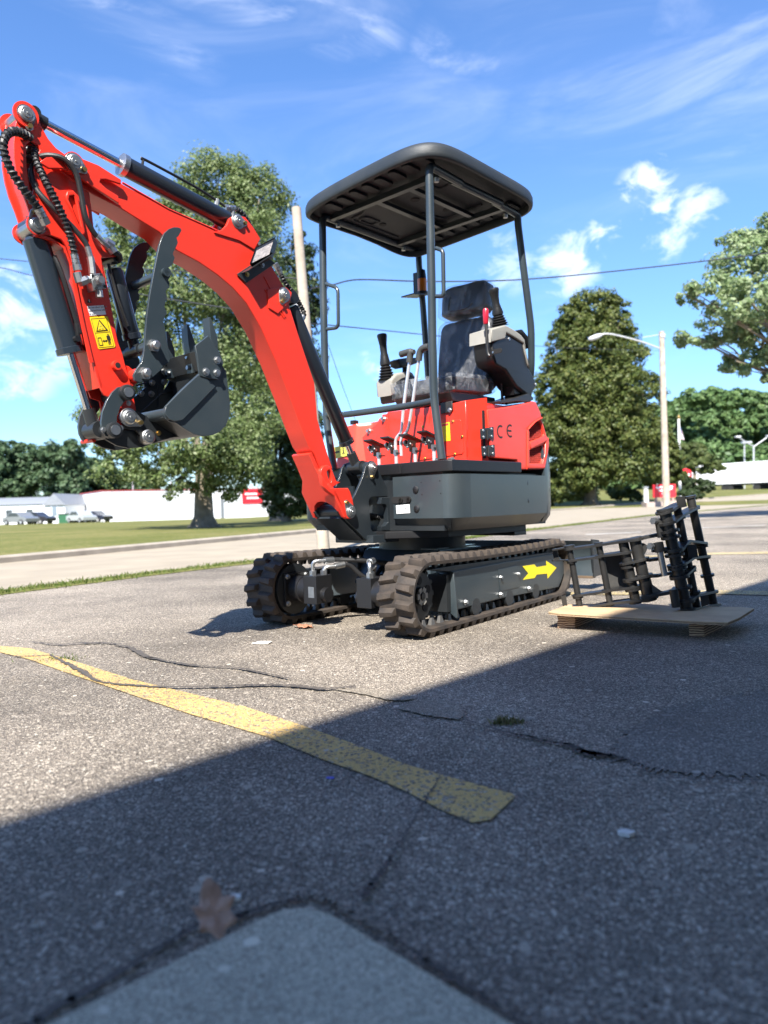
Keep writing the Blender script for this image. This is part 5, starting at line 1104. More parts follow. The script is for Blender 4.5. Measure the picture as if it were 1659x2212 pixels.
# ---------------------------------------------------------------- seat and wraps
def cushion(name, c, half, m, parent, tilt=0, rows=6, seed=1, puff=.25, axis='Y'):
    """soft rounded block: superellipsoid with wrinkles"""
    r = random.Random(seed); v = []; f = []; nu, nv = 40, 22; ph = [r.uniform(0, 6.28) for _ in range(8)]
    for i in range(nv+1):
        b = -math.pi/2+math.pi*i/nv
        for j in range(nu):
            a = 2*math.pi*j/nu
            e = lambda t, q: math.copysign(abs(t)**q, t)
            x, y, z = e(math.cos(b), puff)*e(math.cos(a), puff), e(math.cos(b), puff)*e(math.sin(a), puff), e(math.sin(b), puff)
            wv = 1+.012*math.sin(9*y+ph[0]+4*z)+.010*math.sin(17*z+ph[1]+5*y)+.008*math.sin(23*y+ph[2]+11*x)
            v.append((x*half[0]*wv, y*half[1]*wv, z*half[2]*wv))
    for i in range(nv):
        for j in range(nu): f.append((i*nu+j, i*nu+(j+1) % nu, (i+1)*nu+(j+1) % nu, (i+1)*nu+j))
    T = Matrix.Translation(c) @ Matrix.Rotation(tilt, 4, axis)
    return MB().add([tuple(T @ Vector(p)) for p in v], f).build(name, m, parent, smooth=80)
SEAT = cushion('seat_cushion', (-.075, .115, 1.195), (.20, .205, .045), VINYL, EXC, .05, seed=3)
cushion('plastic_wrap', (-.072, .115, 1.200), (.212, .218, .055), WRAP, SEAT, .05, seed=4)
MB().prism([(.09, 1.10), (.12, 1.155), (-.30, 1.150), (-.30, 1.10)], 'Y', -.07, .30).build('seat_pan', BLKP, SEAT, bevel=.008)
BACK = cushion('seat_backrest', (-.315, .115, 1.40), (.055, .178, .208), VINYL, EXC, -.13, seed=5)
cushion('plastic_wrap', (-.313, .115, 1.40), (.064, .190, .220), WRAP, BACK, -.13, seed=6)
HEAD = cushion('headrest', (-.318, .120, 1.715), (.058, .150, .086), VINYL, EXC, -.16, seed=7, puff=.30)
MB().tube(catmull([(-.258, .045, 1.745), (-.247, .035, 1.675), (-.247, .075, 1.66), (-.247, .165, 1.66), (-.25, .195, 1.68)], 5), .004, 6).build('seat_piping', VINYL, HEAD)
cushion('plastic_wrap', (-.318, .115, 1.712), (.068, .172, .098), WRAP, HEAD, -.16, seed=8, puff=.36)
for y in (.09, .19): MB().cyl((-.35, y, 1.58), (-.345, y, 1.68), .008).build('headrest_stem', STEEL, HEAD)

# ---------------------------------------------------------------- consoles, joysticks, armrests
def S5(pts, Y): return [sY(z5(*p), Y) for p in pts]
def S7(pts, Y): return [sY(z7(*p), Y) for p in pts]
body = S5([(870, 1000), (1080, 850), (1330, 1000), (1372, 1180), (1400, 1330), (1460, 1440), (1530, 1580), (1520, 1640), (1430, 1790), (1360, 1740), (1240, 1640), (1150, 1500), (1080, 1400), (930, 1310), (900, 1200)], .42)
NC = plate('left_console', body, 'Y', .295, .42, BLACK, EXC, bevel=.014)
top = S5([(858, 985), (862, 800), (1060, 738), (1090, 750), (1200, 812), (1290, 880), (1345, 950), (1362, 1100), (1405, 1310), (1425, 1365), (1398, 1320), (1345, 1120), (1330, 1000), (1200, 920), (1080, 850), (1062, 935)], .424)
plate('console_cover', top, 'Y', .285, .428, CONS, NC, bevel=.006)
fr_ = S5([(872, 800), (862, 990)], .42); 
slot = S5([(935, 1105), (1000, 1090), (1015, 1115), (985, 1150), (890, 1160), (880, 1130)], .40)
for q in ((1122, 938), (1508, 1597)): c = sY(z5(*q), .42); bolt((c[0], .42, c[1]), (0, 1, 0), .007, STEEL, NC, .004)
xf = max(p[0] for p in body); 
for q in ((845, 958), (885, 1130)): c = sX(z5(*q), xf+.004); bolt((xf-.002, c[0], c[1]), (1, 0, 0), .006, STEEL, NC, .006)
yq, zq = sX(z5(945, 1115), xf+.002); plate('hand_slot', rrect(yq-.03, zq-.012, yq+.03, zq+.012, .011), 'X', xf-.002, xf+.0015, HOLE, NC, bevel=.0005)
ped = S5([(1050, 1480), (1160, 1470), (1200, 1680), (1190, 1760), (1110, 1760), (1100, 1680)], .36); plate('console_pillar', ped, 'Y', .32, .40, BLACK, NC, bevel=.006)
plate('console_bracket', S5([(920, 1850), (1170, 1800), (1330, 1740), (1400, 1790), (1410, 1830), (1340, 1860), (1180, 1850), (925, 1885)], .40), 'Y', .28, .43, BLKP, NC)
def joystick(name, base_, tip, parent=EXC):
    b, t = Vector(base_), Vector(tip); d_ = t-b; L_ = d_.length; u = d_/L_
    prof = []; 
    for k in range(11): prof += [(k*.031, .052-.0022*k if k % 2 == 0 else .038-.0016*k)]
    hgt = prof[-1][0]
    o = MB().tube([b+u*(L_*p) for p, _ in prof for _ in (0,)], [r for _, r in prof], 20).build(name, BLACK, parent)
    g = [(hgt, .030), (.36, .030), (.50, .023), (.58, .0195), (.75, .021), (.88, .026), (.94, .029), (.985, .026), (1.0, .014)]
    MB().tube([b+u*(L_*p) for p, _ in g], [r for _, r in g], 18).build('joystick_grip', BLACK, o)
    MB().tube([b+u*(L_*.505), b+u*(L_*.52)], .0235, 18).build('grip_collar', BLKP, o)
    return o
joystick('joystick_boot', Y2(z5(990, 755), .36), Y2(z5(893, 195), .36))
arm = S5([(1210, 820), (1300, 798), (1385, 900), (1472, 1028), (1466, 1050), (1372, 1085), (1352, 960), (1290, 885)], .39)
plate('armrest', arm, 'Y', .33, .40, BLACK, EXC, bevel=.012)
XR = xf+.045
RLv = [X2(z5(*q), XR) for q in ((840, 1190), (815, 1130), (798, 900), (786, 700))]
rlo = MB().tube(catmull(RLv, 4), .0085, 12).build('safety_lever', BLKP, EXC)
a, b = Vector(X2(z5(786, 725), XR)), Vector(X2(z5(783, 490), XR)); MB().tube([a, a.lerp(b, .05), a.lerp(b, .5), a.lerp(b, .85), a.lerp(b, .96), b], [.011, .0135, .0155, .0160, .012, .004], 16).build('red_grip', REDG, rlo)
MB().tube(catmull([Y2(z5(*q), .32) for q in ((830, 1190), (900, 1260), (915, 1320), (880, 1370), (830, 1370))], 5), .006, 8).build('control_cable', REDG, rlo)
for q in ((970, 1330), (1030, 1340)): c = Vector(Y2(z5(*q), .34)); MB().tube(catmull([c+Vector((0, 0, .03)), c, c+Vector((-.02, 0, -.08)), c+Vector((-.06, -.02, -.2))], 4), .0075, 8).build('pilot_hose', HOSE, NC); MB().cyl(c+Vector((0, 0, .012)), c-Vector((0.004, 0, .016)), .010).build('crimp_sleeve', BRASS, NC)
fc = S7([(380, 925), (400, 890), (470, 812), (580, 785), (700, 772), (742, 788), (800, 880), (838, 970), (835, 1005), (700, 1060), (500, 1130), (400, 1175)], -.205)
FC = plate('right_console', fc, 'Y', -.325, -.203, CONS, EXC, bevel=.014)
plate('console_side', S7([(460, 960), (560, 890), (700, 838), (735, 842), (800, 925), (815, 985), (700, 1040), (505, 1100), (475, 1060)], -.203), 'Y', -.21, -.2005, BLACK, FC, bevel=.003)
plate('console_base', S7([(400, 1170), (600, 1110), (700, 1070), (640, 1240), (440, 1300), (420, 1280)], -.215), 'Y', -.315, -.215, BLACK, FC, bevel=.01)
c = sY(z7(520, 1025), -.2); bolt((c[0], -.2005, c[1]), (0, 1, 0), .006, STEEL, FC, .004)
joystick('joystick_boot', Y2(z7(312, 900), -.265), Y2(z7(225, 140), -.265))
plate('armrest', S7([(470, 590), (520, 565), (630, 550), (790, 545), (815, 560), (812, 640), (680, 690), (560, 720), (500, 690)], -.24), 'Y', -.30, -.23, BLACK, EXC, bevel=.012)
c = Vector(Y2(z7(610, 740), -.262)); MB().cyl(c-Vector((0, 0, .02)), c+Vector((0, 0, .03)), .014).build('armrest_stem', BLACK, EXC)

# ---------------------------------------------------------------- travel levers and pedals
XL = .31
def lever(pts, grip, name='travel_lever'):
    o = MB().tube(bend([X2(z7(*p), XL) for p in pts], .025), .0082, 14).build(name, ALU, EXC)
    g_ = [X2(z7(*p), XL) for p in grip]; rad = [.013, .0155, .0165, .017, .0165, .015, .011][:len(g_)]
    MB().tube(catmull(g_, 3), .0165, 14).build('lever_grip', GRIPM, o); return o
l1 = lever([(462, 2190), (455, 1905), (560, 1795), (592, 1380), (690, 620)], [(690, 625), (700, 520), (715, 455), (680, 450), (545, 490)])
MB().tube([X2(z7(715, 455), XL), X2(z7(770, 450), XL)], [.0165, .012], 14).build('lever_grip', GRIPM, l1)
l2 = lever([(556, 2190), (545, 1890), (672, 1760), (735, 1375), (845, 590)], [(845, 595), (860, 480), (890, 410), (950, 375), (1018, 362)])
def pedal(cx, cy, post_x, post_y0, post_y1, single=True):
    c = Vector(X2(zb(cx, cy), XL-.01)); P = bpy.data.objects
    o = MB().obox(c+Vector((-.01, .0, .0)), (.060, 0, .016), (0, .030, 0), (-.001, 0, .0042)).build('pedal', BLKP, EXC, bevel=.0015)
    MB().obox(c+Vector((.005, -.008, -.028)), (.026, 0, .006), (0, .003, 0), (-.003, 0, .015)).build('pedal_bracket', BLKP, o)
    MB().obox(c+Vector((.005, .014, -.028)), (.026, 0, .006), (0, .003, 0), (-.003, 0, .015)).build('pedal_bracket', BLKP, o)
    MB().cyl(c+Vector((.012, -.022, -.035)), c+Vector((.012, .026, -.035)), .006).build('pedal_pin', STEEL, o)
    for dy, dz in ((-.018, -.020), (.020, -.03), (.002, -.045)): bolt(c+Vector((.022, dy, dz)), (1, 0, 0), .0055, STEEL, o, .006)
    MB().obox(c+Vector((.004, .020, -.040)), (.024, 0, 0), (0, .003, 0), (0, 0, .028)).build('pedal_arm', BLKP, o)
    MB().obox(c+Vector((.004, .040, -.067)), (.020, 0, 0), (0, .022, 0), (0, 0, .003)).build('pedal_foot', BLKP, o)
    q = c+Vector((.012, .044, -.058)); MB().tube([q, Vector((q.x, q.y, .785))], .0092, 14).build('pedal_post', ALU, o); MB().tube([q-Vector((0, 0, .02)), q+Vector((0, 0, .008))], .0145, 6).build('hex_nut', STEEL, o, smooth=20)
    return o
pedal(905, 155, 0, 0, 0); pedal(1125, 118, 0, 0, 0); pedal(1370, 85, 0, 0, 0); pedal(1610, 45, 0, 0, 0)
hose('wiring_loom', [Y2(z7(840, 990), -.26), Y2(z7(870, 950), -.26), Y2(z7(930, 985), -.26)], .003, spiral=False, fits=False)

# ---------------------------------------------------------------- undercarriage (own heading)
CF, CR, ZC, RO = .678, -.700, .178, .155       # sprocket and idler axes, belt outer radius
def loop_pts(r, n_arc=22, n_line=26, sag=.0):
    o = []
    for k in range(n_line): t = k/n_line; o.append((CR+(CF-CR)*t, ZC-r))
    for k in range(n_arc): a = -math.pi/2+math.pi*k/n_arc; o.append((CF+r*math.cos(a), ZC+r*math.sin(a)))
    for k in range(n_line): t = k/n_line; o.append((CF+(CR-CF)*t, ZC+r-.010*math.sin(math.pi*t)))
    for k in range(n_arc): a = math.pi/2+math.pi*k/n_arc; o.append((CR+r*math.cos(a), ZC+r*math.sin(a)))
    return o
def loop_at(s, r):                # arc length along the loop -> point, tangent angle
    Ls = CF-CR; La = math.pi*r; T_ = 2*(Ls+La); s %= T_
    if s < Ls: return (CR+s, ZC-r), 0
    s -= Ls
    if s < La: a = -math.pi/2+s/r; return (CF+r*math.cos(a), ZC+r*math.sin(a)), a+math.pi/2
    s -= La
    if s < Ls: return (CF-s, ZC+r-.010*math.sin(math.pi*s/Ls)), math.pi
    s -= Ls; a = math.pi/2+s/r; return (CR+r*math.cos(a), ZC+r*math.sin(a)), a+math.pi/2
SH = .180
v = []
for s_, kk in ((1, 0),): pass
def lug_mesh(sgn):
    # one chevron lug of the outer (sgn=1) or inner row: local x along travel, y across, z outwards
    y0, y1 = (.004*sgn, .090*sgn); b = [(-.026, y0), (.012, y0), (.026, y1), (-.020, y1)]; t_ = [(-.014, y0+.006*sgn), (.004, y0+.006*sgn), (.017, y1-.006*sgn), (-.010, y1-.008*sgn)]
    V = [(x, y, -.004) for x, y in b]+[(x, y, .0225) for x, y in t_]
    if sgn < 0: fl_ = [(0, 1, 2, 3), (7, 6, 5, 4)]+[(i, 4+i, 4+(i+1) % 4, (i+1) % 4) for i in range(4)]
    else: fl_ = [(3, 2, 1, 0), (4, 5, 6, 7)]+[((i+1) % 4, 4+(i+1) % 4, 4+i, i) for i in range(4)]
    o = MB().add(V, fl_).build('tread_lug', RUB, None, bevel=.004, smooth=30); me = o.data; bpy.data.objects.remove(o); return me
LUG = {1: lug_mesh(1), -1: lug_mesh(-1)}
TRK = []
for side_ in (1, -1):
    yc = side_*(.4991-SH/2)
    O = loop_pts(RO); I = loop_pts(RO-.017); n = len(O); v = []; f = []
    for (xo, zo), (xi, zi) in zip(O, I):
        mx_, mz_ = (xo*.85+xi*.15), (zo*.85+zi*.15)
        v += [(xo, yc-SH/2+.006, zo), (xo, yc+SH/2-.006, zo), (mx_, yc+SH/2, mz_), (xi, yc+SH/2-.002, zi), (xi, yc-SH/2+.002, zi), (mx_, yc-SH/2, mz_)]
    for i in range(n):
        a, b = i*6, ((i+1) % n)*6
        for k in range(6): f.append((a+k, a+(k+1) % 6, b+(k+1) % 6, b+k))
    tr = MB().add(v, f).build('rubber_track', RUB, EXC, smooth=40, rz=RT_); TRK.append(tr)
    tot = 2*(CF-CR)+2*math.pi*RO; NL = 52; pit = tot/NL
    for k in range(NL):
        for sg in (1, -1):
            (x, z), a = loop_at(k*pit+(pit*.5 if sg < 0 else 0)+.02, RO)
            o = bpy.data.objects.new('tread_lug', LUG[sg]); COL.objects.link(o); o.parent = tr
            if side_ > 0: o.location = (x, yc, z); o.rotation_euler = (math.pi, -a, 0) if False else (0, 0, 0)
            # local frame: x along the belt, z away from it
            tx, tz = math.cos(a), math.sin(a); nx, nz = tz, -tx
            o.matrix_local = Matrix(((tx, 0, nx, x), (0, 1, 0, yc), (tz, 0, nz, z), (0, 0, 0, 1)))
            if True:
                # keep the frame right-handed: mirror across y
                o.matrix_local = Matrix(((tx, 0, nx, x), (0, 1, 0, yc), (tz, 0, nz, z), (0, 0, 0, 1))) if (Vector((tx, 0, tz)).cross(Vector((0, 1, 0)))).dot(Vector((nx, 0, nz))) > 0 else Matrix(((-tx, 0, nx, x), (0, 1, 0, yc), (-tz, 0, nz, z), (0, 0, 0, 1)))
    mb = MB()
    for k in range(NL):
        for dy in (-.022, .022):
            (x, z), a = loop_at(k*pit, RO-.017); tx, tz = math.cos(a), math.sin(a); nx, nz = -tz, tx; p = Vector((x, yc+dy, z)); T1_ = Vector((tx, 0, tz)); N1 = Vector((nx, 0, nz)); Yv = Vector((0, 1, 0))
            V = [p+T1_*i*.017+Yv*j*.010-N1*.002 for i, j in ((-1, -1), (1, -1), (1, 1), (-1, 1))]+[p+T1_*i*.007+Yv*j*.006+N1*.030 for i, j in ((-1, -1), (1, -1), (1, 1), (-1, 1))]
            mb.add(V, [(0, 1, 2, 3), (7, 6, 5, 4), (0, 4, 5, 1), (1, 5, 6, 2), (2, 6, 7, 3), (3, 7, 4, 0)])
    stuff(mb.build('guide_horn', mat('guide_steel', (.16, .155, .15), .5, metal=.6), tr, smooth=20))
    # sprocket with spokes, hub, idler, rollers
    SPR = MB().tube([(CF, yc-.02, ZC), (CF, yc+.02, ZC)], .105, 36).build('sprocket', GREYD, EXC, rz=RT_)
    mb = MB()
    for k in range(14): a = 2*math.pi*k/14; c = Vector((CF+.112*math.cos(a), yc, ZC+.112*math.sin(a))); mb.obox(c, (.016*math.cos(a), 0, .016*math.sin(a)), (0, .012, 0), (-.011*math.sin(a), 0, .011*math.cos(a)))
    mb.build('sprocket_teeth', GREYD, SPR, bevel=.003)
    yo = yc+side_*.022
    for k in range(5):
        a = 2*math.pi*k/5+.3; MB().tube([(CF+.068*math.cos(a), yo-side_*.002, ZC+.068*math.sin(a)), (CF+.068*math.cos(a), yo+side_*.0008, ZC+.068*math.sin(a))], .020, 14).build('lightening_hole', HOLE, SPR)
    MB().tube([(CF, yo, ZC), (CF, yo+side_*.012, ZC)], .040, 24).build('hub', GREYD, SPR, bevel=.002)
    for k in range(6):
        a = 2*math.pi*k/6; MB().obox((CF+.029*math.cos(a), yo+side_*.013, ZC+.029*math.sin(a)), (.010*math.cos(a), 0, .010*math.sin(a)), (0, .0025, 0), (-.0115*math.sin(a), 0, .0115*math.cos(a))).build('hub_tab', CONS, SPR)
    MB().tube([(CF, yo+side_*.010, ZC), (CF, yo+side_*.020, ZC)], .015, 16).build('hub_cap', GREYD, SPR)
    ID = MB().tube([(CR, yc-.03, ZC), (CR, yc+.03, ZC)], .128, 36).build('idler', GREYD, EXC, rz=RT_)
    MB().tube([(CR, yc-.04, ZC), (CR, yc+.04, ZC)], .05, 24).build('hub', GREYD, ID)
    for x in (-.42, -.10, .25):
        ro = MB()
        for dy in (-.048, .048): ro.tube([(x, yc+dy-.012, .078), (x, yc+dy+.012, .078)], .042, 24)
        ro.cyl((x, yc-.05, .078), (x, yc+.05, .078), .02); ro.build('track_roller', GREYD, EXC, rz=RT_)
    # track frame
    ys = yc+side_*.055
    FRM = MB().box((-.58, min(yc-.05, yc+.05), .085), (.50, max(yc-.05, yc+.05), .255)).build('track_frame', GREYD, EXC, rz=RT_)
    if side_ > 0:
        SP = lambda pts, Y=.468: [sY(zB(*p), Y, YAW_T) for p in pts]
        PAN = plate('track_guard', SP([(378, 418), (800, 340), (1205, 272), (1260, 300), (1285, 345), (1288, 425), (1262, 500), (1243, 542), (960, 598), (740, 640), (402, 727), (386, 700)]), 'Y', .452, .468, GREY, EXC, bevel=.002, rz=RT_)
        plate('guard_top', SP([(185, 402), (380, 368), (1190, 255), (1210, 272), (378, 418)], .46), 'Y', .38, .458, GREYD, EXC, bevel=.002, rz=RT_)
        fin = SP([(345, 412), (358, 408), (378, 425), (388, 740), (370, 752), (350, 735), (345, 708), (287, 706), (330, 500)], .47)
        xf_ = sum(p[0] for p in fin[2:4])/2
        me = plate_mesh([(.39, .075), (.455, .075), (.487, .052), (.492, .06), (.488, .14), (.476, .262), (.462, .268), (.40, .262)], 'X', xf_-.004, xf_+.006, (), .002); link('guard_end_fin', me, GREY, EXC, RT_)
        for q, big in (((765, 462), 0), ((908, 434), 0), ((480, 664), 1), ((766, 602), 1), ((997, 552), 1)):
            c = SP([q])[0]; o = bolt((c[0], .4685, c[1]), (0, 1, 0), .0115 if big else .0085, STEEL, PAN, .014)
            if big: MB().cyl((c[0], .468, c[1]), (c[0], .470, c[1]), .020, n=20).build('washer', GREYD, PAN)
        plate('inspection_cover', SP([(748, 398), (900, 362), (912, 372), (924, 535), (912, 545), (775, 575), (762, 565)]), 'Y', .468, .4705, GREY, PAN, bevel=.001)
        plate('yellow_arrow', SP([(946, 372), (1042, 358), (1062, 380), (1144, 366), (1140, 328), (1224, 384), (1152, 472), (1148, 432), (1062, 440), (1045, 468), (952, 482), (995, 432)]), 'Y', .4688, .4702, YELD, PAN, bevel=.0002)
    # travel motor on the inner side
    yi = yc-side_*SH/2; q = -side_
    mo = MB().tube([(CF, yi-q*.03, ZC), (CF, yi+q*.004, ZC)], .125, 36).build('travel_motor', GREYD, EXC, rz=RT_)
    MB().obox((CF, yi+q*.010, ZC), (.082, 0, 0), (0, .007, 0), (0, 0, .082)).build('mounting_flange', BLACK, mo, bevel=.004)
    for dx in (-.066, .066):
        for dz in (-.066, .066): bolt((CF+dx, yi+q*.017, ZC+dz), (0, q, 0), .0105, STEEL, mo, .012)
    MB().tube([(CF, yi+q*.016, ZC), (CF, yi+q*.07, ZC), (CF, yi+q*.072, ZC), (CF, yi+q*.115, ZC)], [.066, .066, .060, .060], 28).build('motor_housing', BLACK, mo, bevel=.002)
    MB().obox((CF-.0, yi+q*.155, ZC+.005), (.058, 0, 0), (0, .042, 0), (0, 0, .068)).build('motor_block', BLACK, mo, bevel=.006)
    if side_ < 0: MB().obox((CF+.059, yi+q*.165, ZC-.005), (.0012, 0, 0), (0, .018, 0), (0, 0, .026)).build('rating_plate', STEEL, mo)
    MB().tube([(CF+.0, yi+q*.195, ZC-.02), (CF, yi+q*.225, ZC-.02)], .035, 20).build('motor_cap', BLACK, mo)
    fx, fy, fz = CF+.02, yi+q*.145, ZC+.073
    for k, (dx, dy) in enumerate(((0, 0), (-.045, .03*q))):
        e0 = Vector((fx+dx, fy+dy, fz)); MB().tube([e0-Vector((0, 0, .004)), e0+Vector((0, 0, .022))], .018, 6).build('hex_nut', STEEL, mo, smooth=20)
        up_ = .062-.03*k
        MB().tube(catmull([e0+Vector((0, 0, .02)), e0+Vector((0, 0, up_-.01)), e0+Vector((-.010, .012*q, up_+.004)), e0+Vector((-.045, .035*q, up_+.006))], 5), .0095, 10).build('elbow_fitting', STEEL, mo)
        s0 = e0+Vector((-.045, .035*q, up_+.006)); tgt = Vector((.16, -side_*.10-.03*k, .25+.03*k))
        md_ = s0.lerp(tgt, .5)+Vector((.05, 0, .02-.09*k))
        hp_ = [s0, s0+Vector((-.07, .03*q, .0)), md_, tgt]
        Q = catmull(hp_, 10); ho = MB().tube(Q, .0115, 10).build('motor_hose', HOSE, mo)
        MB().tube([Q[0], Q[0]+(Q[2]-Q[0]).normalized()*.05], .0155, 12).build('crimp_sleeve', STEEL, mo)
# carriage between the tracks
CB = MB().prism([(-.32, .17), (-.22, .34), (.20, .345), (.30, .17), (.22, .10), (-.22, .10)], 'Y', -.24, .24).build('centre_frame', GREY, EXC, bevel=.006, rz=RT_)
for s in (1, -1):
    MB().add([(.28, s*.23, .12), (.28, s*.23, .30), (-.28, s*.23, .33), (-.28, s*.23, .12), (.36, s*.36, .10), (.36, s*.36, .25), (-.34, s*.36, .25), (-.34, s*.36, .10)], [(0, 1, 2, 3), (7, 6, 5, 4), (0, 4, 5, 1), (1, 5, 6, 2), (2, 6, 7, 3), (3, 7, 4, 0)]).build('frame_leg', GREY, CB, bevel=.006)
MB().box((-.2, -.22, .344), (.2, .22, .352)).build('frame_top_plate', GREY, CB, bevel=.002)
# dozer blade on its arms behind the machine
for s in (1, -1): MB().tube([(-.25, s*.22, .2), (-.7, s*.24, .22), (-1.18, s*.24, .2)], .028, 4).build('blade_arm', GREY, EXC, rz=RT_)
bp_ = [(-1.20, .315), (-1.235, .27), (-1.25, .20), (-1.235, .14), (-1.20, .09)]
v = []; f = []
for y in (-.50, .50):
    v += [(x, y, z) for x, z in bp_]+[(x+.014, y, z) for x, z in bp_]
for i in range(4): f += [(i, i+1, 11+i, 10+i), (5+i, 15+i, 16+i, 6+i)]
f += [(0, 10, 15, 5), (4, 9, 19, 14), (0, 5, 6, 1), (1, 6, 7, 2), (2, 7, 8, 3), (3, 8, 9, 4), (10, 11, 16, 15), (11, 12, 17, 16), (12, 13, 18, 17), (13, 14, 19, 18)]
BLD = MB().add(v, f).build('dozer_blade', GREY, EXC, smooth=40, rz=RT_)
for s in (1, -1):
    MB().prism([(-1.185, .325), (-1.30, .315), (-1.42, .16), (-1.40, .085), (-1.20, .085)], 'Y', s*.50-.006, s*.50+.006).build('blade_end_plate', GREYD, BLD, bevel=.002)
MB().box((-1.245, -.5, .075), (-1.185, .5, .092)).build('cutting_or_lit_edge', mat('blade_bounce_brown', (.17, .12, .08), .6, metal=.3, var=.3), BLD, bevel=.003)  # brown painted in for ground light bounced onto the blade's lower inside

# ================================================================== BLACK FRAME ATTACHMENT ON ITS PLYWOOD BASE
PLYF = mat('plywood_face', (.52, .37, .21), .75, bump=.3, bscale=50, var=.22, vscale=9, dirt=(.38, .27, .16))
def plyedge():
    m = bpy.data.materials.new('plywood_edge'); m.use_nodes = True; t = m.node_tree; b = t.nodes['Principled BSDF']; n_ = t.nodes.new; l = t.links.new
    co = n_('ShaderNodeTexCoord'); sx = n_('ShaderNodeSeparateXYZ'); l(co.outputs['Object'], sx.inputs[0])
    wv = n_('ShaderNodeMath'); wv.operation = 'MULTIPLY'; wv.inputs[1].default_value = 100; l(sx.outputs['Z'], wv.inputs[0])
    nz = n_('ShaderNodeTexNoise'); nz.inputs['Scale'].default_value = 30; l(co.outputs['Object'], nz.inputs['Vector'])
    ad = n_('ShaderNodeMath'); ad.operation = 'ADD'; l(wv.outputs[0], ad.inputs[0]); l(nz.outputs['Fac'], ad.inputs[1])
    fr = n_('ShaderNodeMath'); fr.operation = 'FRACT'; l(ad.outputs[0], fr.inputs[0])
    r = n_('ShaderNodeValToRGB'); e = r.color_ramp.elements; e.new(.5); e.new(.6)
    for q, (p, c) in zip(e, ((0, (.62, .45, .29)), (.45, (.55, .38, .23)), (.55, (.13, .065, .035)), (.95, (.20, .10, .055)))): q.position = p; q.color = (*c, 1)
    l(fr.outputs[0], r.inputs[0]); l(r.outputs[0], b.inputs['Base Color']); b.inputs['Roughness'].default_value = .85
    return m
PLYE = plyedge()
zt = .078
pl = [zp(225, 926), zp(300, 936), zp(400, 941), zp(1155, 987), zp(1395, 996), zp(1470, 965), zp(1568, 903), zp(1480, 896), zp(1350, 893), zp(1050, 888), zp(740, 866), zp(350, 880)]
plw = [gnd(p, zt) for p in pl]
o0 = Vector((*plw[2], 0))
PAL = thing('plywood_pallet', 'small plywood sheet on two stacked plywood bearers under the black steel frame', 'pallet', (o0.x, o0.y, 0))
plate('plywood_sheet', [(p[0]-o0.x, p[1]-o0.y) for p in plw], 'Z', zt-.012, zt, PLYF, PAL, bevel=.001)
MB().prism([(p[0]-o0.x, p[1]-o0.y) for p in plw], 'Z', zt-.0122, zt-.004).build('ply_layers', PLYE, PAL, smooth=0)
def bearer(a, b, cpt, ln):
    A, B, C = (Vector((*gnd(p), 0))-o0 for p in (a, b, cpt)); d_ = (C-B).normalized()*ln; sh_ = d_.normalized()*.022; A, B = A-sh_, B-sh_
    o = None
    for k in range(4):
        q = [A, B, B+d_, A+d_]; j = rnd.uniform(-.003, .003); q = [p+Vector((j, j*.5, 0)) for p in q]
        o = MB().prism([(p.x, p.y) for p in q], 'Z', k*.0163, k*.0163+.0158).build('bearer_ply', PLYE, PAL, smooth=0)
bearer(zp(300, 1030), zp(412, 1030), zp(590, 962), .34); bearer(zp(1157, 1083), zp(1255, 1085), zp(1432, 1000), .36)

FR_ = thing('steel_frame_attachment', 'black hinged frame of steel tubes and link plates standing on the plywood sheet', 'attachment', (o0.x, o0.y, 0))
def q3(p, depth): w_ = far(zp(*p), depth); return w_-o0
dep = lambda x: 3.52+(x-360)*(3.28-3.52)/800 if x < 1130 else 3.28+(x-1130)*.0011      # metres ahead along the two leaves
tubes = [((362, 505), (432, 905), .0125), ((553, 482), (628, 878), .0125), ((712, 465), (795, 862), .019), ((788, 450), (880, 845), .022),
         ((985, 262), (1128, 915), .022), ((1062, 232), (1195, 905), .015), ((1152, 178), (1305, 885), .016)]
TT = []
for a, b, r in tubes:
    d0 = dep(b[0]); A, B = q3(a, d0), q3(b, d0); r *= 1.2; TT.append((A, B, r)); t_ = MB().cyl(A, B, r, n=16).build('cross_tube', BLKP, FR_)
    for k in (0, 1): P_ = A.lerp(B, k); u = (B-A).normalized()*(1 if k else -1); MB().tube([P_-u*.004, P_+u*.006], r*1.35, 14).build('tube_end', BLKP, FR_)
def at_y(i, y):       # point on tube i at picture height y
    a, b, r = tubes[i]; t = (y-a[1])/(b[1]-a[1]); return TT[i][0].lerp(TT[i][1], t), r
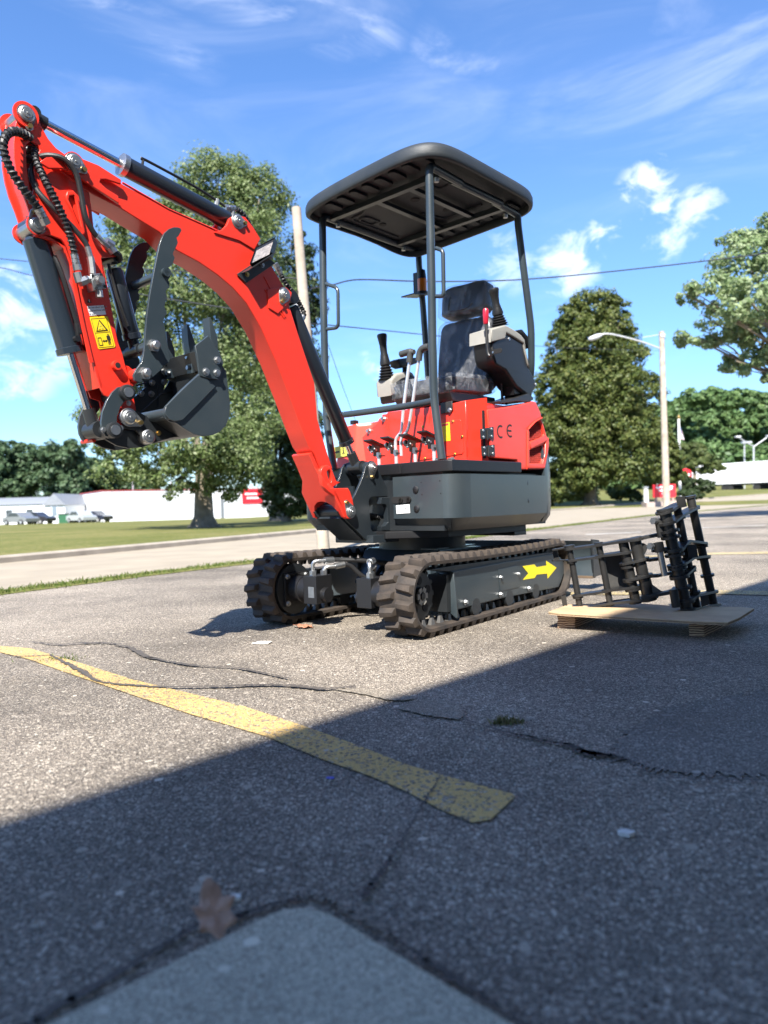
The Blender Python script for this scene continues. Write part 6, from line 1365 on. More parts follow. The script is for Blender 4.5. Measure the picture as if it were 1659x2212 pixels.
def link_plate(idx, yy, th=.011, name='link_plate', pad=1.7, extra=0):
    """flat bar threaded on neighbouring tubes, normal along the tubes"""
    pts = [at_y(i, y) for i, y in zip(idx, yy)]; up_ = (TT[idx[0]][0]-TT[idx[0]][1]).normalized()
    P0, P1_ = pts[0][0], pts[-1][0]; d_ = (P1_-P0).normalized(); sd = d_.cross(up_).normalized(); d_ = d_
    ws = [p[1]*pad+.006 for p in pts]; out_ = []; 
    a = [P0+(-d_*math.cos(g)+sd*math.sin(g))*ws[0] for g in [math.radians(x) for x in range(-90, 91, 30)]]
    bq_ = [P1_+(d_*math.cos(g)+sd*math.sin(g))*ws[-1] for g in [math.radians(x) for x in range(90, -91, -30)]]
    mid_a = [p+sd*w_*1. for (p, r), w_ in list(zip(pts, ws))[1:-1]]; mid_b = [p-sd*w_*1. for (p, r), w_ in list(zip(pts, ws))[1:-1]][::-1]
    ring = a+mid_a+bq_+mid_b; n = len(ring); v = [p+up_*th/2 for p in ring]+[p-up_*th/2 for p in ring]
    MB().add(v, [tuple(range(n)), tuple(range(n, 2*n))[::-1]]+[(i, (i+1) % n, n+(i+1) % n, n+i) for i in range(n)]).build(name, BLKP, FR_, bevel=.001)
link_plate([0, 1, 2, 3], [515, 490, 462, 455]); link_plate([0, 1], [590, 565]); link_plate([1, 2], [560, 538])
link_plate([2, 3], [605, 588]); link_plate([2, 3], [712, 695]); link_plate([0, 1], [818, 790]); link_plate([1, 2], [785, 765]); link_plate([0, 1, 2, 3], [908, 868, 850, 838])
link_plate([4, 5], [272, 228]); link_plate([4, 5, 6], [345, 300, 250]); link_plate([4], [400, 400][:1]*1) if False else None
link_plate([4, 5, 6], [530, 470, 485][:3]); link_plate([4, 5], [620, 585]); link_plate([4, 5], [690, 645]); link_plate([5, 6], [580, 568]); link_plate([4, 5, 6], [850, 820, 798]); link_plate([4, 5, 6], [915, 900, 882])
for i, ys_ in ((0, (500, 600, 830, 905)), (2, (540, 630, 720, 780)), (4, (400, 440, 520, 555, 640, 700, 770, 860)), (5, (315, 480, 660, 800)), (6, (255, 500, 575, 690, 800))):
    for y in ys_:
        p, r = at_y(i, y); u = (TT[i][0]-TT[i][1]).normalized(); MB().tube([p-u*.0055, p+u*.0055], r*1.95, 18).build('tube_collar', BLKP, FR_)
# hinge arms between the leaves and the bright pin
def bar(a, b, w_, th, m=BLKP, name='hinge_arm', dz=None):
    A, B = q3(a, dep(a[0])-.03), q3(b, dep(min(b[0], 1100))); d_ = (B-A); up_ = Vector((0, 0, 1)); sd = d_.cross(up_).normalized()
    MB().obox((A+B)/2, d_/2, sd*w_, up_*th).build(name, m, FR_, bevel=.002)
bar((760, 460), (960, 420), .022, .008); bar((870, 590), (940, 580), .020, .007); bar((800, 700), (940, 690), .02, .007); bar((940, 690), (1130, 655), .02, .006); bar((900, 530), (1070, 500), .02, .006); bar((830, 835), (1060, 790), .024, .008)
for pts in (((790, 470), (850, 480), (880, 500), (850, 560), (845, 600), (795, 590)), ((890, 700), (905, 750), (960, 790), (1000, 800), (960, 815), (900, 830), (860, 800))):
    c_ = [q3(p, dep(p[0])-.012) for p in pts]; e_ = [p+Vector((.0, .016, 0)) for p in c_]; n = len(c_)
    MB().add(c_+e_, [tuple(range(n)), tuple(range(n, 2*n))[::-1]]+[(i, (i+1) % n, n+(i+1) % n, n+i) for i in range(n)]).build('gusset', BLKP, FR_)
A, B = q3((940, 475), 3.28), q3((985, 690), 3.28); MB().cyl(A, A.lerp(B, .28), .022).build('hinge_boss', BLKP, FR_); MB().cyl(A.lerp(B, .25), B, .0135, n=18).build('hinge_pin', STEEL, FR_)
A, B = q3((945, 320), 3.3), q3((965, 440), 3.3); MB().cyl(A, B, .019).build('hinge_boss', BLKP, FR_); A = q3((1040, 780), 3.25); B = q3((1060, 895), 3.25); MB().cyl(A, B, .019).build('hinge_boss', BLKP, FR_)
for p in ((905, 335), (885, 500)): A = q3(p, 3.27); MB().cyl(A, A+Vector((.05, .03, .002)), .010, n=8).build('lock_bolt', STEEL, FR_); MB().cyl(A, A+Vector((.014, .008, 0)), .016, n=6).build('hex_nut', STEEL, FR_)
# plates set between tubes
def panel(pts, d0, name, m=BLKP, th=.006):
    c_ = [q3(p, d0) for p in pts]; e_ = [p+Vector((.3*th, th, 0)) for p in c_]; n = len(c_)
    return MB().add(c_+e_, [tuple(range(n)), tuple(range(n, 2*n))[::-1]]+[(i, (i+1) % n, n+(i+1) % n, n+i) for i in range(n)]).build(name, m, FR_, bevel=.001)
panel([(580, 565), (712, 545), (745, 755), (615, 785)], 3.47, 'web_panel', mat('web_panel_paint', (.030, .030, .030), .35, var=.3, vscale=14, dirt=(.06, .058, .055)))
panel([(248, 520), (275, 510), (300, 590), (262, 598)], 3.545, 'end_tab'); panel([(305, 825), (338, 820), (352, 908), (322, 915)], 3.52, 'end_tab')
panel([(1055, 175), (1115, 172), (1130, 240), (1072, 252)], 3.3, 'end_tab'); panel([(1130, 490), (1190, 490), (1205, 570), (1140, 575)], 3.30, 'end_tab'); panel([(1215, 825), (1265, 815), (1280, 878), (1225, 895)], 3.30, 'end_tab')
A = q3((240, 515), 3.545); 
bar((248, 592), (345, 590), .012, .004, name='end_strip'); bar((250, 525), (350, 505), .012, .004, name='end_strip'); bar((300, 910), (430, 885), .015, .004, name='end_strip')

# ================================================================== POLES AND WIRES
WOOD = mat('weathered_pole_wood', (.42, .36, .29), .9, bump=.8, bscale=30, var=.35, vscale=4, dirt=(.28, .23, .18))
WIRE = mat('wire', (.03, .03, .035), .6)
GALV = mat('galvanised', (.45, .46, .47), .5, metal=.4)
def pole_between(name, label, base, top, r0, r1, d, group=None, extra=None):
    b = far(base, d); t = far(top, d); g = Vector((b.x, b.y, terrain(b.x, b.y)-.05)); o = thing(name, label, 'utility pole', g, 0, group)
    MB().tube([(0, 0, 0), (t.x-g.x, t.y-g.y, t.z-g.z)], [r0, r1], 18).build('pole_shaft', WOOD, o); return o, g, t
LP, gL, tL = pole_between('utility_pole', 'short weathered wooden pole leaning slightly behind the boom', (700, 1197), (640, 449), .080, .058, 9.25)
for z, in ((2.6,),): MB().tube([(tL.x-gL.x-.09, -.02, 3.15), (tL.x-gL.x+.10, .02, 3.13)], .012, 8).build('pole_band', GALV, LP)
RP, gR, tR = pole_between('utility_pole', 'tall wooden pole carrying the street lamp arm beside the red sign', (1440, 1096), (1429, 716), .20, .14, 41)
def rel(p, d, g): return far(p, d)-g
arm_ = catmull([rel((1431, 755), 41, gR), rel((1388, 739), 41, gR), rel((1340, 726), 41, gR), rel((1311, 721), 41, gR), rel((1296, 724), 41, gR)], 5)
MB().tube(arm_, .045, 10).build('lamp_arm', GALV, RP)
MB().tube([rel((1300, 723), 41, gR), rel((1290, 727), 41, gR), rel((1276, 732), 41, gR), rel((1271, 733), 41, gR)], [.08, .15, .13, .05], 14).build('lamp_head', mat('lamp_head_grey', (.42, .43, .45), .4), RP)
MB().tube([rel((1430, 722), 41, gR), rel((1388, 729), 41, gR)], .02, 6).build('arm_brace', GALV, RP)
MB().tube([rel((1426, 728), 41, gR), rel((1434, 726), 41, gR)], .19, 10).build('pole_cap', GALV, RP)
def wire(label, pts, ds, r, group='overhead wires', sagn=8):
    P = [far(p, d) for p, d in zip(pts, ds)]; o = MB().tube(catmull(P, sagn), r, 6).build('overhead_wire', WIRE); tag(o, label, 'wire', group); return o
wire('thick upper wire passing behind the canopy posts to the right edge', [(640, 630), (690, 620), (720, 615), (755, 606), (800, 604), (940, 608), (1140, 603), (1400, 578), (1659, 547), (1800, 528)], [9.2, 9.6, 10, 10.3, 10.6, 11, 11.4, 12, 12.5, 12.8], .0105)
wire('lower wire sloping down behind the seat', [(648, 695), (668, 698), (760, 707), (850, 716), (960, 727), (1200, 750), (1431, 758)], [9.2, 9.5, 11, 12.5, 14.5, 26, 41], .0085)
wire('upper of the two wires left of the bucket cylinder', [(-120, 548), (0, 559), (80, 566), (330, 582), (520, 594), (648, 602)], [16, 15, 14, 11.5, 10, 9.25], .009)
wire('lower of the two wires left of the bucket cylinder', [(-120, 562), (0, 578), (80, 597), (330, 640), (648, 690)], [16, 15, 14, 11.5, 9.25], .009)
wire('thin guy wire from the short pole down behind the joystick', [(655, 610), (700, 720), (757, 880), (850, 1120)], [9.25, 10, 11, 13], .004)

# ================================================================== BUILDINGS, SIGNS, VEHICLES FAR OFF
WHITE = mat('white_siding', (.74, .75, .76), .6, var=.08, vscale=.4)
WHITE2 = mat('cream_siding', (.70, .68, .58), .6)
SHING = mat('grey_shingle', (.22, .235, .26), .8, var=.2)
SREDM = mat('sign_red', (.70, .018, .03), .45)
REDT = mat('red_roof_trim', (.45, .06, .06), .5)
BRICKM = mat('brown_brick', (.22, .11, .08), .85, bump=.4, bscale=60, var=.3)
def at(p, d): w_ = far(p, d); return w_
# long white building
d = 92; a = at((221, 1128), d); b = at((640, 1119), d+14); zl = at((221, 1061), d).z; g = Vector((a.x, a.y, terrain(a.x, a.y)-.1))
WB = thing('white_warehouse', 'long low white building with red roof edge and a red square sign', 'building', g, math.atan2(b.y-a.y, b.x-a.x)); ln = (b-a).length; h = zl-g.z
MB().box((0, 0, 0), (ln, 14, h)).build('wall', WHITE, WB); MB().box((-.1, -.08, h), (ln+.1, 14.1, h+.09)).build('roof_edge', REDT, WB)
for k in range(1, 9): MB().box((ln*k/9-.02, -.03, .1), (ln*k/9+.02, 0, h-.05)).build('panel_seam', mat('seam', (.60, .61, .62), .7), WB)
u = lambda px: ln*(px-221)/(640-221)
sg = MB().box((u(512), -.14, h*.50), (u(558), -.02, h*.98)).build('sign_panel', SREDM, WB); MB().box((u(518), -.17, h*.80), (u(546), -.14, h*.86)).build('sign_lettering', DECW, sg); MB().box((u(522), -.17, h*.66), (u(552), -.14, h*.72)).build('sign_lettering', DECW, sg)
dr = MB().box((u(463), -.06, 0), (u(470), -.01, h*.75)).build('door', DOORM, WB); MB().cyl((u(469), -.1, h*.35), (u(469), -.06, h*.35), .05).build('handle', STEEL, dr)
for px in (293, 372): MB().cyl((u(px), 3, h), (u(px), 3, h+1.3), .08).build('vent_pipe', GALV, WB)
def house(label, x0, x1, yb, yt_, d, gable, wallm, seed):
    a, b = at((x0, yb), d), at((x1, yb), d); g = Vector((a.x, a.y, terrain(a.x, a.y)-.1)); h = at((x0, yt_), d).z-g.z; ln = b.x-a.x
    o = thing('mobile_home', label, 'house', g, 0, 'mobile homes behind the lawn'); dep_ = 6 if not gable else 16
    MB().box((0, 0, 0), (ln, dep_, h)).build('wall', wallm, o)
    if gable: MB().prism([(-.2, h), (ln/2, h+1.5), (ln+.2, h)], 'Y', -.25, dep_+.2).build('roof', SHING, o)
    else: MB().prism([(-.2, h), (dep_/2, h+1.0), (dep_+.2, h)], 'X', -.2, ln+.2).build('roof', SHING, o)
    if gable:
        ww = MB().box((ln*.34, -.10, h*.38), (ln*.66, .0, h*1.02)).build('window', mat('window_frame', (.65, .67, .7), .5), o); MB().box((ln*.38, -.13, h*.44), (ln*.62, -.09, h*.96)).build('pane', mat('pane_blue_grey', (.16, .20, .24), .08), ww)
    else:
        for k in range(3):
            q = ln*(.18+.28*k); ww = MB().box((q, -.06, h*.4), (q+.9, 0, h*.78)).build('window', mat('window_frame_dark', (.3, .32, .34), .5), o); MB().box((q+.08, -.09, h*.44), (q+.82, -.05, h*.74)).build('pane', GLASS, ww)
    return o
house('long grey roofed mobile home at the left edge of the lawn', -60, 99, 1127, 1093, 98, False, WHITE, 1)
house('gable end of a white mobile home with one large window', 97, 141, 1124, 1092, 94, True, WHITE, 2)
house('cream mobile home between the gable end and the white building', 139, 230, 1122, 1090, 108, False, WHITE2, 3)
CAR = [mat('car_grey', (.22, .23, .24), .25, metal=.3, coat=.6), mat('car_dark', (.03, .03, .035), .25, coat=.6), mat('car_silver', (.5, .52, .54), .25, metal=.4, coat=.6), mat('car_navy', (.02, .025, .04), .25, coat=.6)]
TYRE = mat('tyre', (.02, .02, .02), .8)
def car(label, px, py, d, m, rz, s=1.):
    p = at((px, py), d); g = Vector((p.x, p.y, terrain(p.x, p.y)-.02)); o = thing('parked_car', label, 'car', g, rz, 'cars parked by the mobile homes')
    prof = [(-2.2, .35), (-2.25, .75), (-1.9, .92), (-1.2, 1.0), (-.55, 1.45), (.75, 1.47), (1.55, .98), (2.15, .92), (2.25, .6), (2.2, .32)]
    MB().prism([(x*s, z*s) for x, z in prof], 'Y', -.85*s, .85*s).build('body', m, o, bevel=.07)
    gl = [(-1.0, 1.0), (-.5, 1.38), (.68, 1.40), (1.3, 1.0)]
    MB().prism([(x*s, z*s) for x, z in gl], 'Y', -.87*s, .87*s).build('window', GLASS, o)
    for x in (-1.35, 1.4):
        for y in (-.8, .8): wl = MB().cyl((x*s, (y-.1)*s, .33*s), (x*s, (y+.1)*s, .33*s), .33*s, n=18).build('wheel', TYRE, o); MB().cyl((x*s, (y-.11)*s, .33*s), (x*s, (y+.11)*s, .33*s), .17*s).build('rim', GALV, wl)
    for y in (-.6, .6): MB().box((2.2*s, (y-.15)*s, .62*s), (2.27*s, (y+.15)*s, .78*s)).build('headlight', DECW, o)
car('grey car leftmost by the mobile home', 45, 1129, 84, CAR[0], 2.6); car('dark car beside the gable end', 76, 1127, 86, CAR[1], 2.9)
car('silver car in front of the cream mobile home', 176, 1121, 88, CAR[2], 2.4); car('navy car nearest the white building', 202, 1118, 90, CAR[3], 2.8)
p = at((148, 1119), 90); DU = thing('dumpster', 'dark green dumpster between the parked cars', 'dumpster', (p.x, p.y, terrain(p.x, p.y))); gm = mat('dumpster_green', (.02, .10, .045), .6)
MB().prism([(-.9, 0), (-.95, 1.1), (.95, 1.1), (.9, 0)], 'Y', -.7, .7).build('bin', gm, DU, bevel=.03); MB().box((-1, -.75, 1.1), (1, .75, 1.2)).build('lid', mat('lid_black', (.02, .02, .02), .6), DU, bevel=.02)
# red sign and the posts on the right
d = 44; a, b = at((1411, 1077), d), at((1459, 1073), d); g = Vector((a.x, a.y, 0)); g.z = terrain(g.x, g.y)
RS = thing('roadside_sign', 'low red sign with white lettering behind the tall lamp pole', 'sign', g, math.atan2(b.y-a.y, b.x-a.x)); wS = (b-a).length; z0, zt_ = at((1411, 1075), d).z-g.z, at((1411, 1047), d).z-g.z
MB().box((0, -.08, z0), (wS, .08, zt_)).build('sign_panel', SREDM, RS, bevel=.02)
hS = zt_-z0
def brush(P, r): MB().tube(catmull([(wS*x, -.10, z0+hS*y) for x, y in P], 5), [r*.7]+[r]*(5*(len(P)-1)-1)+[r*.6], 6).build('sign_lettering', DECW, RS)
brush([(.12, .84), (.2, .70), (.30, .80), (.42, .74), (.55, .84), (.72, .80), (.86, .82)], .05); brush([(.22, .56), (.34, .50), (.46, .58), (.60, .52), (.74, .60), (.84, .70)], .05); brush([(.38, .34), (.44, .20), (.58, .16), (.66, .26)], .04)
for x in (.12, .88): MB().box((wS*x-.06, -.05, -.3), (wS*x+.06, .05, z0)).build('sign_post', mat('sign_base_brick', (.34, .24, .20), .9), RS)
MB().box((-.5, -.3, -.2), (wS+.5, .6, max(.12, z0*.5))).build('sign_base', mat('sign_bed_stone', (.36, .28, .24), .9, bump=.5), RS, bevel=.04)
def simple_post(name, label, cat, base, top, r, d, m, parts=None):
    b, t = at(base, d), at(top, d); g = Vector((b.x, b.y, terrain(b.x, b.y)-.05)); o = thing(name, label, cat, g); MB().tube([(0, 0, 0), (t.x-g.x, t.y-g.y, t.z-g.z)], [r, r*.85], 10).build('post', m, o); return o, g, t
o, g, t = simple_post('marker_post', 'short pale grey post left of the red sign', 'post', (1396, 1076), (1395, 1053), .16, 46, mat('post_grey', (.6, .6, .58), .7)); MB().tube([(t.x-g.x, 0, t.z-g.z), (t.x-g.x, 0, t.z-g.z+.05)], [.2, .12], 10).build('post_cap', GALV, o)
FP, g, t = simple_post('flagpole', 'white flagpole with a drooping flag right of the tall lamp pole', 'flagpole', (1469, 1072), (1466, 905), .10, 58, mat('white_pole', (.75, .75, .72), .5))
MB().tube([(t.x-g.x, 0, t.z-g.z), (t.x-g.x, 0, t.z-g.z+.15), (t.x-g.x, 0, t.z-g.z+.3)], [.08, .14, .05], 10).build('finial', BRASS, FP)
f0 = at((1466.5, 922), 58)-g; 
cn = [f0, at((1471, 926), 58)-g, at((1480, 943), 58)-g+Vector((0, .5, 0)), at((1481, 950), 58)-g+Vector((0, .2, 0)), at((1472, 949), 58)-g, at((1467, 946), 58)-g]
MB().add([tuple(c) for c in cn], [(0, 1, 4, 5), (1, 2, 3, 4)]).build('flag', mat('flag_faded_red_white', (.62, .38, .38), .8, var=.5, vscale=3, dirt=(.7, .68, .68)), FP)
c0 = [tuple(Vector(c)+Vector((0, -.03, 0))) for c in (f0, cn[1], (Vector(cn[1])+Vector(cn[4]))/2, (f0+Vector(cn[5]))/2)]; MB().add(c0, [(0, 1, 2, 3)]).build('flag_canton', mat('flag_blue', (.10, .13, .28), .8), FP)
LPo, g, t = simple_post('lamp_post', 'pale double armed lamp post in front of the wooded hill', 'lamp post', (1628, 1040), (1628, 962), .14, 110, GALV)
for s in (-1, 1): e = Vector((t.x-g.x+s*2.3, 0, t.z-g.z+1.3)); MB().tube([(t.x-g.x, 0, t.z-g.z-.2), e], .08, 8).build('lamp_arm', GALV, LPo); MB().box((e.x-.35, -.3, e.z-.05), (e.x+.35, .3, e.z+.15)).build('lamp_head', mat('lamp_head_white', (.6, .6, .6), .5), LPo)
SP2, g, t = simple_post('lamp_post', 'single thin lamp post left of the double armed one', 'lamp post', (1608, 1042), (1608, 958), .11, 112, GALV); MB().box((t.x-g.x-.4, -.3, t.z-g.z), (t.x-g.x+1.0, .3, t.z-g.z+.3)).build('lamp_head', GALV, SP2)
OB, g, t = simple_post('red_street_sign', 'small red sign on a post beside the flagpole', 'sign', (1481, 1056), (1480, 1012), .08, 70, GALV); MB().tube([(t.x-g.x, -.12, t.z-g.z-.6), (t.x-g.x, -.06, t.z-g.z-.6)], .62, 8).build('sign_face', SREDM, OB, smooth=0); MB().box((t.x-g.x-.35, -.15, t.z-g.z-.7), (t.x-g.x+.35, -.12, t.z-g.z-.5)).build('sign_lettering', DECW, OB)
# white trailer on the rise
d = 112; a, b = at((1492, 1049), d), at((1720, 1040), 98); za, zb_ = at((1492, 1021), d).z, at((1659, 996), 110).z
g = Vector((a.x, a.y, 0)); g.z = a.z
TRL = thing('white_trailer', 'long white semi trailer parked on the rise at the right edge', 'trailer', g, math.atan2(b.y-a.y, b.x-a.x)); lnT = (b-a).length
TRM = mat('trailer_white', (.86, .86, .86), .5)
MB().box((0, -1.3, 0), (lnT, 1.3, 2.9)).build('box_body', TRM, TRL, bevel=.05); MB().box((0, -1.25, -.22), (lnT, 1.25, 0)).build('chassis_rail', BLACK, TRL)
for x in (1.5, 2.8, lnT*.4, lnT*.45, lnT*.7): MB().cyl((x, -1.2, -.6), (x, 1.2, -.6), .5, n=18).build('wheel', TYRE, TRL)

# ================================================================== TREES
# big silver-leaved tree on the lawn: trunk, low skirt, tall top
d = 22.4
tree('broad_tree', 'large silver-leaved tree on the lawn with a thick pale trunk', 'trees around the lot', foot(441, 1143, d), .27,
     [pb(*q) for q in ((470, 400, d+3, 95, 65), (560, 430, d+2.5, 70, 65), (420, 470, d+3, 80, 70), (510, 520, d+2, 110, 75), (350, 480, d+2, 50, 45), (300, 500, d, 70, 60), (270, 600, d, 60, 90), (400, 620, d, 90, 90), (540, 640, d+2, 100, 90), (300, 760, d, 80, 90), (440, 800, d, 100, 90), (560, 760, d+2, 90, 90), (225, 700, d, 55, 70), (260, 930, d-1, 60, 60), (250, 1000, d-1, 55, 50), (340, 980, d-2, 75, 60), (430, 960, d-2.5, 85, 65), (520, 980, d-1.5, 70, 70), (490, 1040, d-1.5, 60, 40), (380, 1040, d-2, 45, 35), (550, 900, d, 70, 70), (210, 870, d, 40, 60))],
     85000, .052, LF_SILV, 11, clump=.40, per=90)
d = 34
tree('dark_tree', 'dark green tree rising behind the boom right of the silver tree', 'trees around the lot', foot(600, 1120, d), .28,
     [pb(*q) for q in ((640, 560, d, 45, 60), (655, 650, d, 45, 70), (600, 700, d, 70, 80), (560, 800, d, 70, 80), (640, 790, d, 60, 80), (590, 900, d, 80, 80), (650, 920, d, 50, 80), (540, 950, d, 60, 60), (600, 1000, d, 70, 60), (660, 1010, d, 40, 60))],
     26000, .085, LF_DARK, 12, clump=.34)
d = 30
tree('arborvitae', 'rounded dark arborvitae against the right end of the white building', 'trees around the lot', foot(620, 1119, d), .12,
     [pb(*q) for q in ((600, 1030, d, 32, 40), (640, 1020, d, 40, 45), (590, 1075, d, 28, 42), (632, 1078, d, 46, 42), (668, 1060, d, 30, 50))], 16000, .05, LF_YEW, 13, 'shrub', clump=.30)
for i, (x, y0, w_, h_, dd_) in enumerate(((-20, 1000, 70, 60, 118), (62, 1000, 72, 66, 122), (140, 1005, 70, 62, 116), (205, 1020, 60, 55, 125), (-100, 1010, 70, 60, 120), (260, 1035, 50, 40, 130), (300, 1040, 50, 38, 128))):
    r = random.Random(i+40)
    bl = [pb(x+r.uniform(-.5, .5)*w_, y0+r.uniform(-.45, .9)*h_, dd_+r.uniform(-3, 3), w_*r.uniform(.42, .60), h_*r.uniform(.40, .56)) for _ in range(11)]+[pb(x, y0+85, dd_, w_*.8, 40), pb(x, y0+20, dd_, w_*.8, h_*.8)]
    lab_ = ['leftmost round dark tree of the far row behind the mobile homes', 'tallest dark tree of the far row above the gable end', 'dark tree of the far row above the parked silver car', 'far tree just left of the bucket above the white building', 'far tree beyond the left edge of the row', 'low far tree above the left part of the white building', 'low far tree above the white building behind the silver tree'][i]
    tree('far_tree', lab_, 'far tree row on the left', foot(x, 1127, dd_), .35, bl, 9000, .34, LF_FAR, 50+i, clump=.38, limbs=False)
# linden on the right
d = 50
tree('linden_tree', 'tall dense egg-shaped green tree standing right of the canopy', 'trees around the lot', foot(1276, 1090, d), .38,
     [pb(*q) for q in ((1285, 670, d, 60, 45), (1250, 700, d, 45, 45), (1325, 705, d, 48, 48), (1215, 760, d, 45, 50), (1285, 755, d-1, 70, 60), (1355, 770, d, 46, 55), (1190, 840, d, 42, 55), (1255, 840, d-1.5, 65, 60), (1335, 845, d-1.5, 65, 60), (1390, 850, d, 42, 50), (1180, 920, d, 45, 55), (1240, 930, d-2, 65, 60), (1320, 930, d-2, 70, 60), (1385, 930, d-.5, 50, 55), (1195, 1000, d, 55, 55), (1265, 1010, d-2, 65, 50), (1345, 1000, d-2, 60, 50), (1225, 1050, d-1, 50, 35), (1180, 1055, d, 40, 40), (1400, 990, d, 38, 45), (1240, 690, d, 40, 40), (1325, 680, d, 38, 36), (1285, 800, d, 80, 60), (1280, 890, d, 90, 70), (1285, 970, d, 95, 60))],
     78000, .108, LF_LIND, 14, clump=.30, per=60)
d = 56
tree('small_tree', 'lower dark tree between the linden and the flagpole', 'trees around the lot', foot(1425, 1075, d), .2,
     [pb(*q) for q in ((1405, 970, d, 34, 40), (1440, 985, d, 32, 40), (1405, 1020, d, 36, 30), (1450, 1020, d, 28, 26), (1425, 940, d, 22, 26))], 12000, .13, LF_LIND, 15)
d = 80
tree('small_tree', 'brownish tree right of the flagpole in front of the hill', 'trees around the lot', foot(1500, 1050, d), .2, [pb(*q) for q in ((1480, 1000, d, 24, 24), (1515, 1000, d, 30, 22), (1500, 975, d, 26, 20), (1545, 1008, d, 24, 14), (1470, 975, d, 18, 22))], 8000, .17, leafmat('olive_leaf', [(.07, .10, .035), (.105, .14, .045), (.15, .175, .06)]), 16)
# cottonwood whose branches come in from the right
d = 17
tree('cottonwood', 'silvery cottonwood whose leafy branches enter at the right edge', 'trees around the lot', foot(1900, 1110, d), .3,
     [pb(*q) for q in ((1600, 560, d, 70, 60), (1540, 630, d-.5, 60, 40), (1620, 650, d-1, 70, 60), (1480, 635, d-.5, 34, 18), (1560, 700, d, 65, 45), (1640, 720, d, 60, 60), (1500, 730, d, 38, 30), (1590, 780, d, 55, 26), (1640, 800, d, 40, 32), (1680, 520, d, 60, 60), (1720, 640, d, 80, 90), (1760, 500, d+1, 90, 80), (1800, 700, d+1, 100, 100), (1850, 560, d+1, 110, 100), (1950, 650, d+1, 120, 110))],
     34000, .050, LF_SAGE, 17, clump=.34)
# shrubs along the far side of the road
for i, (x, y, rx, ry, dd_, m, lb_) in enumerate(((1520, 1050, 34, 18, 60, LF_DARK, 'wide dark rounded shrub below the white trailer'), (1490, 1066, 30, 13, 52, LF_DARK, 'low clipped shrub right of the red sign'), (1330, 1062, 30, 18, 60, LF_YEW, 'yellow-green shrub under the linden'), (1362, 1066, 22, 14, 58, LF_YEW, 'small yellow-green shrub left of the marker post'), (1374, 1074, 16, 10, 50, LF_DARK, 'small dark shrub beside the red sign base'), (1475, 1045, 22, 22, 62, LF_DARK, 'dark shrub behind the flagpole foot'))):
    r = random.Random(i+90); bl = [pb(x+r.uniform(-.5, .5)*rx, y+r.uniform(-.2, .3)*ry, dd_, rx*.6, ry*.75) for _ in range(4)]
    tree('shrub', lb_, 'shrubs along the far side of the road', foot(x, 1080, dd_), 0, bl, 3200, .085, m, 70+i, 'shrub')
for i, (x, y, dd_) in enumerate(((1195, 1055, 66), (1230, 1060, 64))):
    tree('dark_hedge', ['dark hedge under the linden nearest the counterweight', 'dark hedge under the linden beside its trunk'][i], 'hedges under the linden', foot(x, 1085, dd_), 0, [pb(x, y, dd_, 40, 30), pb(x+40, y+6, dd_, 30, 26)], 5000, .12, LF_DARK, 80+i, 'hedge')
# wooded hill: one far mass
bl = []; r = random.Random(5)
for k in range(150):
    x = 1400+r.uniform(0, 1)*430; ytop = 845+ (0 if x > 1500 else (1500-x)*.45) + (0 if x < 1600 else 8); y = r.uniform(ytop+18, 1010); bl.append(pb(x, y, 215+(1010-y)*.35+r.uniform(-8, 8), r.uniform(18, 30), r.uniform(16, 26)))
for k in range(60):
    x = 1120+r.uniform(0, 1)*330; y = r.uniform(1008, 1062); bl.append(pb(x, y, 150+r.uniform(-8, 8), r.uniform(20, 30), r.uniform(16, 24)))
for k in range(40): x = 1405+r.uniform(0, 1)*420; bl.append(pb(x, 862+(0 if x > 1500 else (1500-x)*.5)+r.uniform(-6, 14), 225, 26, 18))
stuff(link('wooded_hill', leaf_mesh('wooded_hill', bl, 130000, .72, 99, .42, 60), LF_HILL))
v = [(60, 190, -2), (260, 190, -2), (330, 300, -2), (60, 300, -2), (85, 235, 22), (150, 235, 27), (250, 260, 27), (110, 285, 24)]
struct(MB().add([(p.x, p.y, p.z) for p in [far((1420, 1060), 235), far((1900, 1050), 235), far((1900, 1050), 330), far((1420, 1060), 330), far((1440, 960), 250), far((1530, 895), 262), far((1750, 890), 262), far((1900, 940), 255)]], [(0, 1, 7, 6, 5, 4), (1, 2, 7), (0, 4, 3), (3, 4, 5, 6, 7, 2)]).build('hill', mat('hill_undergrowth', (.035, .06, .02), .95, var=.4, vscale=.2)))

# ================================================================== GRASS, LEAVES, LOOSE BITS
def blades(name, pts, hmin, hmax, seed, m=GRASSB, wd=.004):
    g = np.random.default_rng(seed); n = len(pts); P = np.array(pts); a = g.uniform(0, 2*np.pi, n); h = g.uniform(hmin, hmax, n); ln = g.normal(0, .5, (n, 2))*h[:, None]
    dx = np.stack([np.cos(a), np.sin(a), 0*a], 1)*wd*g.uniform(.6, 1.5, n)[:, None]; mid = P+np.stack([ln[:, 0]*.4, ln[:, 1]*.4, h*.6], 1); tip = P+np.stack([ln[:, 0], ln[:, 1], h], 1)
    V = np.stack([P-dx, P+dx, mid+dx*.7, tip, mid-dx*.7], 1).reshape(-1, 3); me = bpy.data.meshes.new(name); me.from_pydata(V.tolist(), [], [tuple(5*i+k for k in range(5)) for i in range(n)]); return stuff(link(name, me, m))
pts = []; S1 = resample(STRIP, 400); r = random.Random(3)
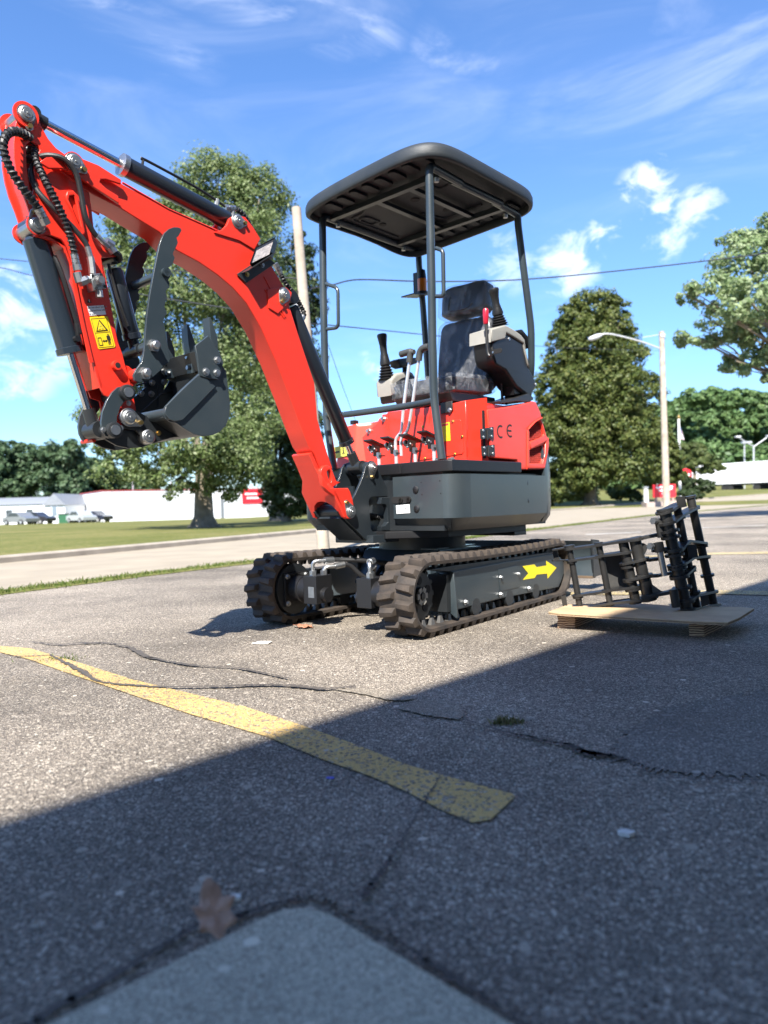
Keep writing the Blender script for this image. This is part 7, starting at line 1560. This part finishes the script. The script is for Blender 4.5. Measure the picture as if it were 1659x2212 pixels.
for i, p in enumerate(S1):
    if 5 < p.y < 40:
        q = S1[i+1]; dirv = (q-p).normalized(); nn = Vector((-dirv.y, dirv.x, 0)); k_ = int(700*max(.25, 7/p.y))
        for _ in range(k_):
            dens = .5+.5*math.sin(p.y*2.3+math.sin(p.y*5))*.8
            if r.random() < .35+.5*dens: o = p.lerp(q, r.random())+nn*(r.gauss(.15, .085)); pts.append((o.x, o.y, terrain(o.x, o.y)))
print('blades', len(pts))
blades('verge_grass', pts, .008, .042, 4, wd=.004)
c = q5(540, 488); blades('weed_tuft', [(c[0]+r.gauss(0, .018), c[1]+r.gauss(0, .011), 0) for _ in range(150)], .006, .022, 6, leafmat('dry_weed', [(.10, .11, .03), (.20, .19, .08), (.28, .25, .14)], .3), .0022)
c = q4(250, 205); blades('weed_tuft', [(c[0]+r.gauss(0, .05), c[1]+r.gauss(0, .03), 0) for _ in range(120)], .004, .013, 7, GRASSB, .002)
DRY = mat('dry_brown_leaf', (.56, .36, .26), .75, bump=.5, bscale=120, var=.35, vscale=40, dirt=(.38, .23, .15))
def leaf(label, c, size, rz, seed, m, z=.0, curl=.5, tilt=.3):
    r = random.Random(seed); n = 9; v = []; f = []
    out_ = [(0, -1), (.28, -.62), (.62, -.55), (.5, -.15), (.75, .2), (.42, .35), (.3, .75), (0, 1.05), (-.3, .72), (-.42, .3), (-.72, .25), (-.5, -.12), (-.6, -.5), (-.26, -.6)]
    Q = catmull([(x, y, 0) for x, y in out_], 3, True)
    rings = []
    for k in (1, .66, .33):
        rings.append([(q.x*k, q.y*k) for q in Q])
    def h(x, y): return curl*(.55*x*x+.30*y*y*(1 if y > 0 else .4))+.06*math.sin(9*x+seed)+.05*math.sin(11*y+2*seed)+.05*abs(math.sin(6*x-5*y))
    for R_ in rings: v += [(x, y, h(x, y)) for x, y in R_]
    v.append((0, 0, 0)); n = len(Q)
    for j in range(2):
        for i in range(n): f.append((j*n+i, j*n+(i+1) % n, j*n+n+(i+1) % n, j*n+n+i))
    f += [(2*n+i, 2*n+(i+1) % n, 3*n) for i in range(n)]
    T = Matrix.Translation((c[0], c[1], z)) @ Matrix.Rotation(rz, 4, 'Z') @ Matrix.Rotation(tilt, 4, 'X') @ Matrix.Scale(size, 4)
    o = MB().add([tuple(T @ Vector(p)) for p in v], f).build('fallen_leaf', m, smooth=60); md = o.modifiers.new('solid', 'SOLIDIFY'); md.thickness = .0008
    return tag(o, label, 'leaf')
leaf('curled brown dry leaf lying on the edge of the concrete stoop corner', gnd((462, 2015)), .042, .5, 3, DRY, .028, .9, .75)
leaf('small flat orange-brown leaf on the asphalt beneath the left track', gnd((656, 1357)), .055, 1.2, 4, mat('orange_leaf', (.36, .16, .09), .7, var=.3, vscale=40), .008, .25, .05)
CHIP = mat('pale_chip', (.66, .64, .58), .8, var=.15, vscale=60)
def chip(label, c, rx, ry, seed, m, h=.006):
    r = random.Random(seed); P = [(math.cos(a)*rx*r.uniform(.7, 1.2), math.sin(a)*ry*r.uniform(.7, 1.2)) for a in [i*2*math.pi/9 for i in range(9)]]
    o = MB().prism([(c[0]+x, c[1]+y) for x, y in P], 'Z', .002, h).build('stone_chip', m, bevel=.001); return tag(o, label, 'chip')
chip('flat white chip lying in front of the far track', gnd((568, 1390)), .045, .03, 1, CHIP); chip('pale stone chip right of the end of the yellow line', gnd((1352, 1806)), .014, .010, 2, CHIP, .009); chip('pale pebble beside the brown leaf', gnd((508, 1946)), .011, .008, 3, CHIP, .008)
chip('small blue plastic scrap left of the yellow line in the shade', gnd((714, 1683)), .010, .006, 4, mat('blue_plastic', (.02, .10, .5), .4), .004)
# loose grit on the asphalt
g = np.random.default_rng(21); mb = MB()
for k in range(900):
    x, y = g.uniform(-2.2, 2.6), 1.0+abs(g.normal(0, 1.6)); s = g.uniform(.0022, .0055)
    if -.75 < x < .6 and y < 1.12-abs(x+.14)*.7: continue
    P = [Vector((x, y, .002))+Vector((math.cos(a)*s*g.uniform(.7, 1.2), math.sin(a)*s*g.uniform(.7, 1.2), 0)) for a in (0, 1.57, 3.14, 4.71)]; t = Vector((x, y, .002+s*.9)); mb.add(P+[t], [(0, 1, 4), (1, 2, 4), (2, 3, 4), (3, 0, 4)])
stuff(mb.build('loose_grit', mat('grit_stone', (.42, .39, .34), .85, var=.5, vscale=30), smooth=0))
print('tris', sum(len(o.data.loop_triangles) if False else sum(max(1, len(p.vertices)-2) for p in o.data.polygons) for o in COL.objects if o.type == 'MESH' and o.name.split('.')[0] not in ('tread_lug',)))
